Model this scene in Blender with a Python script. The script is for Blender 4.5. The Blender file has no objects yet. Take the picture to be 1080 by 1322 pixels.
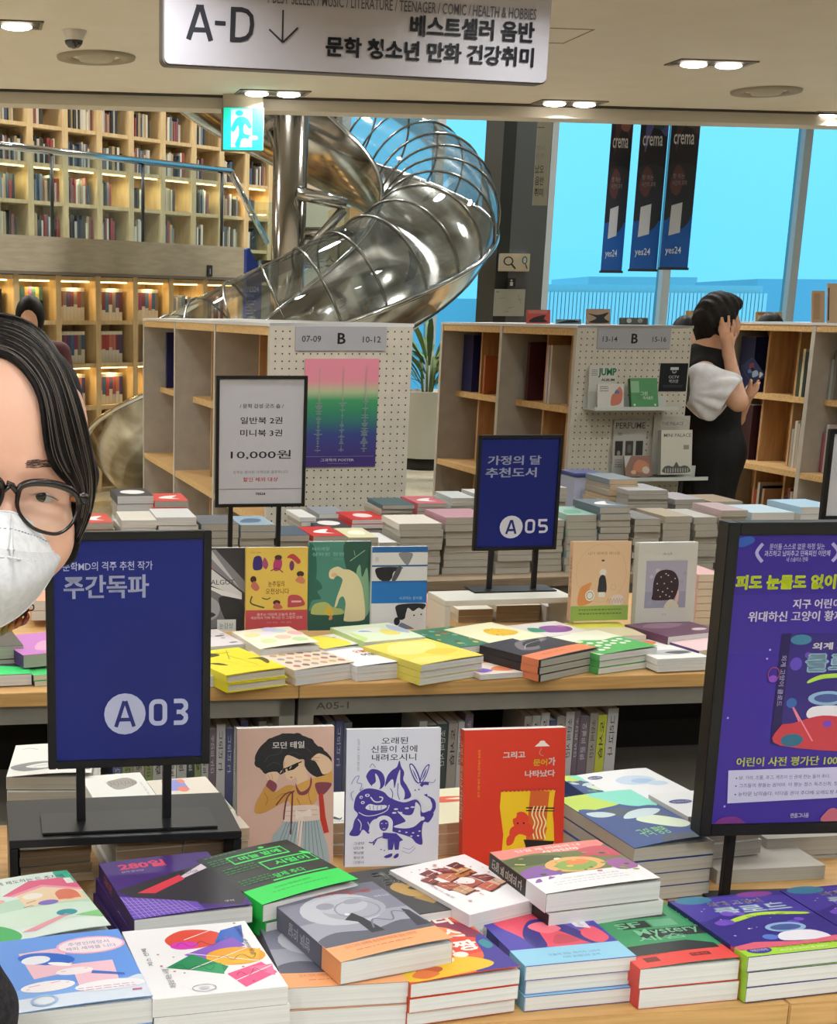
import bpy, bmesh, math, random
import numpy as np
from mathutils import Vector, Matrix
from mathutils.geometry import tessellate_polygon
random.seed(7)
PI = math.pi
sc = bpy.context.scene
COL = sc.collection

# ------------------------------------------------------------------ camera
PX, CY, F, CAMH = 230.0, 880.0, 1850.0, 1.57      # principal point, focal length (px of 1080x1322), eye height
def _basis():
    p1 = Vector((0, 400 + .007 * PX - CY, F)); p2 = Vector((1000, 400 + .007 * (PX + 1000) - CY, F))
    n = p1.cross(p2).normalized()
    if n.y < 0: n = -n
    fw = (Vector((0, 0, 1)) - n * n.z).normalized()
    return n.cross(fw), fw, n
RT, FW, DN = _basis()
def ray(x, y):
    d = Vector((x - PX, y - CY, F)); return Vector((d.dot(RT), d.dot(FW), -d.dot(DN)))
def G(x, y, z):
    d = ray(x, y); return d * ((z - CAMH) / d.z) + Vector((0, 0, CAMH))
def D(x, y, Y):
    d = ray(x, y); return d * (Y / d.y) + Vector((0, 0, CAMH))
cam = bpy.data.objects.new('camera', bpy.data.cameras.new('camera')); COL.objects.link(cam)
cam.location = (0, 0, CAMH)
# camera axes in world: image right, image up, backward
ex = Vector((RT.x, FW.x, -DN.x)); ey = Vector((RT.y, FW.y, -DN.y)); ez = Vector((RT.z, FW.z, -DN.z))
cam.matrix_world = Matrix.Translation((0, 0, CAMH)) @ Matrix((( ex.x, -ey.x, -ez.x), (ex.y, -ey.y, -ez.y), (ex.z, -ey.z, -ez.z))).to_4x4()
cam.data.sensor_fit = 'HORIZONTAL'; cam.data.sensor_width = 36
cam.data.lens = F / 1080 * 36
cam.data.shift_x = (540 - PX) / 1080; cam.data.shift_y = (CY - 661) / 1080
cam.data.clip_start = .02; cam.data.clip_end = 400
sc.camera = cam

# ------------------------------------------------------------------ sky, exposure
def lin(h):
    h = h.lstrip('#'); c = [int(h[i:i + 2], 16) / 255 for i in (0, 2, 4)]
    return tuple(v / 12.92 if v < .04045 else ((v + .055) / 1.055) ** 2.4 for v in c) + (1,)
w = bpy.data.worlds.new('sky'); sc.world = w; w.use_nodes = True
nt = w.node_tree; nt.nodes.clear()
o_ = nt.nodes.new('ShaderNodeOutputWorld'); b_ = nt.nodes.new('ShaderNodeBackground')
tc = nt.nodes.new('ShaderNodeTexCoord'); sp = nt.nodes.new('ShaderNodeSeparateXYZ'); cr = nt.nodes.new('ShaderNodeValToRGB')
nt.links.new(tc.outputs['Generated'], sp.inputs[0]); nt.links.new(sp.outputs[2], cr.inputs[0])
cr.color_ramp.elements[0].position = 0; cr.color_ramp.elements[0].color = lin('#cbe8ff')
cr.color_ramp.elements[1].position = .25; cr.color_ramp.elements[1].color = lin('#f2fcff')
nt.links.new(cr.outputs[0], b_.inputs[0]); b_.inputs[1].default_value = 1.3
nt.links.new(b_.outputs[0], o_.inputs[0])
sc.view_settings.view_transform = 'Standard'; sc.view_settings.look = 'None'
sc.view_settings.gamma = 1; sc.view_settings.use_curve_mapping = False
sc.view_settings.exposure = 0.05
sc.cycles.max_bounces = 8; sc.cycles.transparent_max_bounces = 16
sc.cycles.sample_clamp_indirect = 6

# ------------------------------------------------------------------ room frame (rotated 8.3 degrees from the camera heading)
ROT = math.radians(8.3)
E1 = Vector((math.cos(ROT), math.sin(ROT), 0)); E2 = Vector((-math.sin(ROT), math.cos(ROT), 0))
def RM(origin, rot=ROT): return Matrix.Translation(origin) @ Matrix.Rotation(rot, 4, 'Z')
def to_room(p): return (p.x * E1.x + p.y * E1.y, p.x * E2.x + p.y * E2.y)
def from_room(u, v, z=0): return E1 * u + E2 * v + Vector((0, 0, z))

# ------------------------------------------------------------------ materials
_m = {}
def mat(hexc, rough=.6, metal=0, spec=.4, emit=0):
    k = (hexc, rough, metal, spec, emit)
    if k in _m: return _m[k]
    m = bpy.data.materials.new('paint_' + hexc.lstrip('#')); m.use_nodes = True
    b = m.node_tree.nodes['Principled BSDF']
    b.inputs['Base Color'].default_value = tuple(v * .8 for v in lin(hexc)[:3]) + (1,) if not emit else lin(hexc); b.inputs['Roughness'].default_value = rough
    b.inputs['Metallic'].default_value = metal; b.inputs['Specular IOR Level'].default_value = spec
    if emit:
        b.inputs['Emission Color'].default_value = lin(hexc); b.inputs['Emission Strength'].default_value = emit
    _m[k] = m; return m
def noise_mat(name, c1, c2, scale=(1, 1, 1), detail=4, rough=.6, bump=0, metal=0, spec=.4, lo=.35, hi=.65, nscale=5):
    if name in _m: return _m[name]
    m = bpy.data.materials.new(name); m.use_nodes = True; nt = m.node_tree; b = nt.nodes['Principled BSDF']
    t = nt.nodes.new('ShaderNodeTexCoord'); mp = nt.nodes.new('ShaderNodeMapping'); n = nt.nodes.new('ShaderNodeTexNoise'); r = nt.nodes.new('ShaderNodeValToRGB')
    mp.inputs['Scale'].default_value = scale; n.inputs['Scale'].default_value = nscale; n.inputs['Detail'].default_value = detail
    nt.links.new(t.outputs['Object'], mp.inputs[0]); nt.links.new(mp.outputs[0], n.inputs[0]); nt.links.new(n.outputs[0], r.inputs[0])
    r.color_ramp.elements[0].position = lo; r.color_ramp.elements[0].color = lin(c1)
    r.color_ramp.elements[1].position = hi; r.color_ramp.elements[1].color = lin(c2)
    nt.links.new(r.outputs[0], b.inputs['Base Color']); b.inputs['Roughness'].default_value = rough
    b.inputs['Metallic'].default_value = metal; b.inputs['Specular IOR Level'].default_value = spec
    if bump:
        bp = nt.nodes.new('ShaderNodeBump'); bp.inputs['Strength'].default_value = bump; bp.inputs['Distance'].default_value = .002
        nt.links.new(n.outputs[0], bp.inputs['Height']); nt.links.new(bp.outputs[0], b.inputs['Normal'])
    _m[name] = m; return m
def glass_mat(name, tint, refl=.08, rough=0.0):
    m = bpy.data.materials.new(name); m.use_nodes = True; nt = m.node_tree; nt.nodes.clear()
    o = nt.nodes.new('ShaderNodeOutputMaterial'); mx = nt.nodes.new('ShaderNodeMixShader'); tr = nt.nodes.new('ShaderNodeBsdfTransparent'); gl = nt.nodes.new('ShaderNodeBsdfGlossy')
    fr = nt.nodes.new('ShaderNodeLayerWeight'); fr.inputs[0].default_value = .25; ad = nt.nodes.new('ShaderNodeMath'); ad.operation = 'MULTIPLY_ADD'
    ad.inputs[1].default_value = .6; ad.inputs[2].default_value = refl
    nt.links.new(fr.outputs['Fresnel'], ad.inputs[0]); nt.links.new(ad.outputs[0], mx.inputs[0])
    tr.inputs[0].default_value = lin(tint); gl.inputs['Roughness'].default_value = rough; gl.inputs[0].default_value = (.9, .95, 1, 1)
    nt.links.new(tr.outputs[0], mx.inputs[1]); nt.links.new(gl.outputs[0], mx.inputs[2]); nt.links.new(mx.outputs[0], o.inputs[0])
    return m
def page_mat(name, c):
    if name in _m: return _m[name]
    m = bpy.data.materials.new(name); m.use_nodes = True; nt = m.node_tree; b = nt.nodes['Principled BSDF']
    t = nt.nodes.new('ShaderNodeTexCoord'); mp = nt.nodes.new('ShaderNodeMapping'); mp.inputs['Scale'].default_value = (3, 3, 900)
    n = nt.nodes.new('ShaderNodeTexNoise'); n.inputs['Scale'].default_value = 1; n.inputs['Detail'].default_value = 2
    nt.links.new(t.outputs['Object'], mp.inputs[0]); nt.links.new(mp.outputs[0], n.inputs[0])
    r = nt.nodes.new('ShaderNodeValToRGB'); cc = lin(c)
    r.color_ramp.elements[0].position = .3; r.color_ramp.elements[0].color = tuple(v * .84 for v in cc[:3]) + (1,)
    r.color_ramp.elements[1].position = .6; r.color_ramp.elements[1].color = cc
    nt.links.new(n.outputs[0], r.inputs[0]); nt.links.new(r.outputs[0], b.inputs['Base Color']); b.inputs['Roughness'].default_value = .8
    _m[name] = m; return m
PAGE_W = page_mat('pages_white', '#cfd0cf'); PAGE_C = page_mat('pages_cream', '#cdc6b4'); PAGE_G = page_mat('pages_grey', '#a8a59b'); PAGE_B = page_mat('pages_tan', '#b8a184')
WOOD = noise_mat('birch_wood', '#c39a60', '#d9b580', (1.2, 14, 14), 5, .5)
WOODF = noise_mat('oak_edge', '#b08a54', '#c49a62', (1.5, 20, 30), 5, .45)
WOODD = noise_mat('shelf_back_wood', '#a88156', '#bf976a', (8, 8, 1), 4, .55)
LAM = noise_mat('grey_laminate', '#aaa49a', '#b4aea4', (3, 3, 3), 3, .6)
LAMW = noise_mat('cream_laminate', '#b3ad9f', '#bdb7a9', (3, 3, 3), 3, .5)
BLK = mat('#0c0c0f', .45); STEEL = mat('#d8dadc', .13, 1)

# ------------------------------------------------------------------ mesh helpers
class MB:
    def __init__(s): s.v = []; s.f = []; s.mi = []; s.mats = []; s.smooth = []
    def mid(s, m):
        if m not in s.mats: s.mats.append(m)
        return s.mats.index(m)
    def add(s, vs, fs, m, smooth=False):
        o = len(s.v); s.v += [tuple(v) for v in vs]; i = s.mid(m)
        for f in fs: s.f.append(tuple(o + k for k in f)); s.mi.append(i); s.smooth.append(smooth)
        return s
    def box(s, x0, x1, y0, y1, z0, z1, m):
        return s.add([(x0, y0, z0), (x1, y0, z0), (x1, y1, z0), (x0, y1, z0), (x0, y0, z1), (x1, y0, z1), (x1, y1, z1), (x0, y1, z1)],
              [(3, 2, 1, 0), (4, 5, 6, 7), (0, 1, 5, 4), (1, 2, 6, 5), (2, 3, 7, 6), (3, 0, 4, 7)], m)
    def rbox(s, x0, x1, y0, y1, z0, z1, m, b=.002):
        bm = bmesh.new(); bmesh.ops.create_cube(bm, size=1)
        for v in bm.verts: v.co = Vector(((x0 + x1) / 2 + v.co.x * (x1 - x0), (y0 + y1) / 2 + v.co.y * (y1 - y0), (z0 + z1) / 2 + v.co.z * (z1 - z0)))
        bmesh.ops.bevel(bm, geom=bm.edges[:], offset=b, segments=2, affect='EDGES')
        bm.verts.index_update(); s.add([v.co[:] for v in bm.verts], [[v.index for v in f.verts] for f in bm.faces], m); bm.free(); return s
    def tube(s, pts, r, m, n=10, caps=True, closed=False):
        pts = [Vector(p) for p in pts]; N = len(pts); rs = r if isinstance(r, (list, tuple)) else [r] * N
        rings = []; up = None
        for i, p in enumerate(pts):
            if closed: t = pts[(i + 1) % N] - pts[i - 1]
            else: t = pts[min(i + 1, N - 1)] - pts[max(i - 1, 0)]
            t.normalize()
            if up is None:
                up = Vector((0, 0, 1)) if abs(t.z) < .9 else Vector((1, 0, 0))
            a = t.cross(up).normalized(); b2 = a.cross(t).normalized(); up = b2
            rings.append([p + (a * math.cos(2 * PI * k / n) + b2 * math.sin(2 * PI * k / n)) * rs[i] for k in range(n)])
        vs = [v for rg in rings for v in rg]; fs = []
        for i in range(N if closed else N - 1):
            j = (i + 1) % N
            for k in range(n): fs.append((i * n + k, i * n + (k + 1) % n, j * n + (k + 1) % n, j * n + k))
        if caps and not closed: fs.append(tuple(range(n))[::-1]); fs.append(tuple((N - 1) * n + k for k in range(n)))
        return s.add(vs, fs, m, True)
    def ball(s, c, r, m, n=16):
        r = r if isinstance(r, (tuple, list, Vector)) else (r, r, r)
        vs = []; fs = []; h = n // 2
        for i in range(h + 1):
            th = PI * i / h
            for k in range(n): vs.append((c[0] + r[0] * math.sin(th) * math.cos(2 * PI * k / n), c[1] + r[1] * math.sin(th) * math.sin(2 * PI * k / n), c[2] + r[2] * math.cos(th)))
        for i in range(h):
            for k in range(n): fs.append((i * n + k, (i + 1) * n + k, (i + 1) * n + (k + 1) % n, i * n + (k + 1) % n))
        return s.add(vs, fs, m, True)
    def lathe(s, prof, m, c=(0, 0, 0), n=24):
        vs = []; fs = []
        for (r, z) in prof:
            for k in range(n): vs.append((c[0] + r * math.cos(2 * PI * k / n), c[1] + r * math.sin(2 * PI * k / n), c[2] + z))
        for i in range(len(prof) - 1):
            for k in range(n): fs.append((i * n + k, i * n + (k + 1) % n, (i + 1) * n + (k + 1) % n, (i + 1) * n + k))
        return s.add(vs, fs, m, True)
    def mesh(s, name):
        me = bpy.data.meshes.new(name); me.from_pydata(s.v, [], s.f)
        for m in s.mats: me.materials.append(m)
        me.polygons.foreach_set('material_index', s.mi); me.polygons.foreach_set('use_smooth', s.smooth)
        me.update(); return me
    def build(s, name, parent=None, mw=None, **kw):
        o = bpy.data.objects.new(name, s.mesh(name)); COL.objects.link(o)
        if parent: o.parent = parent
        if mw is not None: o.matrix_local = mw
        return props(o, **kw)
def props(o, label=None, cat=None, group=None, kind=None):
    if label: o['label'] = label
    if cat: o['category'] = cat
    if group: o['group'] = group
    if kind: o['kind'] = kind
    return o
def empty(name, mw, label, cat, group=None, kind=None):
    o = bpy.data.objects.new(name, None); COL.objects.link(o); o.empty_display_size = .05
    o.matrix_world = mw; return props(o, label, cat, group, kind)
def dup_tree(o, parent=None):
    kids = [c for c in o.children]
    c = o.copy(); COL.objects.link(c); c.parent = parent
    for k in kids:
        kc = dup_tree(k, c); kc.matrix_local = k.matrix_local
    return c

# ------------------------------------------------------------------ flat print: shapes in percent of the printed face
_txt = {}
# each new Hangul glyph costs .15 s to load, so print too small to read in the photograph is set with the glyphs of the legible titles
CORE = '주간독파문학의격추천작가정달도서일반북권미니원피눈물없이지구어린들위대하신고양황제를두외계클로드그리나타났다모던테래된섬에내려오시귀는밤마늘밭멀스콰세짱베트셀러음청소년만화건강취할인상감성굿즈숍사전평단명력과'
def text_mesh(s_, bold=0):
    s_ = ''.join(c if not ('가' <= c <= '힣') or c in CORE else CORE[(ord(c) * 7) % len(CORE)] for c in s_)
    k = (s_, bold)
    if k in _txt: return _txt[k]
    cu = bpy.data.curves.new('t', 'FONT'); cu.body = s_; cu.resolution_u = 2; cu.offset = min(bold, 2) * .008; cu.size = 1
    ob = bpy.data.objects.new('t', cu); me = bpy.data.meshes.new_from_object(ob)
    V = [tuple(v.co[:2]) for v in me.vertices]; Fs = [tuple(p.vertices) for p in me.polygons]
    bpy.data.objects.remove(ob); bpy.data.curves.remove(cu); bpy.data.meshes.remove(me)
    if bold > 1:      # heavier strokes: overlaid shifted copies
        V0, F0 = V, Fs; V = []; Fs = []; d = .011 * (bold - 1)
        for dx, dy in ((-d, 0), (d, 0), (0, -d), (0, d)) if bold > 2 else ((-d, 0), (d, 0)):
            o = len(V); V += [(x + dx, y + dy) for x, y in V0]; Fs += [tuple(o + q for q in f) for f in F0]
    xs = [v[0] for v in V] or [0, 1]; ys = [v[1] for v in V] or [0, 1]
    x0, x1, y0, y1 = min(xs), max(xs), min(ys), max(ys)
    V = [((x - x0) / max(x1 - x0, 1e-6), (y - y0) / max(y1 - y0, 1e-6)) for x, y in V]
    _txt[k] = (V, Fs); return _txt[k]
def smooth_pts(p, closed=True, n=5):
    N = len(p); out = []
    rng = range(N) if closed else range(N - 1)
    for i in rng:
        if closed: a, b, c, d = p[i - 1], p[i], p[(i + 1) % N], p[(i + 2) % N]
        else: a, b, c, d = p[max(i - 1, 0)], p[i], p[i + 1], p[min(i + 2, N - 1)]
        for k in range(n):
            t = k / n
            out.append(tuple(.5 * ((2 * b[j]) + (-a[j] + c[j]) * t + (2 * a[j] - 5 * b[j] + 4 * c[j] - d[j]) * t * t + (-a[j] + 3 * b[j] - 3 * c[j] + d[j]) * t ** 3) for j in range(len(p[0]))))
    if not closed: out.append(p[-1])
    return out
def art(mb, els, W, H, place, step=2e-5, base=2.5e-4, rough=.45, cut=0, emit=0, clamp=True):
    """place(x, y, h) -> 3d point; els drawn in order, each a hair above the last"""
    for i, e in enumerate(els):
        k = e[0]; M = mat(e[1], rough, emit=emit); h = base + i * step
        if k in 'pbe r':
            if k == 'e':
                cx, cy, rx, ry = e[2:6]; a = math.radians(e[6]) if len(e) > 6 else 0
                pts = [(cx + rx * math.cos(t) * math.cos(a) - ry * math.sin(t) * math.sin(a), cy + rx * math.cos(t) * math.sin(a) * W / H + ry * math.sin(t) * math.cos(a)) for t in [2 * PI * q / 20 for q in range(20)]]
            elif k == 'r': x0, y0, x1, y1 = e[2:6]; pts = [(x0, y0), (x1, y0), (x1, y1), (x0, y1)]
            elif k == 'b': pts = smooth_pts(e[2]); pts = [(min(max(x, .2), 99.8), min(max(y, .2), 99.8)) for x, y in pts] if clamp else pts
            else: pts = e[2]
            if cut and k == 'r':      # gridded so it can follow a curled cover
                x0, y0, x1, y1 = e[2:6]; nx = 8; ny = 10; vs = []; fs = []
                for a_ in range(nx + 1):
                    for b2 in range(ny + 1): vs.append(place((x0 + (x1 - x0) * a_ / nx) / 100 * W, (y0 + (y1 - y0) * b2 / ny) / 100 * H, h))
                for a_ in range(nx):
                    for b2 in range(ny): q = a_ * (ny + 1) + b2; fs.append((q, q + ny + 1, q + ny + 2, q + 1))
                mb.add(vs, fs, M); continue
            if cut:
                bm = bmesh.new(); vv = [bm.verts.new((x, y, 0)) for x, y in pts]
                tr = tessellate_polygon([[Vector((x, y, 0)) for x, y in pts]])
                for t in tr:
                    try: bm.faces.new([vv[q] for q in t])
                    except ValueError: pass
                for c in range(10, 100, 10):
                    bmesh.ops.bisect_plane(bm, geom=bm.verts[:] + bm.edges[:] + bm.faces[:], plane_co=(0, c, 0), plane_no=(0, 1, 0))
                    if cut > 1: bmesh.ops.bisect_plane(bm, geom=bm.verts[:] + bm.edges[:] + bm.faces[:], plane_co=(c, 0, 0), plane_no=(1, 0, 0))
                bm.verts.index_update(); bmesh.ops.recalc_face_normals(bm, faces=bm.faces[:])
                mb.add([place(v.co.x / 100 * W, v.co.y / 100 * H, h) for v in bm.verts], [[v.index for v in f.verts] for f in bm.faces], M); bm.free(); continue
            tr = tessellate_polygon([[Vector((x, y, 0)) for x, y in pts]])
            mb.add([place(x / 100 * W, y / 100 * H, h) for x, y in pts], tr, M)
        elif k in 'ls':
            wd, pts = e[2], e[3]; wd = wd / 100 * W / 2
            if k == 's': pts = smooth_pts(pts, False)
            P2 = [Vector((x / 100 * W, y / 100 * H)) for x, y in pts]; L = []; R_ = []
            for q, p in enumerate(P2):
                t = P2[min(q + 1, len(P2) - 1)] - P2[max(q - 1, 0)]
                nn = Vector((-t.y, t.x)).normalized() * wd if t.length > 0 else Vector((wd, 0))
                L.append(p + nn); R_.append(p - nn)
            vs = [place(p.x, p.y, h) for p in L + R_]; n = len(P2)
            mb.add(vs, [(q + n, q + 1 + n, q + 1, q) for q in range(n - 1)], M)
        elif k == 'o':
            cx, cy, rx, ry, wd = e[2:7]; n = 20; vs = []
            for s_ in (0, 1):
                for q in range(n):
                    t = 2 * PI * q / n; vs.append(place((cx + (rx - s_ * wd) * math.cos(t)) / 100 * W, (cy + (ry - s_ * wd * W / H) * math.sin(t)) / 100 * H, h))
            mb.add(vs, [(q, (q + 1) % n, n + (q + 1) % n, n + q) for q in range(n)], M)
        elif k == 't':      # text stretched into a box; optional bold, optional turn (quarter turns)
            s_, x0, y0, x1, y1 = e[2:7]; bold = e[7] if len(e) > 7 else 0; turn = e[8] if len(e) > 8 else 0
            V, Fs = text_mesh(s_, bold); q = []
            for (u, v) in V:
                if turn == 1: u, v = 1 - v, u
                elif turn == 3: u, v = v, 1 - u
                q.append(place((x0 + (x1 - x0) * u) / 100 * W, (y0 + (y1 - y0) * v) / 100 * H, h))
            mb.add(q, Fs, M)
    return mb

def glyph(ch, col, x0, y0, x1, y1, w, asp=1.0):
    """squared sans letter as strokes in the box; w = stroke width, asp = H/W of the face (to round the corners evenly)"""
    X = lambda u: x0 + (x1 - x0) * u; Y = lambda v: y0 + (y1 - y0) * v; h = w / 2; hy = h / asp
    a, b, c, d = x0 + h, x1 - h, y0 + hy, y1 - hy; r = (x1 - x0) * .28; ry = r / asp; m = (y0 + y1) / 2
    def arc(cx, cy, q0, q1): return [(cx + r * math.cos(math.radians(q0 + (q1 - q0) * k / 6)), cy + ry * math.sin(math.radians(q0 + (q1 - q0) * k / 6))) for k in range(7)]
    if ch == '0': L = [arc(b - r, d - ry, 0, 90) + arc(a + r, d - ry, 90, 180) + arc(a + r, c + ry, 180, 270) + arc(b - r, c + ry, 270, 360) + [(b, d - ry)]]
    elif ch == 'O': L = []
    elif ch == '3': L = [[(a, d)] + arc(b - r, d - ry, 90, 0) + [(b, m + ry * .8), (b - r * .8, m)] + [(a + r * .6, m)], [(b - r * .9, m), (b, m - ry * .8)] + arc(b - r, c + ry, 0, -90) + [(a, c)]]
    elif ch == '5': L = [[(b, d), (a, d)], [(a, d + hy), (a, m)], [(a, m + hy * .2)] + arc(b - r, m + hy * .2 - ry, 90, 0) + arc(b - r, c + ry, 0, -90) + [(a, c)]]
    elif ch == 'A': L = [[(X(0) + h, y0), (X(.5) - h * .3, y1)], [(X(1) - h, y0), (X(.5) + h * .3, y1)], [(X(.22), Y(.28)), (X(.78), Y(.28))], [(X(.5) - h * 1.2, d), (X(.5) + h * 1.2, d)]]
    elif ch == 'D': L = [[(a, y0), (a, y1)], [(x0, d)] + arc(b - r, d - ry, 90, 0) + arc(b - r, c + ry, 0, -90) + [(x0, c)]]
    elif ch == '-': L = [[(x0, m), (x1, m)]]
    return [('l', col, w, l) for l in L]
# ------------------------------------------------------------------ books
def book(mw, W, H, T, label, cat='book', group=None, cover='#e8e8e8', spine=None, pages=PAGE_W, art_=None, spine_art=None, band=None, curl=None, hard=False, rough=.45, name='book', back=None, wavy=0, plain=False):
    """mw puts the book's bottom-left back corner; front cover faces +z at z=T, spine along x=0"""
    root = empty(name, mw, label, cat, group)
    lift = curl or (lambda u, v: 0.0)
    cm = mat(cover, rough); sm = mat(spine, rough) if spine else cm; bk = mat(back, rough) if back else cm
    ct = .0022 if hard else .0007; ov = .003 if hard else 0.0
    mb = MB(); nx, ny = (8, 10) if curl else (1, 1)
    def place(x, y, h): return (x, y, T + h + lift(min(max(x / W, 0), 1), min(max(y / H, 0), 1)))
    vs = []
    for s_ in (0, -ct):
        for i in range(nx + 1):
            for j in range(ny + 1): vs.append(place(W * i / nx, H * j / ny, s_))
    n1 = (nx + 1) * (ny + 1); fs = []
    for i in range(nx):
        for j in range(ny):
            q = i * (ny + 1) + j; fs.append((q, q + ny + 1, q + ny + 2, q + 1)); fs.append(tuple(n1 + t for t in (q + 1, q + ny + 2, q + ny + 1, q)))
    for i in range(nx):
        for j in (0, ny):
            q = i * (ny + 1) + j; r = q + ny + 1; fs.append((q, n1 + q, n1 + r, r) if j == 0 else (r, n1 + r, n1 + q, q))
    for j in range(ny):
        for i in (0, nx):
            q = i * (ny + 1) + j; fs.append((q + 1, n1 + q + 1, n1 + q, q) if i == 0 else (q, n1 + q, n1 + q + 1, q + 1))
    mb.add(vs, fs, cm)
    mb.box(0, W, 0, H, 0, ct, bk); mb.box(0, ct, 0, H, ct, T - ct, sm)
    mb.build('cover', root)
    p = MB(); p.box(ct, W - ov, ov, H - ov, ct * 1.02, T - ct * 1.02, pages)
    if curl and not plain:   # a few pages follow the curled cover
        pass
    p.build('pages', root)
    if band:
        bc, b0, b1 = band[:3]; bb = MB(); bmx = mat(bc, .5); e = .0004
        ya, yb = b0 * H, b1 * H; nn = 8; vs = []
        for i in range(nn + 1):
            x = W * i / nn
            for y in (ya, (ya + yb) / 2, yb): vs.append(place(x, y, e))
        fs = []
        for i in range(nn):
            for j in range(2): q = i * 3 + j; fs.append((q, q + 3, q + 4, q + 1))
        bb.add(vs, fs, bmx); bb.box(-e, 0, ya, yb, -.0, T + e, bmx); bb.box(W, W + e, ya, yb, 0, T + e, bmx)
        if len(band) > 3: art(bb, band[3], W, H, place, base=e + 2e-4)
        bb.build('paper_band', root)
    if art_: art(MB_ := MB(), art_, W, H, place, rough=rough, cut=2 if curl else 0); MB_.build('cover_print', root)
    if spine_art:
        sb = MB(); art(sb, spine_art, T, H, lambda x, y, h: (-h, y, T - x), rough=rough); sb.build('spine_print', root)
    return root
def quad_fit(BL, BR, TL, z):
    a, b, c = G(*BL, z), G(*BR, z), G(*TL, z)
    ux = b - a; W = ux.length; ang = math.atan2(ux.y, ux.x); uy = c - a
    n = Vector((-math.sin(ang), math.cos(ang), 0)); return a, ang, W, abs(uy.dot(n))
ORD = ['top', 'second', 'third', 'fourth', 'fifth', 'sixth', 'seventh', 'eighth', 'ninth', 'tenth', 'eleventh', 'twelfth']
def lay(BL, BR, TL, z, T, desc, n=1, zb=None, Wx=None, Hx=None, jitter=.003, rot=None, **kw):
    """a book lying face up (its cover corners seen at these pixels at height z) over n-1 more of the same"""
    a, ang, W, H = quad_fit(BL, BR, TL, z); W = Wx or W; H = Hx or H
    if rot is not None: ang = math.radians(rot)
    grp = kw.pop('group', None) or ('copies in the stack under the ' + desc if n > 1 else None)
    out = []
    rr = random.Random(hash(desc) % 99991 if False else sum(map(ord, desc)))
    for k in range(n):
        zt = z - T * k; an = ang + (rr.uniform(-1, 1) * .012 if k else 0)
        off = Vector((rr.uniform(-1, 1) * jitter, rr.uniform(-1, 1) * jitter, 0)) if k else Vector((0, 0, 0))
        M = Matrix.Translation((a.x + off.x, a.y + off.y, zt - T + .0004)) @ Matrix.Rotation(an, 4, 'Z')
        k2 = dict(kw)
        if k: k2['curl'] = None; k2['art_'] = None; k2['plain'] = True
        if k and k2.get('band'): k2['band'] = k2['band'][:3]
        lb = desc if k == 0 else '%s book down in the stack topped by the %s' % (ORD[k], desc)
        ws = lb.split()
        out.append(book(M, W, H, T - .0008, ' '.join(ws[:16]), group=grp, **k2))
    return out
# ================================================================== lights the room has, and added ones
CEIL = 2.75
def area(name, p, size, power, col=(.95, .98, 1), spread=150, rot=(0, 0, 0), parent=None):
    l = bpy.data.lights.new(name, 'AREA'); l.shape = 'DISK'; l.size = size; l.energy = power; l.color = col; l.spread = math.radians(spread)
    o = bpy.data.objects.new(name, l); COL.objects.link(o); o.location = p; o.rotation_euler = rot
    if parent: o.parent = parent
    return o
GLOW = mat('#fff6e8', .5, emit=9)
def downlight(p, label, power=16, s=.16, group=None):
    r = empty('downlight', RM(p), label, 'ceiling light', group)
    fr = MB(); a, b2 = s * 1.25, s * .55; fw_ = .012; z0 = -.006
    m1 = mat('#8a7d68', .5)
    fr.box(-a, a, -b2, -b2 + fw_, z0, .0, m1).box(-a, a, b2 - fw_, b2, z0, 0, m1).box(-a, -a + fw_, -b2, b2, z0, 0, m1).box(a - fw_, a, -b2, b2, z0, 0, m1)
    fr.box(-a, a, -b2, b2, -.0025, -.0005, mat('#4a4338', .6)); fr.build('frame', r)
    for sx in (-.45, .45):
        l = MB(); l.ball((sx * a, 0, -.012), (s * .42, s * .3, .014), GLOW, 14); l.build('lamp', r)
    area('lamp_light', (0, 0, -.04), .2, power, parent=r)
# ================================================================== setting
def struct(mb, name, mw=None): return mb.build(name, None, mw, kind='structure')
CEILM = noise_mat('ceiling_paint', '#dacfba', '#ddd3c0', (1, 1, 1), 2, .75)
FLOORM = noise_mat('terrazzo_floor', '#b9b39f', '#cbc6b4', (1, 1, 1), 8, .22, nscale=30)
R0 = RM((0, 0, 0))
eu, ev = to_room(G(540, 131, CEIL))                      # the ceiling ends here and the high hall begins
WV = 17.0                                                  # the window wall
MB_ = MB().box(-9, 13, -4, WV + 1.5, -.1, 0, FLOORM); struct(MB_, 'floor', R0)
struct(MB().box(-9, 13, -4, ev, CEIL, CEIL + .25, CEILM), 'ceiling', R0)
struct(MB().box(-9, 13, ev, ev + .18, CEIL - .07, CEIL + .4, mat('#e0d6c2', .6)), 'trim_1', R0)
struct(MB().box(-9, 13, ev - .035, ev - .012, CEIL - .012, CEIL + .01, mat('#4a4238', .7)), 'trim_2', R0)  # dark strip: the shade of the shadow gap put into its colour
struct(MB().box(-9, 13, ev + .18, WV + 1.5, 6.2, 6.4, mat('#cfcabf', .7)), 'ceiling', R0)
struct(MB().box(-9, 13, -4.2, -4, 0, CEIL + .2, mat('#cfc5b2', .7)), 'wall_back', R0)
struct(MB().box(13, 13.2, -4, WV + 1.5, 0, 6.4, mat('#cfc5b2', .7)), 'wall_right', R0)
struct(MB().box(-9.2, -9, -4, WV + 1.5, 0, 6.4, mat('#cfc5b2', .7)), 'wall_left', R0)
struct(MB().box(-9, 13, ev + .02, ev + .2, CEIL + .4, 6.4, mat('#cfc5b2', .7)), 'wall_front', R0)
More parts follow.
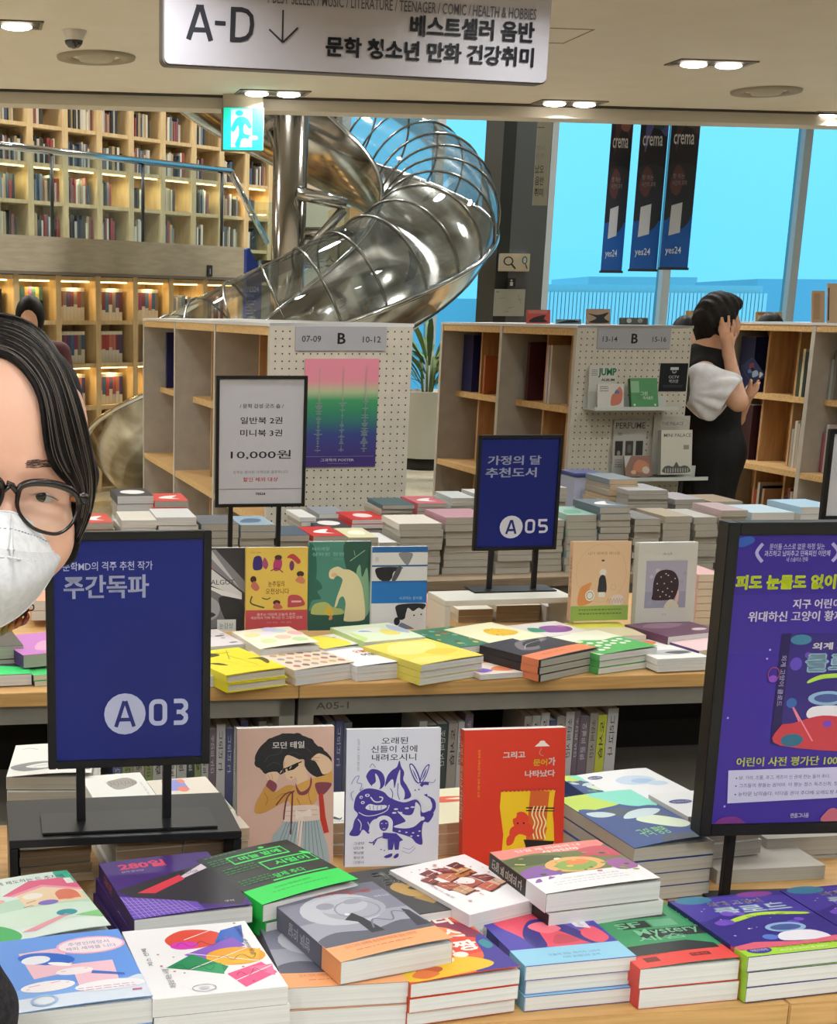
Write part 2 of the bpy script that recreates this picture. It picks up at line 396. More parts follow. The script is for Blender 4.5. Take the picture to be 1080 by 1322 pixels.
# window wall: sill, head, mullions, tinted glass
wu = lambda px, y=300: (lambda d: (lambda t: to_room(Vector((d.x * t, d.y * t, 0)))[0])(WV / (d.x * E2.x + d.y * E2.y)))(ray(px, y))
GL = glass_mat('tinted_window_glass', '#80e0fc', .03)
MUL = mat('#9aa3a6', .5)
xs = [wu(440), wu(560), wu(703), wu(860), wu(1025), wu(1190), wu(1360), 12.9]
for i in range(len(xs) - 1):
    w_ = empty('window_%d' % (i + 1), R0, None, None, kind='structure')
    MB().add([(xs[i], WV, .25), (xs[i + 1], WV, .25), (xs[i + 1], WV, 6.2), (xs[i], WV, 6.2)], [(0, 1, 2, 3)], GL).build('pane', w_)
    f = MB(); f.box(xs[i] - .05, xs[i] + .05, WV - .1, WV + .06, 0, 6.2, MUL).build('mullion', w_)
    f = MB(); f.box(xs[i] + .05, xs[i + 1] - .05, WV - .05, WV + .05, .0, .25, MUL).build('sill', w_)
struct(MB().box(xs[-1], 13, WV, WV + .2, 0, 6.2, MUL), 'trim_3', R0)
struct(MB().box(-9, xs[0] - .05, WV, WV + .2, 0, 6.2, mat('#b8ad98', .7)), 'wall_far', R0)
# downlights
eL = lambda px, py: G(px, py, CEIL)
downlight(eL(918, 81), 'rectangular recessed downlight right of the hanging sign', 10)
downlight(eL(735, 132), 'recessed downlight at the ceiling edge above the dark column', 10)
downlight(eL(352, 119), 'recessed downlight at the ceiling edge above the steel pole', 10)
downlight(eL(-6, 30), 'recessed downlight at the left edge of the photo', 10)
downlight(eL(1085, 147), 'recessed downlight at the ceiling edge by the right border', 10)
k = 0
for v in (-2.2, -.6, .5, 1.5, 2.5, 3.5, 4.6):
    for u in (-2.4, -.8, .6, 2.0, 3.6):
        k += 1
        downlight(from_room(u, v, CEIL), 'recessed downlight of the rows over the book tables', {-2.2: 27, -.6: 20, .5: 4.5, 1.5: 2.2, 2.5: 4.2, 3.5: 7, 4.6: 11}[v], group='downlights over the book tables')
for (u, v) in [(-2.3, 5.8), (-3.8, 5.8), (-2.5, 7.2), (-4, 7.2), (5.6, 5.6), (6.2, 7.2)]:  # added out of view to brighten the bookcase sides
    downlight(from_room(u, v, CEIL), 'added unseen downlight beside the gondola bookcases', 22, group='added downlights beside the gondola bookcases')
for (u, v) in [(-4, 11), (-1, 12.5), (2, 11.5), (5, 11.5), (8, 12), (1.5, 15), (5, 15), (-3, 14.5)]:
    r = empty('pendant_light', RM(from_room(u, v, 6.2)), 'round hall lamp hung high above the slide', 'ceiling light', 'lamps of the high hall')
    MB().lathe([(0, -.3), (.25, -.3), (.28, -.2), (.1, -.05), (.1, 0)], mat('#d8d8d8', .5)).build('lamp_shade', r)
    area('lamp_light', (0, 0, -.32), .5, 150, (1, .95, .88), 160, parent=r)
# access panel, speakers, camera on the ceiling
def ring(px, py, rx, label):
    p = G(px, py, CEIL); r = empty('ceiling_vent', RM(p), label, 'ceiling vent')
    MB().lathe([(rx * .62, -.001), (rx * .66, -.012), (rx, -.012), (rx * 1.02, -.001)], mat('#a89a80', .6), n=36).build('outer_ring', r)
    MB().lathe([(0.001, -.022), (rx * .42, -.02), (rx * .5, -.002)], mat('#c8bca4', .6), n=36).build('centre_disc', r)
sc_px = lambda px, py: (G(px + 1, py, CEIL) - G(px, py, CEIL)).length
ring(124, 73, 50 * sc_px(124, 73), 'round ceiling vent below the security camera')
ring(989, 117, 44 * sc_px(989, 117), 'round ceiling vent above the right window')
p = G(95, 40, CEIL); r = empty('security_camera', RM(p), 'small white dome security camera on the ceiling', 'camera'); q = sc_px(95, 40)
MB().lathe([(17 * q, 0), (17 * q, -.004), (15 * q, -.016), (12 * q, -.04), (10 * q, -.045)], mat('#ddd6c8', .5)).build('housing', r)
MB().lathe([(12 * q, -.04), (11 * q, -.052), (7 * q, -.066), (.001, -.072)], mat('#15161a', .08, spec=.8)).build('dark_dome', r)
a, b2, c, d = G(716, 36, CEIL), G(760, 38, CEIL), G(810, 14, CEIL), G(716, 12, CEIL)
rp = empty('access_panel', RM(a), 'square access panel set in the ceiling behind the sign', 'ceiling panel')
for sx0, sx1, sy0, sy1 in ((-.15, .18, 0, .006), (-.15, .18, .33, .336), (.174, .18, 0, .336), (-.15, -.144, 0, .336)):
    MB().box(sx0, sx1, sy0, sy1, -.002, .0005, mat('#9a8d75', .7)).build('panel_edge', rp)
# far outside: blocks with fins, the haze put into their bluish colours
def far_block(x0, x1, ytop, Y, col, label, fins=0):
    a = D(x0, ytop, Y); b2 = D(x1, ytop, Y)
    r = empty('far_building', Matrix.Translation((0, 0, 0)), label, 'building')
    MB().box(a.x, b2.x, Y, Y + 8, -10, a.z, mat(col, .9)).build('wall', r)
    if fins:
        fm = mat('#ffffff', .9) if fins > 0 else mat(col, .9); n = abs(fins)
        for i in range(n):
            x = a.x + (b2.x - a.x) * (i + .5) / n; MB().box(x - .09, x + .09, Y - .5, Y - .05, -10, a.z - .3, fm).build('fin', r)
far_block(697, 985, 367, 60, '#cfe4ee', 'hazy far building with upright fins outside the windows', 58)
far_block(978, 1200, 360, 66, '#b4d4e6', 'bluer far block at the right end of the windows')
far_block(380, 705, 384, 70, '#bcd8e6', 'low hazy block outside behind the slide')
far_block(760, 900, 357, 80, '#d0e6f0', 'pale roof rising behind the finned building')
# ================================================================== wall bookcases far left (45 degrees to the room)
WD = math.atan2(.73, .68)
wp = D(160, 400, 13.0); WO = Vector((wp.x, wp.y, 0)); WX = Vector((.68, .73, 0)).normalized()
WM = Matrix.Translation(WO) @ Matrix.Rotation(WD, 4, 'Z')       # local x along the wall, y into it
def wt(px, off=0):      # px column -> distance along the wall line set back by off
    d = ray(px, 400); o = WO + Vector((-WX.y, WX.x, 0)) * off
    # o + WX t = d s
    den = WX.x * d.y - WX.y * d.x; return (d.x * o.y - d.y * o.x) / den * -1 if False else (o.x * d.y - o.y * d.x) / -den
OAKP = noise_mat('veneer_panel', '#a39b88', '#b0a895', (1, 1, 6), 4, .5)
OAK2 = noise_mat('bookcase_oak', '#bda478', '#cbb388', (6, 6, 1), 4, .55)
WARM = mat('#ffd98a', .5, emit=7)
hb = lambda px, py, off=0: (lambda t: (lambda P_: CAMH + (D(px, py, P_.y).z - CAMH))(WO + WX * t + Vector((-WX.y, WX.x, 0)) * off))(wt(px, off))
zt_low = hb(160, 354)
cols = [wt(x) for x in (-130, -78, -28, 22, 76, 127, 175, 221, 265, 309)]
rows = [zt_low - .03 - i * .362 for i in range(6)]
lb = empty('bookcase', WM, 'long oak wall bookcase with lit compartments under the mezzanine', 'bookcase')
DEP = .3
MB().box(cols[0], cols[-1], DEP, DEP + .02, 0, zt_low, OAK2).build('back_panel', lb)
for c in cols: MB().box(c - .03, c + .03, 0, DEP, 0, zt_low, OAK2).build('upright', lb)
for z in rows + [.03]:
    for i in range(len(cols) - 1): MB().box(cols[i] + .03, cols[i + 1] - .03, .01, DEP, z - .035, z, OAK2).build('shelf', lb)
lit = {}
def striplight(parent, x0, x1, z, y=.05):
    MB().box(x0, x1, y, y + .02, z - .012, z - .002, WARM).build('light_strip', parent)
    l = area('strip_glow', ((x0 + x1) / 2, y + .03, z - .03), .1, 1.6, (1, .72, .32), 170, parent=parent)
for i in range(len(cols) - 1):
    for rI in (0, 2):
        striplight(lb, cols[i] + .05, cols[i + 1] - .05, rows[rI] - .035 if rI else rows[0] - .035, .06)
# books of the lit bookcase, cell by cell
SETP = ['#b04a48', '#8f4a6a', '#5a4f7a', '#a85a50', '#c87a6a', '#7a3f48', '#4a6a8a', '#3f6a55', '#d0a090', '#8f7f70']
rb = random.Random(3); WHITE = mat('#e6dfcc', .6); FARPAL = ['#2c2c30', '#4a3a36', '#e6dfcc', '#8a8f98', '#5a6a80', '#a03c38', '#c9b28a', '#3d5570', '#d8d0c0', '#6b2f35']
def far_book(parentM, x, y, z, w_, h, d, cols_, label, group):
    m = MB()
    if isinstance(cols_, tuple):      # white slipcased volume with a coloured upper block
        m.box(x, x + w_, y, y + d, z, z + h, WHITE); m.box(x, x + w_, y - .002, y, z + h * cols_[1], z + h * .88, mat(cols_[0], .6))
    else: m.box(x, x + w_, y, y + d, z, z + h, mat(cols_, .6))
    return m.build('book', None, parentM, label=label, cat='book', group=group)
CN = ['first', 'second', 'third', 'fourth', 'fifth', 'sixth', 'seventh', 'eighth', 'ninth']
for i in range(2, len(cols) - 1):
    for rI in range(4):
        if i > 5 and rI > 0: continue
        if i == 2 and rI > 1: continue
        z0 = rows[rI + 1]; x = cols[i] + .035; xe = cols[i + 1] - .12; n = 0; m = MB()
        while x < xe and n < 9:
            if i >= 7: w_ = rb.uniform(.025, .05); m.box(x, x + w_ - .002, .08, .26, z0, z0 + .2 + rb.uniform(-.02, .03), mat(rb.choice(FARPAL), .6)); kd = 'mixed narrow books'
            elif i == 3 and rI == 0: w_ = .04; m.box(x, x + w_ - .002, .08, .26, z0, z0 + .16, mat('#17171a', .6)); m.box(x, x + w_ - .002, .08, .26, z0 + .16, z0 + .27, mat(rb.choice(['#c8707a', '#d8a060', '#9a6a9a', '#e0d080', '#5a8a7a']), .6)); kd = 'black volumes with bright tops'
            elif i == 2: w_ = .04; m.box(x, x + w_ - .002, .08, .26, z0, z0 + .25, mat('#1e1c1e', .6)); kd = 'black volumes'
            else:
                w_ = .042; m.box(x, x + w_ - .002, .08, .26, z0, z0 + .27, WHITE); m.box(x, x + w_ - .002, .078, .08, z0 + .27 * rb.uniform(.25, .5), z0 + .24, mat(rb.choice(SETP), .6)); kd = 'white volumes with coloured blocks'
            x += w_; n += 1
        m.build('row_of_books', None, WM, label='row of %s, %s row and %s lit bay from left' % (kd, CN[rI], CN[i - 2]), cat='books', group='book rows of the lit wall bookcase', kind='stuff')
# mezzanine: fascia, slab, glass rail, upper bookcase
zf = hb(160, 354) + .0; zft = hb(160, 311)
struct(MB().box(cols[0] - 1.5, cols[-1] + .05, -.02, .02, zf, zft, OAKP), 'trim_4', WM)
struct(MB().box(cols[0] - 1.5, cols[-1] + .05, -.03, .3, zf - .025, zf, mat('#7d7468', .6)), 'trim_5', WM)
struct(MB().box(cols[0] - 1.5, cols[-1] + .05, .02, 3.0, zft - .15, zft - .02, mat('#b5ab98', .7)), 'trim_6', WM)
zr = hb(100, 198) ; rl = empty('glass_railing', WM, 'glass balcony railing with a metal handrail on the mezzanine', 'railing')
GR = glass_mat('railing_glass', '#cfe6f2', .10)
xe = cols[-1] + .02; gx = [cols[0] - 1.2, wt(-60), wt(72), wt(187), wt(287)]
for i in range(4): MB().add([(gx[i] + .02, .026, zft - .02), (gx[i + 1] - .02, .026, zft - .02), (gx[i + 1] - .02, .026, zr), (gx[i] + .02, .026, zr)], [(0, 1, 2, 3)], GR).build('glass_pane', rl)
MB().add([(gx[4], .026, zft - .02), (xe, .026, zft - .02), (xe, .026, zr - .5), (gx[4], .026, zr)], [(0, 1, 2, 3)], GR).build('glass_pane', rl)
MB().tube([(gx[0], .026, zr), (wt(297), .026, zr)], .03, STEEL).build('handrail', rl)
MB().tube([(wt(297), .026, zr), (wt(345), .026, zr - .62)], .03, STEEL).build('sloping_handrail', rl)
for g_ in gx[1:]: MB().tube([(g_, .026, zft - .05), (g_, .026, zr)], .015, mat('#2e3436', .4)).build('post', rl)
OFF = 1.6
uc = [wt(x, OFF) for x in (-46, 0, 43, 87, 130, 170, 210, 249, 284, 316, 346, 374, 402, 428)]
ub = empty('bookcase', WM, 'tall oak bookcase wall above the glass railing', 'bookcase')
zu0 = hb(100, 312, OFF); ur = [hb(100, 197, OFF) + (1.6 - .345 * i) for i in range(12)]
ur = [z for z in ur if z > zft - .3]; zut = ur[0] + .5
MB().box(uc[0], uc[-1], OFF + .3, OFF + .32, zft - .02, zut, OAK2).build('back_panel', ub)
for c in uc: MB().box(c - .035, c + .035, OFF, OFF + .3, zft - .02, zut, OAK2).build('upright', ub)
for z in ur:
    for i in range(len(uc) - 1): MB().box(uc[i] + .035, uc[i + 1] - .035, OFF + .01, OFF + .3, z - .035, z, OAK2).build('shelf', ub)
zl = min(ur, key=lambda z: abs(z - hb(100, 197, OFF)))
for i in range(len(uc) - 1): striplight(ub, uc[i] + .05, uc[i + 1] - .05, zl - .036, OFF + .04)
UP = ['#2b2e33', '#45403c', '#7a8894', '#d9d3c4', '#a24a48', '#50617a', '#b8a27c', '#33404a', '#8d5a5a', '#c8c0b0', '#e6dfcc']
for j, z in enumerate(ur):
    st = MB(); zz = z + .0
    for i in range(len(uc) - 1):
        x = uc[i] + .05; e = uc[i + 1] - .05 - rb.choice([0, .05, .12, .2])
        while x < e:
            w_ = rb.uniform(.018, .04); h = .2 + rb.uniform(-.03, .05); st.box(x, x + w_, OFF + .05 + rb.uniform(0, .02), OFF + .25, zz, zz + h, mat(rb.choice(UP), .6)); x += w_ + .001
    st.build('row_of_books', None, WM, label='row of small books on shelf %d from the top of the mezzanine bookcase' % (j + 1) if False else 'tiny books on the %s shelf of the bookcase above the railing' % ORD[j], cat='books', kind='stuff')
# ================================================================== gondola bookcases with pegboard ends
def gondola(px_near, Y0, panel_w, L, nb, ztop, label, left_only=False):
    c = D(px_near, 420, Y0); M = RM((c.x, c.y, 0), math.radians(10.8))
    r = empty('bookcase', M, label, 'bookcase')
    t = .03; bay = L / nb; dep = .27
    MB().box(-.0, panel_w, -t, 0, 0, ztop, LAMW).build('end_panel', r) if panel_w else None
    W = panel_w or .56
    MB().box(0, W, 0, L, ztop - .045, ztop - .012, WOOD).build('top_board', r); MB().box(-.004, W + .004, -t, L, ztop - .012, ztop, mat('#e4e4e4', .35)).build('top_sheet', r)
    MB().box(W / 2 - .008, W / 2 + .008, 0, L, .06, ztop - .05, WOODD).build('back_panel', r)
    MB().box(.01, W - .01, 0, L, 0, .06, WOOD).build('plinth', r)
    for i in range(1 if panel_w else 0, nb + 1):
        y = i * bay; y0 = y - (.03 if i else 0)
        MB().box(0, W, y0, y0 + .03, 0, ztop - .045, LAM).build('upright', r)
        MB().box(-.003, 0, y0 - .001, y0 + .031, 0, ztop - .012, LAMW).build('front_edge', r)
    for side in (0, 1):
        sx = (lambda a, b2: (a, b2)) if side == 0 else (lambda a, b2: (W - b2, W - a))
        for i in range(nb):
            y0, y1 = i * bay, (i + 1) * bay - .03
            for z, rec in ((1.155, .09), (.785, .0), (.43, .09)):
                a, b2 = sx(rec, W / 2 - .01); MB().box(a, b2, y0, y1, z - .03, z, WOOD).build('shelf', r)
            for q in (1, 2):
                yy = y0 + (y1 - y0) * q / 3; a, b2 = sx(.12, W / 2 - .01)
                for za, zb_ in ((.43, .755), (.785, 1.125), (1.155, ztop - .05)): MB().box(a, b2, yy - .009, yy + .009, za, zb_, WOODD).build('divider', r)
    return r, M
def loc(M, x, y, z): return M @ Vector((x, y, z))
g1, M1 = gondola(346, 5.5, .556, 2.85, 3, 1.53, 'bookcase whose pegboard end reads B 07-09 10-12')
g2, M2 = gondola(741.5, 6.5, .55, 1.62, 2, 1.522, 'bookcase whose pegboard end reads B 13-14 15-16')
c3 = D(1041, 430, 7.45)
g3, M3 = gondola(1200, 6.62, 0, 1.72, 2, 1.535, 'bookcase beyond the standing person at the right border')
def pegboard(root, W, z1, zsign, txts, label):
    h = MB(); hm = mat('#3a342c', .8); n = int(W / .0272)
    rows_ = int((z1 - .75) / .0272)
    for a in range(n):
        for b2 in range(rows_):
            x = .022 + a * .0272; z = z1 - .03 - b2 * .0272
            if x > W - .01 or (z > zsign[2] and zsign[0] < x < zsign[1]): continue
            h.add([(x + .0034 * math.cos(k_ * PI / 3), -.0304, z + .0034 * math.sin(k_ * PI / 3)) for k_ in range(6)], [tuple(range(6))], hm)
    h.build('peg_holes', root, kind='stuff')
    x0, x1, z0, z1_ = zsign
    s_ = MB(); s_.box(x0, x1, -.034, -.0305, z0, z1_, mat('#a9aab0', .5)); s_.build('sign_plate', root)
    W_, H_ = x1 - x0, z1_ - z0; t = MB(); art(t, txts, W_, H_, lambda x, y, hh: (x0 + x, -.034 - hh, z0 + y)); t.build('sign_lettering', root)
TB = [('t', '#2a2a30', '07-09', 7, 36, 28, 62, 1), ('t', '#202026', 'B', 46, 28, 55, 74, 2), ('t', '#2a2a30', '10-12', 74, 34, 94, 60, 1)]
# zsign as (x0, x1, z0, z1) used both as plate and as hole mask
def peg(root, W, ztop, tx): pegboard(root, W, ztop, (W * .175, W * .81, ztop - .1, ztop - .012), tx, '')
pegboard.__doc__ = None
peg(g1, .556, 1.53, TB)
peg(g2, .55, 1.522, [('t', '#2a2a30', '13-14', 7, 34, 27, 60, 1), ('t', '#202026', 'B', 46, 26, 55, 74, 2), ('t', '#2a2a30', '15-16', 75, 34, 94, 60, 1)])
# a few books left on the gondola shelves
def shelf_book(M, x, y, z, w_, h, d, col, label, group=None):      # spine towards -x
    return book(M @ Matrix.Translation((x, y, z)) @ Matrix.Rotation(PI / 2, 4, 'X') @ Matrix.Rotation(0, 4, 'Y'), d, h, w_, label, group=group, cover=col)
shelf_book(M1, .10, 2.70, 1.156, .035, .30, .15, '#1c1f5c', 'tall navy book in the far bay of the B 07-09 bookcase')
shelf_book(M2, .11, 1.56, 1.156, .14, .30, .14, '#171c58', 'wide navy box file in the far bay of the B 13-14 bookcase')
shelf_book(M2, .10, 1.24, 1.156, .02, .2, .14, '#b8653a', 'orange book beside the divider of the B 13-14 bookcase')
shelf_book(M2, .10, .70, 1.156, .03, .28, .14, '#4a1c22', 'dark red book in the nearer bay of the B 13-14 bookcase')
for i, (y, h, c) in enumerate([(.47, .27, '#c9bfd0'), (.44, .27, '#d8cdb9'), (.2, .3, '#c7a878'), (.08, .3, '#8a6a58')]):
    shelf_book(M2, .10, y, 1.156, .02, h, .14, c, ['pale lilac', 'cream', 'tan', 'brown'][i] + ' upright book on the top shelf nearest the B 13-14 pegboard')
shelf_book(M2, .10, .73, .786, .012, .13, .12, '#c9b28a', 'small tan booklet on the middle shelf behind the A05 sign')
cellsR = [(.95, 1.156, '#141d4e', .14, .3, 'navy box file at the left end of the right bookcase'), (1.0 - .09, .786, '#3a1820', .14, .3, 'dark red picture book standing below the navy box file')]
for (y, z, c, w_, h, lb_) in cellsR: shelf_book(M3, .1, y + .7, z, w_, h, .16, c, lb_)
k = 0
for (yc, z, cs) in [(1.17, 1.156, ['#3d4f3a', '#d7cfa8', '#2b3a33']), (.9, 1.156, ['#b9c0bf', '#8a8580']), (1.17, .786, ['#b8b0a0', '#d9d2c2', '#c2b8a8', '#e0d8c6', '#2d2a28']), (.9, .786, ['#c06a80', '#d8d0c8']),
                    (1.45, .43, ['#b0402f', '#e0d6c4', '#252528', '#c9a27a']), (1.17, .43, ['#2a3050', '#8c4640', '#d9d2c2', '#777'.replace('#777', '#777777')]), (.6, 1.156, ['#cfc6bb', '#c24a6a'])]:
    for j, c in enumerate(cs):
        k += 1; shelf_book(M3, .1, yc + .02 - j * .024 - .1, z, .021, .2 + .015 * ((j * 7) % 4), .14, c, 'upright book in the right bookcase, %s of its group on shelf %s' % (ORD[j], {1.156: 'one', .786: 'two', .43: 'three'}[z]) if False else
                   '%s book of the %s cluster in the right bookcase' % (ORD[j], ['upper left', 'upper middle', 'middle left', 'middle pink', 'lower left', 'lower middle', 'upper right'][[(1.17, 1.156), (.9, 1.156), (1.17, .786), (.9, .786), (1.45, .43), (1.17, .43), (.6, 1.156)].index((yc, z))]))
# ================================================================== display tables
GRY = noise_mat('grey_melamine', '#77746c', '#807d75', (2, 2, 2), 3, .55); DARKIN = mat('#2e2a26', .8)
TZ = .775
def table(pA, pB, depth, joints, x_lo, x_hi, label, wood=None):
    A = G(*pA, TZ); B = G(*pB, TZ); ang = math.atan2(B.y - A.y, B.x - A.x); M = RM(A, ang); M.translation.z = 0
    r = empty('display_table', M, label, 'table'); xs_ = [x_lo] + joints + [x_hi]
    for i in range(len(xs_) - 1):
        MB().rbox(xs_[i] + .0006, xs_[i + 1] - .0006, 0, depth, TZ - .03, TZ, wood or WOODF, .0015).build('wood_top', r)
        a, b2 = xs_[i] + .004, xs_[i + 1] - .004
        MB().box(a, b2, .02, .04, TZ - .075, TZ - .031, GRY).build('apron', r)
        for u in (a, b2 - .035): MB().box(u, u + .035, .02, depth - .02, 0, TZ - .031, GRY).build('side_panel', r)
        MB().box(a + .036, b2 - .036, .45, .47, .05, TZ - .04, DARKIN).build('inner_back', r)
        MB().box(a + .036, b2 - .036, .03, .45, .44, .46, GRY).build('shelf', r)
        MB().box(a + .036, b2 - .036, .03, depth - .03, 0, .06, GRY).build('plinth', r)
        MB().box(a, b2, depth - .04, depth - .02, .06, TZ - .031, GRY).build('rear_panel', r)
    return r, M
t1, T1 = table((840, 1308), (1080, 1293), .73, [.175], -1.15, 1.3, 'nearest display table with a wooden top under the stacks')
A2 = G(0, 896, TZ)
def on2(px): # x along table 2 front for pixel
    B = G(902, 870, TZ); d = ray(px, 890); dx, dy = B.x - A2.x, B.y - A2.y; L = math.hypot(dx, dy); dx /= L; dy /= L
    den = dx * d.y - dy * d.x; return -(A2.x * d.y - A2.y * d.x) / den
t2, T2 = table((0, 896), (902, 870), .95, [on2(386), on2(386) + 1.5], -.85, on2(386) + 2.6, 'second display table whose grey front reads A05-1')
A3 = G(577, 748, TZ)
t3, T3 = table((577, 750), (905, 738), .9, [-.62, .75], -1.9, 2.2, 'third display table under the tall grey stacks', wood=noise_mat('greyed_oak', '#7d6c58', '#8f7d66', (1.5, 20, 30), 5, .5))
lab = MB(); xa = on2(411); art(lab, [('t', '#4f4c46', 'A05-1', 0, 0, 100, 100, 1)], .075, .016, lambda x, y, h: (xa + x, .02 - h, TZ - .062 + y)); lab.build('lettering', t2)
# ================================================================== the nearest table: books lying face up
CU = lambda a, b=0.0: (lambda u, v: a * math.sin(PI * min(u * .62, 1)) * (1 - .4 * v) + b * u * u)
def rnd(seed): return random.Random(seed)
def lines(col, x0, x1, ys, w=.6, seed=1, jag=0):      # small print as broken strokes
    r = rnd(seed); out = []
    for y in ys:
        x = x0
        while x < x1:
            l = r.uniform(2, 6); out.append(('r', col, x, y - w, min(x + l, x1), y + w)); x += l + 1.4
    return out
def scatter(cols, n, seed, box_=(5, 95, 5, 95), s=(1, 3), asp=.7):
    r = rnd(seed); return [('e', r.choice(cols), r.uniform(box_[0], box_[1]), r.uniform(box_[2], box_[3]), *(lambda q: (q, q * asp))(r.uniform(*s))) for _ in range(n)]
# --- front row
A_BLUE = [('r', '#6ea2f2', 0, 22, 100, 100), ('r', '#86b4f6', 0, 14, 100, 28), ('r', '#dfe9f8', 0, 0, 100, 16), ('b', '#dfe9f8', [(60, 16), (80, 22), (100, 30), (100, 4), (60, 4)]),
  ('p', '#f6c8d8', [(17, 78), (50, 80), (55, 44), (22, 40)]), ('e', '#2f6fd8', 36, 66, 22, 9, -20), ('e', '#f2f6ff', 28, 66, 11, 6), ('e', '#ffffff', 45, 56, 10, 2.5, -25), ('p', '#f8cbd9', [(52, 54), (84, 54), (82, 24), (52, 24)]),
  ('e', '#f9b9d8', 73, 79, 27, 13), ('e', '#fdeef4', 73, 79, 25, 11), ('t', '#8d84b8', '유명인에게서', 56, 80, 88, 85), ('t', '#8d84b8', '기적 세포를 받다', 53, 73, 92, 78), ('e', '#fdf2f6', 53, 44, 14, 5), ('l', '#e08bb0', .8, [(43, 45), (63, 46)]),
  ('p', '#4a72c8', [(66, 42), (88, 34), (88, 31), (64, 38)]), ('e', '#fbf6fa', 30, 28, 20, 7), ('l', '#e48ca8', .8, [(14, 27), (46, 30)]), ('l', '#e48ca8', .8, [(16, 30), (40, 32.5)]), ('e', '#f7f7fc', 74, 20, 26, 7)] + lines('#d79ab4', 50, 92, (19, 16), .4, 5) + \
  [('o', '#a8c8ee', 24, 10, 10, 7, 2), ('e', '#e6effa', 24, 10, 7, 5), ('r', '#d86a86', 88, 9, 95, 11)]
lay((17, 1309), (197, 1289), (1.5, 1216), .861, .0287, 'sky-blue paperback with pink speech bubbles', 3, art_=A_BLUE, cover='#7fb0f4', curl=CU(.004), group='copies of the sky-blue paperback')
A_COL = [('b', '#e8503c', [(30, 82), (46, 93), (66, 90), (76, 80), (66, 68), (44, 64), (32, 70)]), ('e', '#e03ac0', 42, 70, 11, 6), ('p', '#3a6ac8', [(76, 88), (95, 94), (88, 66), (66, 70)]),
  ('p', '#8c5cc8', [(38, 56), (82, 76), (88, 62), (50, 46)]), ('e', '#f0a822', 76, 48, 23, 13), ('p', '#f0b830', [(54, 48), (98, 56), (90, 38), (60, 36)]), ('p', '#1f8f5a', [(20, 40), (44, 56), (66, 34), (60, 26)]), ('p', '#35a56a', [(38, 34), (62, 40), (60, 24)]),
  ('p', '#f2548c', [(62, 24), (92, 36), (99, 20), (70, 4)]), ('p', '#f878a8', [(80, 30), (99, 32), (96, 16)]),
  ('l', '#fbeff2', .9, [(30, 62), (96, 36)]), ('l', '#fbeff2', .9, [(36, 34), (92, 60)]), ('l', '#fbeff2', .9, [(44, 78), (82, 96)]), ('l', '#fbeff2', .9, [(62, 12), (98, 30)]),
  ('t', '#2a2a2e', '소통하는 세상의 기술', 88, 47, 92, 93, 0, 3), ('e', '#2a2a2e', 90, 97, 1.2, .8)] + scatter(['#c85a5a', '#b8905a', '#333333'], 9, 4, (12, 90, 10, 92), (.7, 1.2)) + \
  [('s', '#4a4a52', .5, [(36 + 5 * i, 70 + 4 * math.sin(i * 2)) for i in range(8)]), ('s', '#8a5a20', .5, [(62 + 5 * i, 46 + 4 * math.sin(i * 2.2)) for i in range(7)]), ('s', '#155a3a', .5, [(26 + 5 * i, 40 - i + 4 * math.sin(i * 2.2)) for i in range(7)]), ('s', '#8a2a5a', .5, [(68 + 4 * i, 20 + i + 4 * math.sin(i * 2)) for i in range(7)]),
   ('t', '#55555c', '지금 여기', 8, 44, 12, 70, 0, 1), ('t', '#55555c', '마음을 읽는 연습', 16, 12, 21, 38, 0, 1), ('o', '#a6a6ac', 40, 8, 9, 5, .8), ('e', '#c9c9cf', 40, 8, 4, 2)]
lay((197, 1290), (371.8, 1272.6), (162, 1202), .862, .022, 'white paperback with overlapping coloured geometric shapes', 1, art_=A_COL, cover='#f4f3f6')
lay((199, 1314), (374, 1296), (164, 1222), .8395, .030, 'plain white paperback under the geometric shapes book', 2, cover='#efeef0', group='white copies under the geometric shapes book')
A_MOON = [('r', '#85869a', 0, 20, 100, 100), ('r', '#a3a5b5', 0, 24, 100, 55), ('r', '#6c6d80', 0, 86, 100, 100), ('e', '#c3c6d2', 46, 66, 36, 24), ('e', '#a9acba', 56, 64, 28, 18), ('e', '#bcbfcc', 50, 70, 22, 12), ('o', '#8f92a4', 58, 62, 20, 14, 1.5), ('e', '#989bac', 36, 74, 8, 5),
  ('e', '#9da0b0', 62, 74, 9, 4), ('b', '#5e6072', [(0, 30), (20, 36), (50, 30), (80, 36), (100, 30), (100, 20), (0, 20)]), ('p', '#23242e', [(44, 54), (50, 58), (54, 48), (58, 26), (46, 26), (46, 44), (38, 50)]), ('e', '#e8e8ee', 45, 57, 2.4, 1.6), ('p', '#2e3040', [(86, 24), (92, 52), (97, 48), (99, 24)]),
  ('s', '#74768a', 1.6, [(52, 32), (60, 44), (74, 38), (82, 50), (92, 46)]), ('t', '#c8503c', '세계의 끝에서 만난', 38, 88, 70, 93), ('t', '#c8503c', '달의 기억', 66, 84, 88, 90, 1), ('t', '#d8d8e2', '장편소설', 84, 74, 98, 77)]
MBAND = ('#fbb078', -.004, .24, [('t', '#c86a4a', '모든 것이 사라진 세상에서 마지막 남은 이야기', 14, 13, 78, 17)] + lines('#c9704e', 20, 72, (9,), .4, 2))
lay((370.4, 1275.6), (530.4, 1266.7), (318, 1190), .832, .0275, 'grey moon paperback with orange band under its twin', 2, art_=A_MOON, cover='#8a8b9c', band=MBAND, pages=PAGE_W, group='moon paperbacks with orange bands')
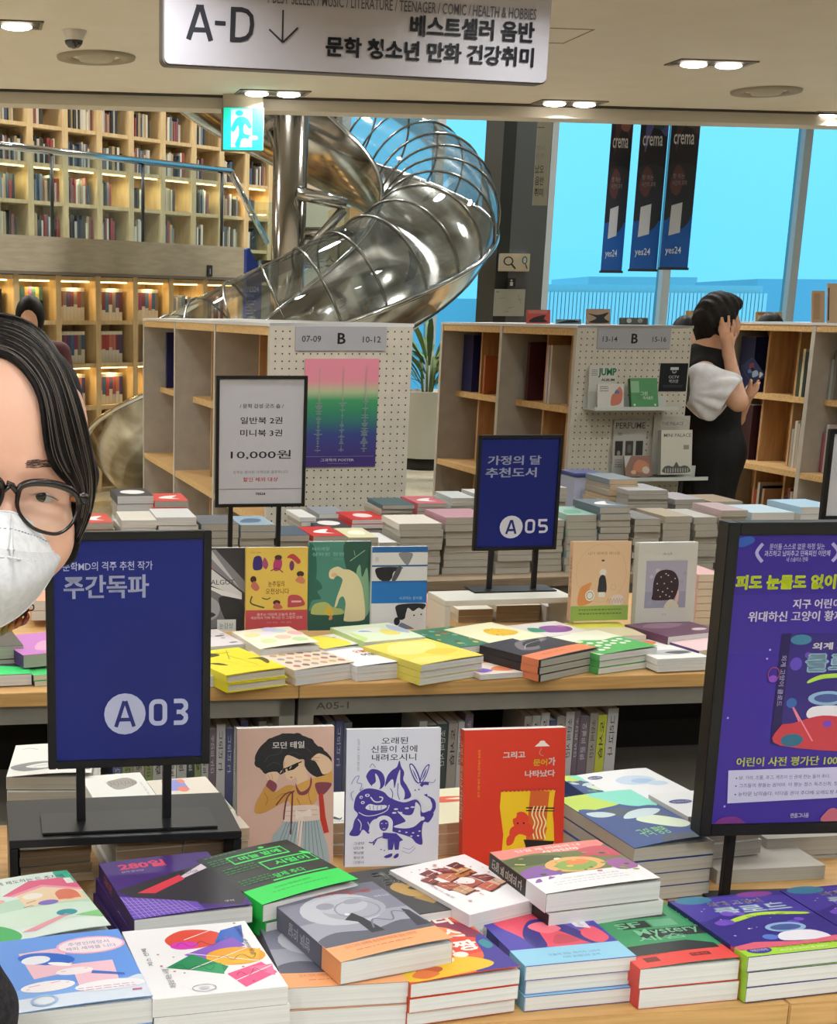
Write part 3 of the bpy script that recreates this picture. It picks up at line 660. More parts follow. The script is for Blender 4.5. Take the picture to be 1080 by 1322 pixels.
lay((440, 1242), (583.7, 1216.3), (368.9, 1158.5), .8615, .0285, 'grey moon paperback with orange band lying askew on top', 1, art_=A_MOON, cover='#8a8b9c', spine='#6f7084', band=MBAND, curl=CU(.006),
    spine_art=[('t', '#c9cad6', '달의 기억', 20, 40, 80, 70, 1, 3), ('r', '#5a5b6e', 0, 22, 100, 26)], group='moon paperbacks with orange bands')
A_PAR = [('r', '#f06a3a', 0, 0, 100, 100), ('b', '#8a2c4c', [(0, 72), (30, 84), (64, 86), (90, 74), (100, 50), (90, 40), (60, 60), (20, 60), (0, 50)]), ('b', '#f78a4a', [(0, 60), (30, 72), (70, 70), (84, 52), (60, 46), (20, 52)]), ('t', '#fdf6f0', '스콰리', 30, 72, 86, 90, 3), ('b', '#e8452e', [(0, 40), (40, 56), (90, 48), (96, 30), (50, 24), (0, 26)]),
  ('t', '#fdf6f0', '세계스', 28, 50, 84, 66, 3), ('t', '#fdf6f0', '마짱', 42, 30, 86, 46, 3), ('b', '#3a2f9a', [(88, 44), (100, 50), (100, 0), (60, 0), (80, 20)]), ('b', '#f6c62c', [(0, 24), (30, 18), (60, 24), (82, 10), (60, 2), (0, 2)]), ('e', '#fdf6e8', 44, 22, 9, 5), ('e', '#fdf6e8', 62, 26, 7, 4), ('e', '#c85a2a', 24, 12, 12, 5),
  ('b', '#1f8a9a', [(88, 40), (96, 44), (98, 34), (90, 30)]), ('b', '#e87a3a', [(6, 8), (18, 14), (30, 6), (16, 2)])]
lay((530, 1270), (671, 1252), (452, 1188), .832, .0185, 'orange and purple paperback with big white letters', 3, art_=A_PAR, cover='#d8502e', curl=CU(.005), group='copies of the orange and purple paperback')
A_AQ = [('r', '#4a3fae', 0, 20, 100, 100), ('b', '#e8506a', [(10, 70), (36, 92), (60, 90), (56, 72), (76, 56), (86, 30), (64, 24), (30, 26), (20, 44)]), ('b', '#6a52b8', [(50, 60), (70, 88), (96, 80), (96, 56), (70, 44)]), ('b', '#3a3288', [(24, 44), (44, 66), (66, 60), (84, 30), (74, 26), (60, 46), (44, 52), (36, 26), (24, 26)]),
  ('b', '#f47a8c', [(36, 56), (52, 62), (64, 50), (46, 44)]), ('b', '#c84a5c', [(44, 28), (56, 42), (70, 30)]), ('b', '#ee5a72', [(76, 40), (92, 50), (97, 32), (86, 24), (78, 28)]), ('b', '#8c74d0', [(6, 84), (22, 96), (36, 90), (20, 76)]), ('e', '#2c2670', 24, 80, 13, 8),
  ('p', '#ece8f0', [(52, 98), (92, 98), (92, 84), (52, 84)]), ('t', '#4a3fae', '그림자를 판', 62, 92, 86, 96, 1), ('t', '#4a3fae', '사나이', 66, 86, 82, 90, 1), ('p', '#e6e2ec', [(76, 74), (92, 74), (90, 46), (78, 50)]), ('t', '#777788', '한국문학 소설', 82, 50, 86, 72, 0, 3)]
AQB = ('#93cdea', 0, .235, [('t', '#3f7ca8', '오늘의 젊은 작가가 그려낸', 28, 11, 76, 14), ('t', '#3f7ca8', '가장 아름다운 복수', 38, 6, 72, 9)])
lay((678.5, 1247.4), (820.7, 1234), (623.7, 1166), .8335, .0193, 'purple and red novel with aqua band', 3, art_=A_AQ, cover='#5446b4', spine='#6a62b0', band=AQB, pages=PAGE_W,
    spine_art=[('r', '#e6e2ec', 0, 60, 100, 92), ('t', '#555566', '그림자를 판 사나이', 25, 62, 75, 90, 1, 3), ('r', '#2f3c86', 0, 40, 100, 60)], group='copies of the purple novel with aqua band')
A_SF = [('r', '#3f9a66', 0, 0, 100, 100), ('r', '#26302c', 26, 76, 84, 90), ('t', '#7fc49a', '2035', 20, 79, 78, 88, 2), ('r', '#26302c', 26, 60, 56, 72), ('t', '#7fc49a', 'SF', 22, 62, 48, 71, 2), ('r', '#6ab088', 58, 60, 84, 72), ('r', '#26302c', 34, 42, 100, 56), ('t', '#7fc49a', 'Mystery', 34, 45, 98, 58, 1), ('t', '#7fc49a', '세븐', 28, 38, 78, 46, 1), ('p', '#2c2f2f', [(0, 33), (72, 34), (94, 26), (94, 18), (0, 18)])]
SFB = ('#e8514a', -.004, .22, [('r', '#7a2420', 12, 7, 26, 14), ('r', '#7a2420', 58, 8, 78, 13), ('t', '#e8514a', '대상', 60, 9, 76, 12), ('t', '#7a2420', '한국 과학 미스터리', 6, 16, 40, 18)])
lay((826, 1251), (954.4, 1239), (766, 1175), .8275, .0262, 'green SF mystery paperback with red band', 2, art_=A_SF, cover='#2f7a54', band=SFB, curl=CU(.004), back='#c64a44', pages=PAGE_W, group='copies of the green SF mystery paperback')
def cat_art(): return [('r', '#372a86', 0, 0, 100, 100), ('b', '#4a3aa0', [(0, 60), (40, 70), (100, 56), (100, 90), (0, 96)]), ('e', '#3f7f9e', 20, 96, 16, 7), ('e', '#8a3f9a', 76, 97, 16, 5), ('t', '#f4f0fa', '외계 고양이', 26, 82, 74, 90, 3), ('t', '#7f9ab8', '클로드', 24, 66, 90, 80, 4), ('t', '#c8d8e8', '클로드', 25, 67, 89, 79, 1),
   ('b', '#b6dc3a', [(26, 58), (56, 66), (92, 60), (92, 56), (56, 61), (28, 54)]), ('t', '#3a4a20', '꼬마 정복자의 등장', 42, 59, 76, 62, 0)] + scatter(['#6a4ac0', '#5a7ad0', '#7a52c8'], 8, 6, (8, 96, 20, 80), (3, 7)) + scatter(['#d8d0f4', '#f0e8ff'], 16, 8, (5, 95, 14, 90), (.5, 1.1)) + \
   [('e', '#8fb4d8', 60, 38, 17, 8), ('e', '#4a5a9a', 60, 38, 13, 5), ('b', '#e8e6f0', [(44, 18), (50, 30), (76, 30), (82, 16)]), ('p', '#e0667a', [(0, 16), (20, 20), (60, 14), (100, 20), (100, 10), (0, 10)])]
CB = ('#a9d83c', 0, .155, [('e', '#3c3490', 15, 8, 10, 5), ('t', '#d8d4f0', '어린이추천', 8, 6, 22, 10, 1), ('t', '#3a4a24', '어린이 사전 평가단 100명 강력 추천', 30, 8, 96, 12, 1), ('t', '#f4fbe0', '세상을 정복하러 온 고양이', 30, 3, 70, 6)])
CSP = [('t', '#d8d4f0', '외계 고양이 클로드', 25, 50, 75, 92, 1, 3), ('r', '#c85a74', 0, 15, 100, 20)]
lay((965.5, 1235.5), (1118, 1219), (860, 1163), .8365, .020, 'purple alien book with lime band nearest the corner', 3, art_=cat_art(), cover='#352a80', spine='#2a2468', band=CB, spine_art=CSP, group='purple alien books with lime bands')
lay((1120, 1219), (1272, 1203), (996, 1150), .8365, .020, 'purple alien book cut by the right border', 3, art_=cat_art(), cover='#352a80', spine='#2a2468', band=CB, spine_art=CSP, group='purple alien books with lime bands')
# --- second row
A_HOUSE = [('r', '#e2f0ea', 0, 0, 100, 100), ('b', '#3ab89a', [(88, 100), (100, 100), (100, 74), (90, 84)]), ('b', '#7fd0b8', [(0, 100), (12, 100), (10, 88), (0, 86)]), ('t', '#3c4a48', '여름 기도하는 집 편지에', 34, 88, 94, 94, 1), ('b', '#bfe0cc', [(14, 56), (60, 62), (100, 60), (100, 30), (20, 36)]),
  ('p', '#f6dcb8', [(48, 74), (74, 80), (98, 70), (98, 46), (50, 46)]), ('p', '#e86a90', [(38, 70), (64, 88), (90, 88), (100, 76), (100, 66), (72, 78), (44, 68)]), ('p', '#f4a0b8', [(42, 68), (72, 79), (100, 66), (100, 62), (72, 75), (46, 66)]), ('e', '#e8826a', 86, 58, 9, 9), ('r', '#e8826a', 77, 50, 95, 58), ('r', '#f6f4f0', 92, 76, 98, 86),
  ('e', '#fbf4ea', 60, 62, 8, 5), ('e', '#8a7ad0', 68, 48, 8, 4), ('l', '#3a3a3a', .7, [(52, 52), (60, 54)]), ('l', '#3a3a3a', .7, [(48, 46), (56, 47)]), ('b', '#d6ecdc', [(10, 40), (50, 44), (100, 40), (100, 20), (10, 20)]), ('p', '#e8a0ac', [(36, 10), (74, 26), (78, 24), (46, 8)]), ('e', '#3a9aa8', 76, 28, 8, 5), ('e', '#f0b8b0', 28, 62, 10, 4),
  ('b', '#4ab868', [(0, 26), (20, 28), (34, 12), (30, 0), (0, 0)]), ('p', '#8ad08a', [(80, 22), (100, 26), (100, 14)]), ('t', '#6a7a78', '가장 다정한 위로', 8, 72, 26, 76)]
lay((-30, 1228), (143, 1203), (-52, 1146), .845, .0225, 'pale green paperback with a pink-roofed house', 3, art_=A_HOUSE, cover='#dceee6', curl=CU(.010), group='copies of the pink-roofed house paperback')
A_280 = [('r', '#45227e', 0, 0, 100, 100), ('t', '#f2436a', '280일', 14, 82, 56, 94, 3), ('t', '#c8a8d8', '누가 임신을', 14, 77, 34, 80, 1), ('p', '#2f2c36', [(0, 48), (100, 82), (100, 14), (92, 2), (20, 20)]), ('p', '#e2d6e2', [(56, 56), (100, 88), (100, 76), (44, 46)]), ('p', '#e23a4e', [(16, 40), (60, 62), (62, 54), (30, 36)]),
  ('t', '#6a5a80', '전혜진', 66, 62, 78, 68, 1), ('p', '#6f4fc0', [(0, 38), (58, 14), (60, 0), (0, 0)]), ('t', '#e8e0f0', '구픽', 80, 8, 88, 11, 1)] + [('l', '#b8a0e0', .7, [(4 * i, 37 - 2 * i * .8), (4 * i + 6, 0)]) for i in range(13)] + [('l', '#b8a0e0', .7, [(0, 4 + 5 * i), (56 - 8 * i * .9, 4 + 4 * i)]) for i in range(6)]
lay((170, 1204), (318, 1186), (112, 1134), .842, .022, 'purple gridded paperback beneath the 280일 book', 2, art_=A_280, cover='#3a1e70', group='purple 280일 paperbacks')
lay((172.8, 1187), (325.7, 1170), (120.8, 1115), .8655, .022, 'purple 280일 paperback with a black wedge', 1, art_=A_280, cover='#3a1e70', spine='#3c2460', pages=PAGE_W, spine_art=[('t', '#c8627a', '280일', 20, 60, 80, 84, 1, 3)], curl=CU(.003), group='purple 280일 paperbacks')
A_GRN = [('r', '#1e231f', 0, 0, 100, 100), ('r', '#3cf06a', 24, 74, 84, 76), ('r', '#3cf06a', 24, 88, 84, 90), ('r', '#3cf06a', 24, 74, 25.5, 90), ('r', '#3cf06a', 83, 74, 84, 90), ('t', '#3cf06a', '마늘 밭에', 34, 78, 78, 86, 2), ('r', '#3cf06a', 44, 50, 98, 52), ('r', '#3cf06a', 44, 66, 98, 68), ('t', '#3cf06a', '시멀이', 56, 55, 92, 64, 2), ('r', '#3cf06a', 44, 50, 45.5, 68), ('r', '#3cf06a', 97, 50, 98, 68),
   ('r', '#3cf06a', 34, 30, 92, 32), ('t', '#3cf06a', '묻혀 있다', 40, 34, 72, 42, 1), ('e', '#3cf06a', 66, 94, 3, 2), ('b', '#3cf06a', [(92, 72), (98, 70), (100, 64), (94, 66)])] + lines('#2f8a48', 6, 40, (44, 40, 36, 60, 64, 68, 96), .7, 3) + lines('#2f8a48', 4, 30, (80, 84, 88), .7, 9)
GB = ('#2ee05a', 0, .27, [('t', '#178a36', '거대한 뿌리의 진실', 26, 18, 64, 21)] + lines('#1fa845', 20, 80, (13,), .4, 7))
lay((339, 1168), (462, 1141), (280, 1105), .868, .024, 'black paperback with bright green band', 2, art_=A_GRN, cover='#1b1e1c', spine='#232723', band=GB, curl=CU(.007), group='black paperbacks with green bands', jitter=.006)
lay((352, 1184), (470, 1160), (292, 1116), .818, .021, 'black paperback with green band at the pile base', 2, cover='#1b1e1c', band=GB[:3], group='black paperbacks with green bands')
A_BAT = [('r', '#3c3c3e', 0, 0, 100, 100), ('t', '#e4e0d8', '귀신이', 34, 78, 84, 92, 2), ('t', '#e4e0d8', '오는 밤', 36, 62, 92, 76, 2), ('b', '#b8934e', [(38, 58), (50, 66), (62, 56), (76, 60), (84, 48), (72, 30), (50, 34), (40, 46)]), ('b', '#3c3c3e', [(54, 52), (66, 56), (62, 46)]), ('p', '#a88446', [(48, 32), (70, 36), (96, 44), (92, 28), (84, 14), (70, 22), (60, 16)]), ('r', '#8c8c8c', 78, 20, 86, 21)]
lay((500, 1186), (582, 1174), (446, 1127), .846, .022, 'dark grey paperback with a gold bat', 3, Wx=.13, art_=A_BAT, cover='#3a3a3c', group='copies of the gold bat paperback')
A_RED = [('r', '#f2eef2', 0, 0, 100, 100)]
for c_, x, y, w_, h_, k_ in [('#7a2f34', 24, 70, 16, 12, 4), ('#a8543c', 20, 46, 22, 16, -5), ('#c8785a', 36, 58, 20, 14, 6), ('#b8702e', 52, 60, 26, 16, 5), ('#d8a468', 58, 68, 20, 10, 4), ('#8c2f3a', 44, 76, 16, 10, -4), ('#6a2a30', 64, 78, 14, 8, 3), ('#b04a3a', 44, 40, 22, 15, 5), ('#7a2c30', 68, 48, 18, 12, -3), ('#caa07a', 28, 32, 18, 12, 4), ('#c25c3c', 56, 28, 18, 12, 5), ('#e0b8a0', 74, 34, 14, 10, 3), ('#8c3a34', 14, 60, 12, 10, 3)]:
    A_RED += [('p', c_, [(x, y), (x + w_, y + k_), (x + w_ - 3, y + h_ + k_), (x - 4, y + h_)]), ('p', '#5a2226', [(x, y), (x + w_, y + k_), (x + w_, y + k_ - 2.4), (x, y - 2.4)]), ('l', '#f0d8c4', .8, [(x + 2, y + h_ * .5), (x + w_ - 3, y + h_ * .5 + k_ * .8)]), ('l', '#5a2226', .7, [(x + w_ * .4, y + 1), (x + w_ * .3, y + h_)])]
A_RED += [('b', '#f0e4e4', [(40, 52), (52, 60), (62, 54), (54, 46)]), ('t', '#b0909a', '기억의 기계', 10, 30, 14, 60, 0, 3)] + scatter(['#7a2f34', '#c8785a', '#b04a3a', '#d8b8b0'], 34, 5, (12, 94, 20, 90), (.8, 2.4))
lay((606, 1181), (706.7, 1157), (527, 1118), .852, .024, 'white paperback with a tangle of red-brown machines', 3, art_=A_RED, cover='#efeaef', group='copies of the red-brown machines paperback')
A_PINK = [('r', '#6e7a44', 0, 20, 100, 100), ('b', '#ee8a80', [(0, 100), (100, 100), (90, 82), (60, 80), (30, 84), (0, 80)]), ('t', '#fbe4e0', '먼저 온 미래의 나', 20, 90, 80, 96, 2), ('t', '#f8f4ec', '사랑해요', 40, 82, 74, 88, 2), ('b', '#4a5e30', [(0, 76), (30, 80), (50, 70), (30, 60), (0, 62)]), ('b', '#c84a5e', [(70, 80), (96, 84), (100, 60), (80, 62)]),
   ('e', '#b85a6a', 88, 70, 6, 4), ('b', '#8a5aa8', [(0, 46), (24, 56), (34, 36), (10, 24), (0, 26)]), ('e', '#e8b06a', 52, 50, 26, 17), ('e', '#8cae52', 52, 48, 18, 12), ('e', '#e88a4a', 56, 54, 10, 6), ('l', '#e8f04a', 1.6, [(6, 66), (84, 32)]), ('b', '#a05a9c', [(78, 48), (96, 52), (98, 30), (80, 28)]), ('e', '#f4ecd8', 44, 66, 3, 2), ('e', '#c84a5e', 72, 66, 7, 3)] + scatter(['#8aa050', '#d86a70', '#e8c05a', '#3f5a2c'], 26, 9, (4, 96, 24, 80), (1.4, 3.2))
PB = ('#f2f0f2', 0, .33, [('t', '#9a9aa4', '김주혜 김초엽 배명훈 정소연 추천', 24, 22, 76, 25)] + lines('#b8b8c2', 16, 80, (18, 13), .4, 8))
lay((705, 1154), (852, 1137), (652, 1098), .876, .026, 'patterned paperback with pink title and white band', 1, art_=A_PINK, cover='#6e6f4c', spine='#2c2626', band=PB, curl=CU(.004), spine_art=[('t', '#e8e0d8', '먼저 온 미래의 나', 22, 40, 78, 94, 2, 3)], group='pink-titled patterned paperbacks')
lay((708, 1180), (856, 1162), (655, 1120), .8495, .025, 'patterned paperback beneath the pink-titled one', 3, cover='#e2dfe0', spine='#2c2626', group='pink-titled patterned paperbacks')
# --- third row
lay((8, 1003), (118, 1003), (-10, 962), .857, .021, 'white paperback with pen sketches on a grey pile', 1, cover='#f2f3ee', pages=PAGE_G, curl=CU(.008), art_=[('b', '#8d9094', [(2, 30), (40, 40), (90, 26), (96, 10), (60, 16), (20, 12)]), ('b', '#f2f3ee', [(20, 26), (44, 34), (60, 24), (40, 18)])] + [('s', '#4a4a4a', .8, p_) for p_ in ([(10, 84), (20, 86), (30, 80)], [(46, 72), (60, 66), (72, 70), (84, 64)], [(90, 84), (96, 78), (98, 88)], [(50, 60), (54, 52), (66, 54)], [(30, 24), (50, 28), (70, 20)])])
lay((9, 1022), (126, 1021), (-8, 978), .8345, .018, 'grey-edged closed paperback in the left pile', 3, cover='#dcdad2', pages=PAGE_G, group='grey-edged paperbacks of the left pile')
A_SK = [('r', '#f3f5f0', 0, 0, 100, 100), ('b', '#a8a49c', [(36, 86), (50, 90), (74, 92), (84, 82), (60, 74), (42, 74)]), ('t', '#b0b4b4', '오래된 동물원', 88, 30, 92, 84, 0, 3)] + [('s', '#6f6a64', .6, [(34 + 6 * i, 88), (38 + 6 * i, 78 + 3 * (i % 2)), (42 + 6 * i, 86)]) for i in range(8)]
lay((150, 1082), (236, 1075), (108, 1002), .857, .0203, 'white paperback with a small grey drawing', 4, art_=A_SK, cover='#eff1ec', pages=PAGE_B, group='copies of the grey drawing paperback')
lay((238, 1075), (322, 1068), (199, 1007), .857, .0203, 'cream paperback with blue, orange and green patches', 4, cover='#ece4d6', pages=PAGE_B, art_=[('r', '#8f96e0', 24, 76, 58, 98), ('e', '#f0866a', 30, 94, 8, 5), ('e', '#f0866a', 48, 78, 9, 5), ('e', '#f0866a', 54, 94, 6, 4), ('r', '#58b07a', 74, 34, 98, 62), ('e', '#e8c86a', 84, 50, 6, 4), ('e', '#e8b05a', 92, 38, 5, 4), ('r', '#cfe4c8', 60, 30, 72, 50)], group='copies of the patched cream paperback')
lay((26, 1098), (118, 1090), (10, 1062), .829, .0134, 'tan-edged paperback low under the black riser', 4, Hx=.1, cover='#d8cfbc', pages=PAGE_B, group='tan-edged paperbacks under the riser')
def face_pile(xl, xr, y, Y, n, T, desc, cover='#cfc7b6', pages=PAGE_B, H=.2, zt=None, rot=8.3):      # books whose front (bottom) edges are seen; top front edge at y
    a = D(xl, y, Y); b2 = D(xr, y, Y); out = []
    for k in range(n):
        M = RM((a.x, a.y, a.z - T * (k + 1) + .0004), math.radians(rot + (rnd(int(xl) + k).uniform(-1, 1) * .8 if k else 0)))
        lb_ = desc if k == 0 else '%s book down in the pile topped by the %s' % (ORD[k], desc)
        out.append(book(M, (b2.x - a.x) / math.cos(math.radians(rot)), H, T - .0008, ' '.join(lb_.split()[:16]), group='pile of the ' + desc if n > 1 else None, cover=cover, pages=pages))
    return out
lay((425, 1063), (462, 1061), (398, 1024), .826, .017, 'white paperback with a small bird behind the pink book', 3, Wx=.135, cover='#f0f2ee', pages=PAGE_B, art_=[('b', '#4a4a50', [(6, 18), (12, 20), (16, 14), (20, 18), (16, 10), (10, 12)]), ('t', '#8a8a8a', '여름새', 4, 4, 20, 8)], group='copies of the small bird paperback')
lay((560, 1064), (652, 1056), (520, 1022), .826, .017, 'pale yellow paperback with a red smear behind the blue book', 3, cover='#f0eccc', pages=PAGE_B, art_=[('b', '#e8603e', [(30, 70), (56, 76), (96, 70), (96, 60), (60, 58), (40, 60)]), ('b', '#f0eccc', [(56, 68), (80, 70), (80, 64)])], group='copies of the pale yellow paperback')
# right of the red standing book
A_GULL = [('r', '#2c4a8c', 0, 0, 100, 100), ('b', '#c8e45a', [(0, 100), (46, 100), (60, 76), (30, 70), (0, 72)]), ('b', '#8ae6d0', [(40, 100), (100, 100), (100, 66), (70, 66), (52, 78)]), ('b', '#2c4a8c', [(0, 70), (30, 66), (60, 64), (100, 60), (100, 0), (0, 0)]), ('b', '#4a5466', [(20, 62), (50, 66), (90, 46), (70, 40), (40, 50)]), ('b', '#cfe2e6', [(6, 66), (24, 64), (34, 56), (20, 54), (8, 58)]),
   ('b', '#dfeccf', [(46, 42), (66, 48), (96, 34), (96, 24), (78, 20), (54, 32)]), ('b', '#cfe2e6', [(36, 46), (50, 56), (74, 60), (92, 56), (70, 46)]), ('t', '#8ad86a', '구의 증명', 26, 12, 60, 26, 1), ('b', '#4a505c', [(44, 8), (70, 10), (100, 6), (100, 0), (40, 0)])]
lay((819, 1095), (922, 1085), (728, 1030), .858, .0205, 'navy and mint paperback with a white bird', 4, art_=A_GULL, cover='#2c4a8c', spine='#b8b4aa', pages=PAGE_G, curl=CU(.008), group='copies of the white bird paperback')
lay((757, 1027), (790, 1025), (705, 1003), .857, .0205, 'mint paperback behind the white bird paperback', 4, cover='#2c4a8c', pages=PAGE_G, art_=A_GULL, group='mint copies in the far pile by the red book')
A_CLD = [('r', '#f0f2f4', 0, 0, 100, 100), ('e', '#c8dcf0', 58, 62, 26, 16), ('e', '#a8c8ea', 64, 58, 14, 8), ('e', '#c8dcf0', 78, 46, 14, 8), ('e', '#4a4a7a', 16, 84, 10, 6), ('t', '#d8d8f0', '베스트', 8, 81, 24, 87)]
lay((806, 1038), (900, 1030), (752, 1000), .857, .0205, 'white paperback with pale blue clouds and oval sticker', 4, art_=A_CLD, cover='#eceef0', pages=PAGE_W, curl=CU(.006), group='copies of the pale cloud paperback')
lay((888, 1054), (985, 1045), (840, 1025), .867, .023, 'white paperback with oval sticker beside the poster', 4, art_=[('e', '#3f4486', 22, 60, 15, 9), ('t', '#c8c8e8', '추천도서', 11, 57, 33, 63)], cover='#eceef0', pages=PAGE_G, group='oval sticker paperbacks by the poster')
face_pile(926, 1075, 1124, 1.93, 2, .042, 'thick grey-edged hardcover behind the poster post', '#b9b5ac', PAGE_G)
face_pile(990, 1100, 1083, 2.02, 2, .030, 'thick pale volume half hidden by the poster', '#aaa69e', PAGE_G, H=.15)
# --- books standing up on the nearest table
def stand(TL, TR, Y, H, T, label, yaw=4, lean=6, **kw):
    a = math.radians(yaw); l = math.radians(lean); X = Vector((math.cos(a), math.sin(a), 0))
    n = Vector((math.sin(a), -math.cos(a), 0)) * math.cos(l) + Vector((0, 0, 1)) * math.sin(l); U = n.cross(X)
    P_ = D(*TL, Y); r = ray(*TR); # solve P_ + X*w on the vertical plane of ray
    den = X.x * r.y - X.y * r.x; W = -((P_.x) * r.y - P_.y * r.x) / den
    o = P_ - U * H - n * T; M = Matrix(((X.x, U.x, n.x, o.x), (X.y, U.y, n.y, o.y), (X.z, U.z, n.z, o.z), (0, 0, 0, 1)))
    return book(M, W, H, T, label, **kw)
SK = '#e9c9a8'
def cvt(els, fx, fy):      # lists traced in a crop's pixels -> percent of the cover
    out = []
    for e in els:
        if e[0] in 'pb': out.append((e[0], e[1], [(fx(x), fy(y)) for x, y in e[2]]))
        elif e[0] in 'ls': out.append((e[0], e[1], e[2], [(fx(x), fy(y)) for x, y in e[3]]))
        elif e[0] == 'e': out.append(('e', e[1], fx(e[2]), fy(e[3]), fx(e[2] + e[4]) - fx(e[2]), fy(e[3] - e[5]) - fy(e[3])))
        else: out.append(e)
    return out
HR = '#26272d'; MU = '#cf9a4c'; PU = '#8a4454'
A_MT = [('r', '#dcb8aa', 0, 0, 100, 100)] + cvt([
  ('b', HR, [(158, 285), (172, 240), (205, 203), (250, 178), (300, 167), (352, 174), (402, 194), (442, 234), (482, 265), (499, 300), (490, 335), (472, 374), (432, 374), (400, 352), (380, 322), (374, 290), (330, 300), (300, 332), (262, 346), (220, 350), (185, 332)])] +
  [('e', HR, x, y, 26, 24) for x, y in ((182, 300), (196, 250), (232, 210), (285, 190), (345, 190), (395, 215), (440, 255), (474, 295), (468, 345), (215, 330))] + [('s', '#4a4c56', .5, q_) for q_ in ([(200, 300), (220, 270), (260, 262), (280, 240)], [(240, 240), (280, 214), (330, 216)], [(330, 240), (380, 236), (410, 262)], [(400, 290), (430, 282), (450, 310)], [(210, 320), (240, 300), (270, 310)], [(300, 270), (330, 255), (360, 270)])] + [
  ('b', SK, [(350, 340), (378, 326), (395, 380), (388, 424), (362, 432), (346, 400)]), ('b', SK, [(300, 268), (345, 285), (372, 305), (378, 345), (366, 398), (340, 372), (322, 386), (300, 378), (288, 345), (284, 305)]), ('p', '#17171b', [(258, 345), (290, 326), (296, 345), (272, 358)]), ('p', '#17171b', [(300, 325), (350, 302), (352, 318), (330, 336), (304, 342)]), ('l', '#17171b', 1.2, [(256, 346), (366, 300)]), ('l', '#e4e4e8', .8, [(312, 332), (320, 320)]), ('l', '#e4e4e8', .8, [(270, 350), (278, 338)]), ('e', '#b04a40', 320, 372, 5, 3), ('s', '#a87860', .4, [(290, 300), (282, 340), (290, 352)]),
  ('b', SK, [(208, 352), (256, 344), (262, 372), (240, 404), (222, 392)]), ('l', '#a87860', .4, [(216, 356), (228, 384)]), ('l', '#a87860', .4, [(230, 352), (238, 380)]), ('b', PU, [(222, 380), (256, 404), (242, 438), (206, 420)]),
  ('b', MU, [(206, 410), (244, 438), (300, 408), (345, 420), (336, 466), (262, 500), (202, 532), (160, 532), (163, 488), (188, 440)]), ('b', '#dba757', [(330, 418), (400, 384), (470, 366), (500, 348), (500, 408), (446, 432), (432, 488), (400, 508), (330, 508), (306, 462)]),
  ('s', '#8a6030', .5, [(200, 440), (215, 470), (205, 500)]), ('s', '#8a6030', .5, [(250, 470), (280, 448), (310, 446)]), ('s', '#8a6030', .5, [(400, 420), (398, 460), (410, 500)]), ('s', '#8a6030', .5, [(345, 470), (360, 500), (358, 506)]), ('b', PU, [(338, 400), (362, 440), (398, 420), (406, 372), (412, 400), (392, 450), (352, 452)]), ('b', PU, [(428, 402), (498, 404), (486, 436), (456, 462), (438, 450)]),
  ('b', SK, [(408, 290), (440, 264), (480, 282), (500, 312), (496, 348), (462, 362), (444, 330), (426, 300)]), ('l', '#a87860', .5, [(414, 290), (440, 300)]), ('l', '#a87860', .5, [(410, 282), (446, 284)]),
  ('p', '#a9bac0', [(296, 572), (442, 572), (486, 700), (494, 782), (206, 782), (240, 640)]), ('b', '#e6d2c6', [(296, 508), (432, 506), (446, 540), (440, 576), (290, 578), (292, 540)]), ('l', '#c8a898', .6, [(296, 530), (438, 528)]), ('l', '#c8a898', .6, [(294, 552), (440, 550)]), ('b', '#efe2d8', [(340, 528), (372, 538), (404, 524), (410, 556), (376, 556), (344, 570)]), ('p', '#eadacf', [(352, 560), (376, 560), (366, 780), (340, 780)]),
  ('p', '#c23a2e', [(442, 452), (462, 452), (474, 560), (490, 636), (468, 640), (450, 570)]), ('l', '#7a3a3c', 1.7, [(326, 436), (318, 640)]), ('s', '#7a3a3c', 1.5, [(334, 434), (300, 470), (286, 570)]), ('s', '#7a3a3c', 1.4, [(322, 438), (290, 452), (252, 500)])] +
  [('l', '#5f7f8c', .55, [(302 + 12 * i, 578), (228 + 22 * i, 780)]) for i in range(12)], lambda x: (x - 80) / 4.3, lambda y: 100 - (y - 140) / 6.42) + [('t', '#f4f0ee', '모던 테일', 36, 85, 69, 90, 2)]
stand((306, 941), (431, 946), 1.99, .205, .014, 'pink standing book of a curly-haired woman in sunglasses', yaw=7, art_=A_MT, cover='#dcb8aa', spine='#8d9296', pages=PAGE_W)
V_ = '#463c9e'; LV = '#dde2f2'
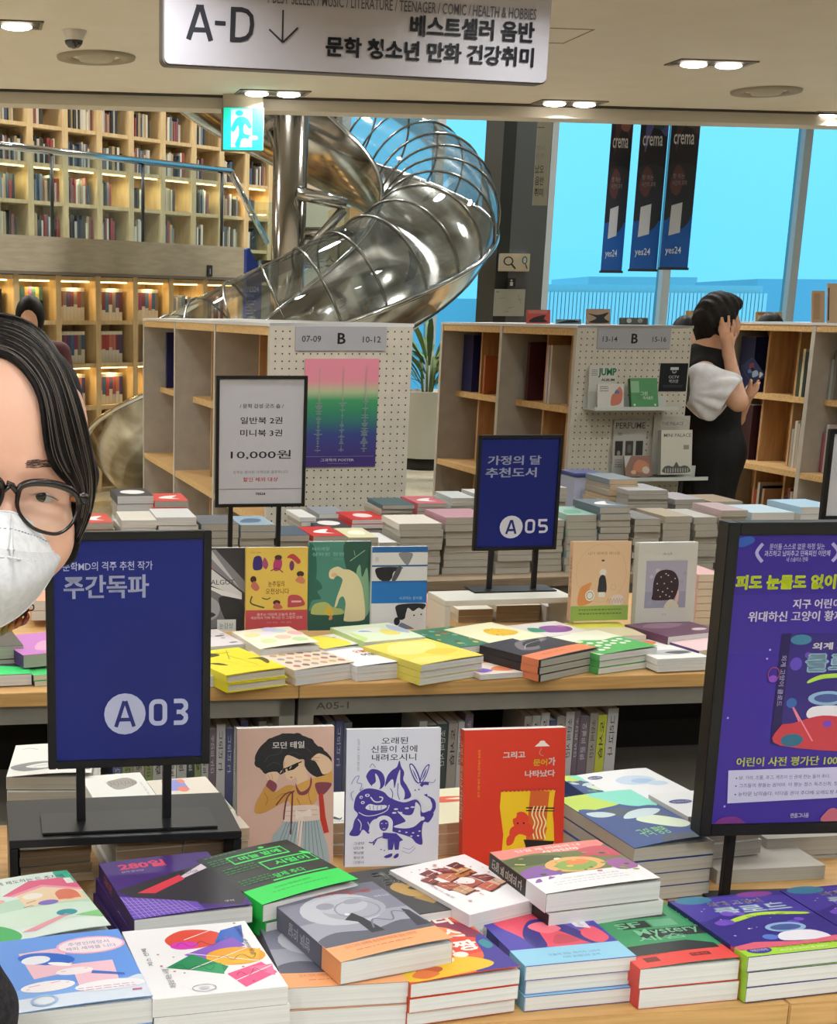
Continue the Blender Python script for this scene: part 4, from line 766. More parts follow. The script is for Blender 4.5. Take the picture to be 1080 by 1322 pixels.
A_OG = [('r', LV, 0, 0, 100, 100), ('t', '#22242c', '오래된', 37, 89, 65, 94, 1), ('t', '#22242c', '신들이 섬에', 26, 83, 75, 88, 1), ('t', '#22242c', '내려오시니', 27, 77, 74, 82, 1), ('t', '#66687a', '최초의 신들 그 세계의 문을 열다', 11.5, 70, 14, 93, 0, 3)] + cvt([
  ('b', V_, [(418, 510), (445, 474), (490, 480), (520, 510), (527, 560), (505, 592), (470, 590), (440, 562), (424, 535)]), ('b', LV, [(470, 500), (488, 520), (500, 560), (496, 592), (470, 592), (452, 570), (474, 548)]),
  ('b', V_, [(528, 580), (540, 520), (566, 484), (596, 462), (610, 424), (622, 462), (640, 496), (636, 540), (660, 580), (684, 640), (640, 660), (570, 650), (536, 620)]), ('b', LV, [(520, 600), (545, 560), (574, 536), (584, 590), (600, 520), (616, 480), (618, 560), (644, 610), (640, 660), (600, 690), (556, 664), (530, 640)]), ('s', V_, .8, [(560, 590), (575, 620), (570, 660)]), ('s', V_, .8, [(606, 560), (604, 620), (616, 660)]),
  ('b', V_, [(348, 690), (358, 640), (386, 604), (424, 588), (470, 592), (524, 612), (560, 646), (640, 676), (710, 660), (740, 690), (752, 740), (800, 730), (820, 752), (792, 800), (762, 800), (752, 860), (757, 932), (722, 926), (690, 892), (640, 872), (570, 846), (540, 810), (484, 772), (446, 800), (440, 862), (404, 836), (376, 872), (324, 866), (342, 826), (352, 780), (372, 742), (352, 716)]),
  ('e', LV, 390, 640, 10, 9), ('e', V_, 391, 641, 5, 5), ('e', LV, 426, 629, 14, 9), ('e', V_, 427, 629, 6, 5), ('e', LV, 400, 672, 11, 9), ('e', V_, 400, 672, 5, 5), ('s', LV, 1.3, [(445, 640), (470, 668), (505, 668), (516, 646), (496, 640)]), ('b', LV, [(416, 704), (440, 682), (480, 690), (532, 690), (540, 704), (500, 720), (440, 718)]), ('l', V_, .6, [(440, 690), (444, 716)]), ('l', V_, .6, [(462, 690), (464, 718)]), ('l', V_, .6, [(486, 694), (486, 720)]), ('l', V_, .6, [(510, 694), (508, 716)]),
  ('s', LV, .8, [(376, 730), (420, 752), (480, 748), (540, 724), (556, 690)]), ('s', LV, .8, [(372, 770), (392, 800), (388, 840)]), ('s', LV, .8, [(430, 790), (444, 820), (438, 850)])] +
  [('e', LV, x, y, 13, 5) for x, y in ((596, 716), (622, 738), (586, 738), (660, 712), (694, 706))] + [('e', LV, x, y, 7, 4) for x, y in ((620, 850), (660, 858), (700, 862), (690, 882), (730, 880), (738, 852))] + [
  ('b', LV, [(604, 728), (650, 752), (690, 750), (706, 712), (712, 676), (738, 704), (742, 760), (768, 774), (742, 792), (704, 824), (650, 834), (584, 822), (636, 800), (652, 784)]), ('e', LV, 754, 776, 12, 12),
  ('s', V_, 3.4, [(786, 566), (752, 566), (732, 600), (744, 640), (780, 636)]), ('s', V_, 4, [(780, 650), (812, 670), (820, 710), (800, 746), (770, 770)]), ('b', LV, [(690, 590), (720, 572), (748, 590), (756, 630), (796, 660), (800, 700), (770, 716), (740, 676), (700, 640)]), ('o', V_, 0, 0, 0, 0, 0),
  ('b', V_, [(668, 452), (690, 448), (722, 500), (738, 556), (716, 560), (690, 520)]), ('b', LV, [(674, 458), (688, 456), (714, 504), (730, 552), (720, 554), (696, 518)]), ('b', V_, [(686, 474), (702, 500), (722, 546), (704, 520)]), ('b', V_, [(788, 452), (766, 460), (744, 500), (732, 556), (750, 556), (774, 510)]), ('b', LV, [(782, 460), (768, 466), (750, 504), (738, 550), (748, 550), (768, 508)]), ('b', V_, [(772, 474), (758, 500), (742, 546), (760, 516)]), ('e', V_, 706, 604, 5, 4), ('e', V_, 728, 600, 5, 4),
  ('s', '#8a8cc0', .7, [(330, 560), (352, 520), (376, 512), (364, 550), (392, 560), (380, 600), (400, 582)]), ('s', '#8a8cc0', .7, [(436, 462), (452, 440), (470, 462)]), ('s', '#8a8cc0', .7, [(786, 556), (812, 560), (826, 540)]), ('s', '#8a8cc0', .6, [(346, 600), (330, 620), (342, 660)]),
  ('e', LV, 525, 800, 54, 48), ('p', LV, [(471, 800), (579, 800), (576, 856), (474, 856)]), ('e', V_, 526, 808, 28, 38), ('b', LV, [(498, 790), (526, 768), (554, 790), (526, 776)]), ('l', LV, .7, [(508, 800), (518, 800)]), ('l', LV, .7, [(534, 800), (544, 800)]), ('l', LV, .7, [(518, 832), (536, 832)]), ('p', V_, [(520, 856), (600, 862), (642, 904), (622, 912), (560, 896), (520, 890)]),
  ('p', V_, [(550, 896), (622, 896), (616, 962), (594, 962), (588, 916), (580, 962), (554, 962)]), ('p', LV, [(556, 962), (578, 962), (576, 990), (560, 990)]), ('p', LV, [(596, 962), (614, 962), (614, 990), (600, 990)]), ('b', V_, [(530, 1002), (556, 988), (578, 984), (574, 1002), (546, 1010)]), ('b', V_, [(586, 1006), (600, 988), (616, 986), (614, 1004), (596, 1014)]), ('s', V_, 1.1, [(520, 880), (486, 892), (460, 914), (440, 912)]), ('s', V_, .9, [(486, 892), (466, 930), (470, 910)]), ('s', '#8a8cc0', .5, [(640, 950), (680, 960), (706, 940)]), ('s', '#8a8cc0', .5, [(636, 970), (680, 984), (716, 950)]), ('e', V_, 512, 958, 5, 3), ('e', V_, 532, 964, 5, 3)], lambda x: (x - 300) / 5.52, lambda y: 100 - (y - 235) / 8.26) + \
  [('t', '#4a4c5c', t_, 9, 16.5 - 3.5 * i, 20, 18.5 - 3.5 * i) for i, t_ in enumerate(['김성중', '박해울', '곽재식', '황모과', '김정연'])]
A_OG = [e for e in A_OG if e[0] != 'o']
stand((447.5, 942), (569, 945), 1.99, .205, .010, 'white standing book with purple monsters and flames', yaw=5, art_=A_OG, cover='#dde2f2', spine='#5a5f9c', pages=PAGE_W)
A_RD = [('t', '#f8ece8', '그리고', 38, 79, 60, 84, 3), ('t', '#f6c92c', '문어', 68, 73, 82, 78, 3), ('t', '#f8ece8', '가', 83, 73, 90, 79, 3), ('t', '#f8ece8', '나타났다', 60, 65, 90, 70, 3), ('t', '#f0a03a', '정보라 연작소설 지금 여기 우리 앞에', 13.5, 52, 16, 86, 1, 3), ('p', '#f6eee6', [(69, 87), (84, 87), (80, 89.5), (73, 89.5)]), ('e', '#f6eee6', 76.5, 90, 3, 1.2), ('s', '#e8a49a', .5, [(76, 86), (74, 82), (78, 80)]),
  ('p', '#f5cb1e', [(37, 56), (91, 56), (88, 42), (90, 30), (92, 0), (38, 0), (40, 24), (36, 44)]), ('p', '#d8642a', [(66, 56), (89, 54), (88, 42), (80, 18), (62, 14)]), ('p', '#f5cb1e', [(85, 54), (90, 54), (88, 30), (82, 28)]), ('p', '#1f1a1a', [(60, 20), (91, 18), (87, 8), (66, 8)]), ('l', '#1f1a1a', 1.3, [(62, 43), (90, 42)]), ('l', '#1f1a1a', 1.1, [(62, 41), (90, 40)])] + \
  [('s', '#fbe9b0', 1.3, [(70 + 3.6 * i, 44), (68 + 3.6 * i, 38), (71 + 3.6 * i, 32), (69 + 3.6 * i, 26), (71 + 3.6 * i, 20)]) for i in range(4)] + [('e', '#e5472e', 57, 34, 8, 6.4), ('b', '#e5472e', [(50, 30), (64, 32), (70, 26), (66, 22), (56, 24), (48, 20), (46, 26)]), ('b', '#e5472e', [(44, 22), (52, 26), (50, 18), (44, 16)]), ('e', '#f5cb1e', 50, 38, 3, 2.4), ('e', '#2a1614', 54, 32, .9, .8), ('e', '#2a1614', 60, 32, .9, .8)] + [('e', '#c8382a', 38 + 4 * i, 56, 2, 1) for i in range(14)]
stand((599.5, 943), (730, 949.5), 1.98, .205, .018, 'red standing book with yellow noodle packet and octopus', yaw=7, lean=7, art_=A_RD, cover='#dc3a22', spine='#d2402a', pages=PAGE_W, spine_art=[('t', '#f6d8a0', '그리고 문어가 나타났다', 20, 35, 80, 92, 1, 3)])
# ================================================================== framed signs
def sign(TL, TR, Y, H, label, art_, paper, yaw=4, lean=2, fw=.011, depth=.014, posts=None, zbase=None, plate=None, prough=.12, cat='sign'):
    a = math.radians(yaw); l = math.radians(lean); X = Vector((math.cos(a), math.sin(a), 0))
    n = Vector((math.sin(a), -math.cos(a), 0)) * math.cos(l) + Vector((0, 0, 1)) * math.sin(l); U = n.cross(X)
    P_ = D(*TL, Y); r = ray(*TR); den = X.x * r.y - X.y * r.x; W = -((P_.x) * r.y - P_.y * r.x) / den
    o = P_ - U * H - n * depth; M = Matrix(((X.x, U.x, n.x, o.x), (X.y, U.y, n.y, o.y), (X.z, U.z, n.z, o.z), (0, 0, 0, 1)))
    base = Vector((o.x + X.x * W / 2, o.y + X.y * W / 2, zbase if zbase is not None else o.z))
    root = empty('sign_stand', RM(base, a), label, cat); L = RM(base, a).inverted() @ M
    f = MB(); f.rbox(0, fw, 0, H, 0, depth, BLK, .001).rbox(W - fw, W, 0, H, 0, depth, BLK, .001).rbox(fw, W - fw, 0, fw, 0, depth, BLK, .001).rbox(fw, W - fw, H - fw, H, 0, depth, BLK, .001)
    f.build('frame', root, L)
    b2 = MB(); b2.box(fw * .8, W - fw * .8, fw * .8, H - fw * .8, .002, depth - .004, mat(paper, .3, spec=.25)); b2.build('printed_sheet', root, L)
    pw, ph = W - 2 * fw, H - 2 * fw
    p = MB(); art(p, art_, pw, ph, lambda x, y, h: (fw + x, fw + y, depth - .004 + h), rough=.3, step=4e-5); p.build('print', root, L)
    zb = zbase if zbase is not None else 0
    if posts:
        for q in posts:
            t = MB(); x = (q - .5) * W; t.rbox(x - .006, x + .006, -.005, .007, 0, o.z - zb + .02, BLK, .001); t.build('post', root)
    if plate:
        x0, x1, y0, y1 = plate; t = MB(); t.rbox(x0, x1, y0, y1, .0005, .004, mat('#141518', .35), .001); t.build('base_plate', root)
    return root, W, o
def a_sign(num, t1_, t2_, x1, bx, by): return None
NAVY = '#1c2a80'; LT = '#c4cbee'
z_r = .882
a = G(12, 1086, z_r); b2 = G(312, 1073, z_r); c = G(298, 1046, z_r)
ang = math.atan2(b2.y - a.y, b2.x - a.x); RW = (b2 - a).length; RD = .165
def riser(M, W, Dp, z0, z1, t, col, label):
    r = empty('display_riser', M, label, 'display riser'); m = mat(col, .4)
    MB().rbox(0, W, 0, Dp, z1 - z0 - t, z1 - z0, m, .001).build('top_panel', r)
    for x in (0, W - t): MB().rbox(x, x + t, 0, Dp, 0, z1 - z0 - t - .0005, m, .001).build('side_panel', r)
    return r
riser(Matrix.Translation((a.x, a.y, TZ)) @ Matrix.Rotation(ang, 4, 'Z'), RW, RD, TZ, z_r, .011, '#17181b', 'black U-shaped riser under the A03 sign')
pc = G(165, 1066, z_r)
S03 = [('t', LT, '문학MD의 격주 추천 작가', 6, 86.5, 66, 90.5, .6), ('t', LT, '주간독파', 6.5, 74, 63.5, 84.5, 2), ('e', LT, 47, 21, 14.2, 9.6), ] + glyph('A', NAVY, 39.5, 15, 54.5, 27, 2.6, 1.4) + glyph('0', LT, 63.5, 15, 76, 27.5, 3.2, 1.4) + glyph('3', LT, 79, 15, 90.5, 27.5, 3.2, 1.4)
sign((57.5, 688), (273.5, 687), pc.y - .005, .323, 'navy A03 sign on two posts on the black riser', S03, NAVY, yaw=math.degrees(ang), lean=1, posts=(.2, .74), zbase=z_r, plate=(-.122, .118, -.045, .035))
PUR = '#43309c'
def pp(px, py): return ((px - (949.5 - .106 * (py - 690))) / 272 * 100, (1086 - py) / 398 * 100)
def T_(col, t, x0, y0, x1, y1, *r): a_ = pp(x0, y1); b_ = pp(x1, y0); c_ = pp(x0, (y0 + y1) / 2)[0]; return ('t', col, t, c_, a_[1], c_ + (x1 - x0) / 2.72, b_[1]) + r
def P_(k_, col, pts): return (k_, col, [pp(*q) for q in pts])
def E_(col, x, y, rx, ry): c_ = pp(x, y); return ('e', col, c_[0], c_[1], rx / 2.72, ry / 3.98)
SP = [('r', '#35248c', 0, 80, 100, 100), ('r', '#3c2a96', 0, 60, 100, 80), P_('b', '#2f5ab0', [(948, 694), (966, 690), (970, 697), (956, 704), (946, 702)]), ('s', '#a8a4d4', 1.6, [pp(981, 700), pp(973, 712), pp(980, 724)]), ('s', '#a8a4d4', 1.6, [pp(1072, 700), pp(1080, 712), pp(1072, 724)]),
  T_('#c8c4ec', '아이들 스스로 찾아 읽게 되는', 990, 700, 1062, 708), T_('#c8c4ec', '엉뚱하고 재미있고 중독적인 이야기', 983, 709, 1069, 717, 1), T_('#c8c4ec', '첫 스페이스 만화', 1012, 718, 1040, 724), T_('#d8ea2e', '피도 눈물도 없이', 945, 741, 1077, 761, 4), T_('#d8ea2e', '지구 정복!', 1086, 741, 1170, 761, 4),
  T_('#e4e0f6', '지구 어린이들의 심장을', 1020, 774, 1150, 787, 2), T_('#e4e0f6', '위대하신 고양이 황제를 두려워하라', 961, 790, 1170, 804, 2),
  P_('p', '#241a58', [(1005, 821), (1018, 820), (1001, 976), (989, 972)]), P_('p', '#35287e', [(1018, 820), (1150, 822), (1140, 985), (1001, 976)]), E_('#3f7f9e', 1031, 829, 14, 7), E_('#5f4ac0', 1024, 862, 8, 9), E_('#3a66b0', 1018, 916, 7, 7), E_('#6a4ab0', 1040, 850, 4, 4), T_('#f4f0fa', '외계 고양이', 1046, 833, 1120, 843, 3), T_('#9ac0d8', '클로드', 1036, 848, 1130, 874, 5), P_('b', '#b0dc50', [(1042, 884), (1060, 877), (1090, 876), (1090, 881), (1060, 883), (1040, 889)]),
  E_('#8fb4d8', 1066, 910, 26, 10), E_('#4a5a9a', 1066, 910, 18, 6), P_('b', '#e8e6f0', [(1042, 938), (1046, 922), (1090, 922), (1094, 938)]), P_('b', '#c8404e', [(1003, 948), (1020, 944), (1060, 934), (1110, 940), (1140, 936), (1138, 984), (1002, 975)]), E_('#2f6f8e', 1018, 968, 15, 9), ('s', '#f08aa0', .7, [pp(1028, 942), pp(1020, 922), pp(1046, 970)]), E_('#7a4ac0', 1066, 946, 6, 5), T_('#b8b0e0', '외계 고양이 클로드', 1001, 850, 1008, 920, 0, 3), ('o', '#9a4a6c', *pp(994, 875), 3, 2.4, .5), E_('#8a4ac0', 993, 882, 6, 5),
  T_('#d8e27a', '어린이 사전 평가단 100명의 강력 추천!', 943, 991, 1170, 1004, 2), P_('p', '#c9c8ea', [(932, 1009), (1180, 1006), (1176, 1048), (930, 1056)]), T_('#3a3a66', '▪ SF, 가족, 동물, 액션, 코믹이 한 권에 전부 들어 있다.', 942, 1017, 1070, 1023), T_('#3a3a66', '▪ 그동안의 책들은 잊어요. 이 책은 정말 독특한데, 정말 재미있어요.', 941, 1028, 1120, 1034), T_('#3a3a66', '▪ 손꼽아 재밌었다. 이다음 권이 있다면 오래도록 기다릴게요.', 940, 1040, 1110, 1046),
  P_('b', '#7a3486', [(913, 1088), (922, 1077), (940, 1075), (952, 1082), (955, 1090)]), P_('b', '#c0667a', [(1060, 1086), (1066, 1070), (1076, 1066), (1086, 1072), (1100, 1068), (1120, 1086)]), T_('#e8e4f8', '출판그나몰', 1016, 1072, 1041, 1079, 2)] + [E_('#b8b0f0', x, y, 1.4, 1.4) for x, y in ((989, 842), (985, 854), (932, 935), (920, 949), (919, 958), (926, 1060))]
zp = TZ + .0
sign((941, 675), (1240, 671), 1.84, .427, 'large purple children\'s book poster in a black frame', SP, PUR, yaw=5, lean=1, fw=.016, depth=.03, posts=(.19, .84), zbase=zp, plate=(-.12, .12, -.03, .03), cat='poster')
# ================================================================== second table: books lying face up
Z2 = .775
A_YEL = [('b', '#4a4416', [(20, 84), (34, 90), (48, 82), (46, 74), (26, 72)]), ('l', '#5a5420', 1.2, [(46, 84), (70, 82)]), ('b', '#4a4416', [(10, 50), (24, 46), (30, 34), (20, 38)]), ('l', '#a89a2a', 1.4, [(48, 54), (72, 92)]), ('l', '#8a7e22', 1, [(58, 70), (70, 20)]), ('b', '#5a5420', [(74, 48), (88, 42), (86, 22), (96, 30), (100, 48)]), ('l', '#a89a2a', .8, [(44, 20), (80, 14)]), ('s', '#c8b82c', .8, [(30, 60), (40, 50), (46, 30)])]
lay((292, 871.7), (369.7, 862.4), (272.5, 840), .8155, .0198, 'bright yellow hardcover with dark ink sketches', 2, art_=A_YEL, cover='#efe02c', pages=PAGE_C, hard=True, curl=CU(.003), group='bright yellow hardcovers')
A_BEI = [('r', '#ead9c2', 0, 0, 100, 100)] + [('b', c, [(x, y), (x + 5, y + 6), (x + 11, y + 2), (x + 7, y - 5)]) for i, (x, y) in enumerate([(10 + 15 * (k % 6), 14 + 17 * (k // 6)) for k in range(30)]) for c in [['#b8746a', '#c8a084', '#8a6a6a', '#d8b07a', '#a89a9a'][(i * 7) % 5]]]
lay((380, 865.5), (457, 856), (354.4, 837), .8105, .0175, 'beige paperback scattered with tiny figures', 2, art_=A_BEI, cover='#e6d5c0', pages=PAGE_W, curl=CU(.003), group='copies of the beige tiny-figure paperback')
lay((460.5, 860.5), (542, 853.4), (432, 837), .8105, .0175, 'white paperback with red and black lettering', 2, art_=[('r', '#f3f2f4', 0, 0, 100, 100), ('t', '#c8453c', '오늘', 34, 62, 52, 78, 3), ('t', '#3a3438', '학교', 56, 64, 84, 79, 3), ('t', '#3a3438', '어땠어', 36, 42, 70, 58, 3), ('t', '#c8453c', '요?', 74, 44, 90, 58, 3)], cover='#f0eff2', curl=CU(.004), group='copies of the red and black lettering paperback')
lay((543.5, 858.6), (624, 846.8), (511, 828.5), .823, .0158, 'soft yellow paperback with a faint golden cloud', 3, art_=[('r', '#f0df5c', 0, 0, 100, 100), ('b', '#f6ea8a', [(6, 60), (40, 92), (90, 80), (70, 50), (30, 40)]), ('b', '#ecd040', [(44, 40), (70, 50), (92, 34), (60, 22)]), ('b', '#f3e47a', [(0, 20), (30, 26), (60, 10), (20, 2)])], cover='#efe06a', curl=CU(.003), group='copies of the soft yellow paperback')
lay((620, 871), (699, 865.5), (612, 845), .789, .0128, 'thin paperback with orange and purple figures, lying low', 1, art_=[('r', '#efe0d2', 0, 0, 100, 100), ('b', '#f0a878', [(20, 60), (40, 84), (80, 76), (60, 56)]), ('b', '#e88a5c', [(30, 20), (50, 36), (76, 24), (50, 10)]), ('b', '#8a6ad0', [(2, 20), (20, 30), (30, 16), (10, 8)]), ('b', '#b87ac0', [(60, 18), (80, 30), (94, 20), (80, 8)]), ('b', '#f4d0a8', [(0, 70), (20, 90), (40, 80)])], cover='#ece2da')
A_BK = [('r', '#38343a', 0, 0, 100, 100), ('b', '#7c7478', [(20, 50), (40, 80), (80, 86), (88, 72), (60, 60), (40, 40)]), ('b', '#2a262c', [(34, 56), (50, 76), (78, 80), (70, 66), (50, 52)]), ('s', '#c8c0c0', 1, [(26, 50), (46, 66), (80, 72)])]
lay((698, 852.5), (772, 838), (656, 826), .8255, .0168, 'black paperback with orange band on the second table', 3, art_=A_BK, cover='#332f34', spine='#2c282c', band=('#e8865a', .03, .30, [('t', '#b85a34', '추천 도서', 20, 15, 60, 20)]), curl=CU(.004), pages=PAGE_G, group='copies of the black and orange paperback')
A_GR2 = [('r', '#f0f0dc', 0, 0, 100, 100), ('b', '#4fb25a', [(8, 0), (10, 50), (30, 66), (60, 54), (100, 56), (100, 0)])] + [('e', '#eef4e4', 20 + 13 * (k % 6), 44 - 14 * (k // 6) + 4 * (k % 2), 4.6, 4) for k in range(14)] + [('e', '#d8f0c8', 26, 60, 6, 5)]
lay((774, 845.5), (848, 835.5), (733, 819), .822, .0155, 'green and cream paperback with white blossoms', 3, art_=A_GR2, cover='#5fba66', curl=CU(.004), group='copies of the green blossom paperback')
lay((848.5, 851), (908, 848), (822, 826), .8085, .0155, 'white paperback with orange patch near the poster', 2, Wx=.13, art_=[('r', '#efefea', 0, 0, 100, 100), ('e', '#ef8a4a', 46, 84, 22, 12), ('b', '#c8c8cc', [(8, 34), (50, 44), (92, 36), (80, 20), (30, 18)]), ('b', '#5a5a60', [(40, 30), (70, 36), (90, 28), (60, 20)])], cover='#eeeeea', group='copies of the orange patch paperback')
# second row
A_PAS = [('r', '#f2ecd8', 0, 0, 100, 100)] + [('e', c, x, y, 13, 12) for c, x, y in [('#d8e6a8', 30, 30), ('#f4c8b0', 60, 42), ('#c8e0e8', 70, 78), ('#f0b8b8', 90, 60), ('#e8e0f0', 46, 70), ('#bfe0a8', 80, 24), ('#f8e0a0', 20, 70), ('#d0d0f0', 60, 90)]]
lay((335, 838), (412, 833), (316, 819), .826, .018, 'pastel paperback with soft round blotches', 3, Hx=.19, art_=A_PAS, cover='#f0e8d4', curl=CU(.008), group='copies of the pastel blotch paperback')
lay((418, 838), (482, 831), (397, 823), .816, .014, 'half yellow half white paperback in the second row', 2, art_=[('r', '#f1efe6', 0, 0, 100, 100), ('b', '#f2e24c', [(0, 0), (0, 100), (40, 100), (58, 70), (64, 30), (50, 0)]), ('b', '#5a5a50', [(54, 70), (60, 74), (64, 70)])], cover='#f0eee0', curl=CU(.004), group='copies of the yellow white paperback')
lay((471, 829), (549, 822), (461, 813), .83, .018, 'pale green watercolour paperback', 3, Hx=.17, art_=[('r', '#dfeccc', 0, 0, 100, 100), ('b', '#ecdc6a', [(54, 30), (60, 60), (76, 56), (78, 30)]), ('b', '#b8c4e0', [(78, 60), (90, 90), (100, 60), (92, 30)]), ('b', '#c8e08a', [(0, 10), (10, 60), (16, 20)]), ('b', '#f2f2ea', [(14, 60), (50, 80), (70, 70), (40, 50)]), ('b', '#8fb0d0', [(24, 60), (36, 66), (44, 54)])], cover='#cfe6a0', group='copies of the pale green watercolour paperback')
lay((591, 836), (643, 830), (541, 813), .822, .018, 'dark green paperback with small bright animals', 2, Wx=.13, art_=[('r', '#3a7c5c', 0, 0, 100, 100)] + scatter(['#5aa87a', '#d8c04a', '#c8644a', '#2c5c44', '#7ac8b0'], 24, 3, s=(2, 6)), cover='#3a7a5c', pages=PAGE_W, group='copies of the small animals paperback')
lay((643, 833), (706, 824), (597, 809.5), .824, .020, 'cream paperback with a yellow splash', 2, art_=[('r', '#f2efc8', 0, 0, 100, 100), ('b', '#efc22e', [(36, 44), (44, 66), (60, 70), (80, 60), (86, 40), (66, 28), (46, 32)])] + scatter(['#d8b02e', '#6a8a4a'], 9, 3, (26, 92, 30, 72), (1.2, 2.4)), cover='#efecca', curl=CU(.005), group='copies of the yellow splash paperback')
lay((697, 823), (764, 816), (672, 806), .824, .020, 'pale grey paperback with a purple and green creature', 2, art_=[('r', '#e2dcd8', 0, 0, 100, 100), ('b', '#8a4a98', [(34, 30), (44, 66), (70, 72), (92, 56), (84, 30), (60, 20)]), ('b', '#3f9a78', [(14, 40), (24, 70), (40, 60), (36, 34)]), ('e', '#c86aa0', 84, 62, 7, 8)], cover='#dcd6d2', group='copies of the purple creature paperback')
lay((762, 822), (834, 820), (738, 804), .823, .018, 'pale yellow-topped paperback before the peach book', 2, art_=[('r', '#dcd2ac', 0, 0, 100, 100), ('r', '#e0dc54', 0, 62, 100, 100)], cover='#e0d878', group='copies of the yellow-topped paperback')
lay((862, 822), (934, 814), (828, 804), .828, .020, 'dark plum paperback left of the purple poster', 2, art_=[('r', '#6a4660', 0, 0, 100, 100), ('b', '#8a6a80', [(10, 70), (40, 90), (80, 70), (40, 50)]), ('e', '#e0c8d0', 76, 26, 12, 8)], cover='#6a465e', group='copies of the dark plum paperback')
lay((902, 840), (980, 832), (866, 820), .815, .016, 'pink paperback with purple spine by the poster', 1, art_=[('r', '#e8c8cc', 0, 0, 100, 100), ('b', '#c88ab0', [(40, 30), (60, 50), (90, 40), (70, 20)])], cover='#e8c8cc', spine='#5a3f7a', pages=PAGE_C)
lay((226, 839), (318, 831), (218, 817), .817, .016, 'white paperback with violet shapes beside the A03 sign', 2, art_=[('r', '#e4dcdc', 0, 0, 100, 100)] + scatter(['#8a6a98', '#4a4a5a', '#c8a8b8'], 16, 12, (20, 95, 10, 95), (2, 7), .5), cover='#e4dcdc', group='copies of the violet shapes paperback')
lay((190, 880), (288, 871), (178, 850), .801, .0255, 'thick white paperback at the right edge of A03', 1, cover='#e6e8e6', art_=[('b', '#8fb878', [(86, 20), (92, 70), (100, 90), (100, 20)]), ('e', '#7aa0b0', 92, 40, 5, 8)])
A_LG = [('r', '#34384a', 0, 0, 100, 100), ('b', '#3fe07a', [(0, 0), (0, 56), (30, 60), (50, 46), (70, 40), (96, 28), (100, 0)]), ('t', '#cfd4e4', '베스트', 40, 72, 72, 84, 1)]
lay((-62, 874), (40.5, 869.5), (-76, 847), .803, .0265, 'thick slate paperback with bright green swash', 1, art_=A_LG, cover='#34384a', pages=PAGE_W)
lay((43, 872), (120, 866), (32, 846), .8, .0125, 'green-covered paperback between slate book and A03 sign', 2, cover='#54d87c', spine='#4a3f5a', pages=PAGE_C, group='green-covered paperbacks left of A03')
lay((30, 846), (112, 838), (16, 820), .835, .030, 'violet-pink paperback behind the A03 sign', 1, art_=[('r', '#c87ac8', 0, 0, 100, 100), ('b', '#e8a8c8', [(30, 20), (60, 60), (100, 40), (80, 10)])], cover='#b86ab8', spine='#5a3f80', pages=PAGE_G)
lay((-60, 838), (30, 833), (-70, 812), .843, .030, 'grey shrink-wrapped book behind the slate paperback', 2, cover='#5a5c60', pages=PAGE_G, group='grey wrapped books at the left border', rough=.2)
face_pile(36, 110, 822, 3.52, 3, .022, 'pale-edged paperback in the pile left of A03', '#d8b8b0', PAGE_G)
face_pile(40, 112, 776, 3.62, 2, .026, 'salmon-covered book atop the pile left of A03', '#e8a488', PAGE_W, H=.15)
# standing books of the second table
def zs(px, py, Y): return D(px, py, Y).z
A_BW = [('r', '#3a3a3e', 0, 0, 100, 100), ('p', '#8a8a90', [(0, 98), (60, 98), (100, 60), (100, 46), (30, 92)]), ('p', '#e0dfe2', [(0, 100), (18, 100), (96, 46), (96, 40), (0, 74)]), ('p', '#cfced2', [(40, 100), (52, 100), (94, 50), (88, 56)]), ('t', '#c85a5c', 'PROMISE', 6, 74, 56, 80, 1), ('p', '#ececee', [(0, 68), (96, 42), (96, 38), (0, 56)]), ('t', '#55555a', 'DAMON GALGUT', 4, 56, 86, 62, 1),
   ('b', '#77777c', [(8, 50), (40, 54), (80, 36), (86, 16), (60, 4), (20, 6), (4, 26)]), ('b', '#a9a9ae', [(20, 44), (40, 46), (64, 34), (60, 16), (30, 12), (14, 28)]), ('e', '#232328', 38, 37, 8, 2.6), ('e', '#d8d8da', 40, 37, 2, 1.2), ('b', '#3a3a3e', [(24, 22), (40, 26), (60, 20), (40, 14)]), ('b', '#2c2c30', [(64, 40), (96, 34), (96, 2), (80, 2)]), ('r', '#dfe4e4', 62, 0, 88, 14), ('t', '#3f7a88', '부커상', 65, 3, 84, 10)]
H2 = .205
stand((222, 708), (316, 707.5), 3.46, H2, .018, 'black and white standing book with close-up face', yaw=6, lean=5, art_=A_BW, cover='#6a6a6e')
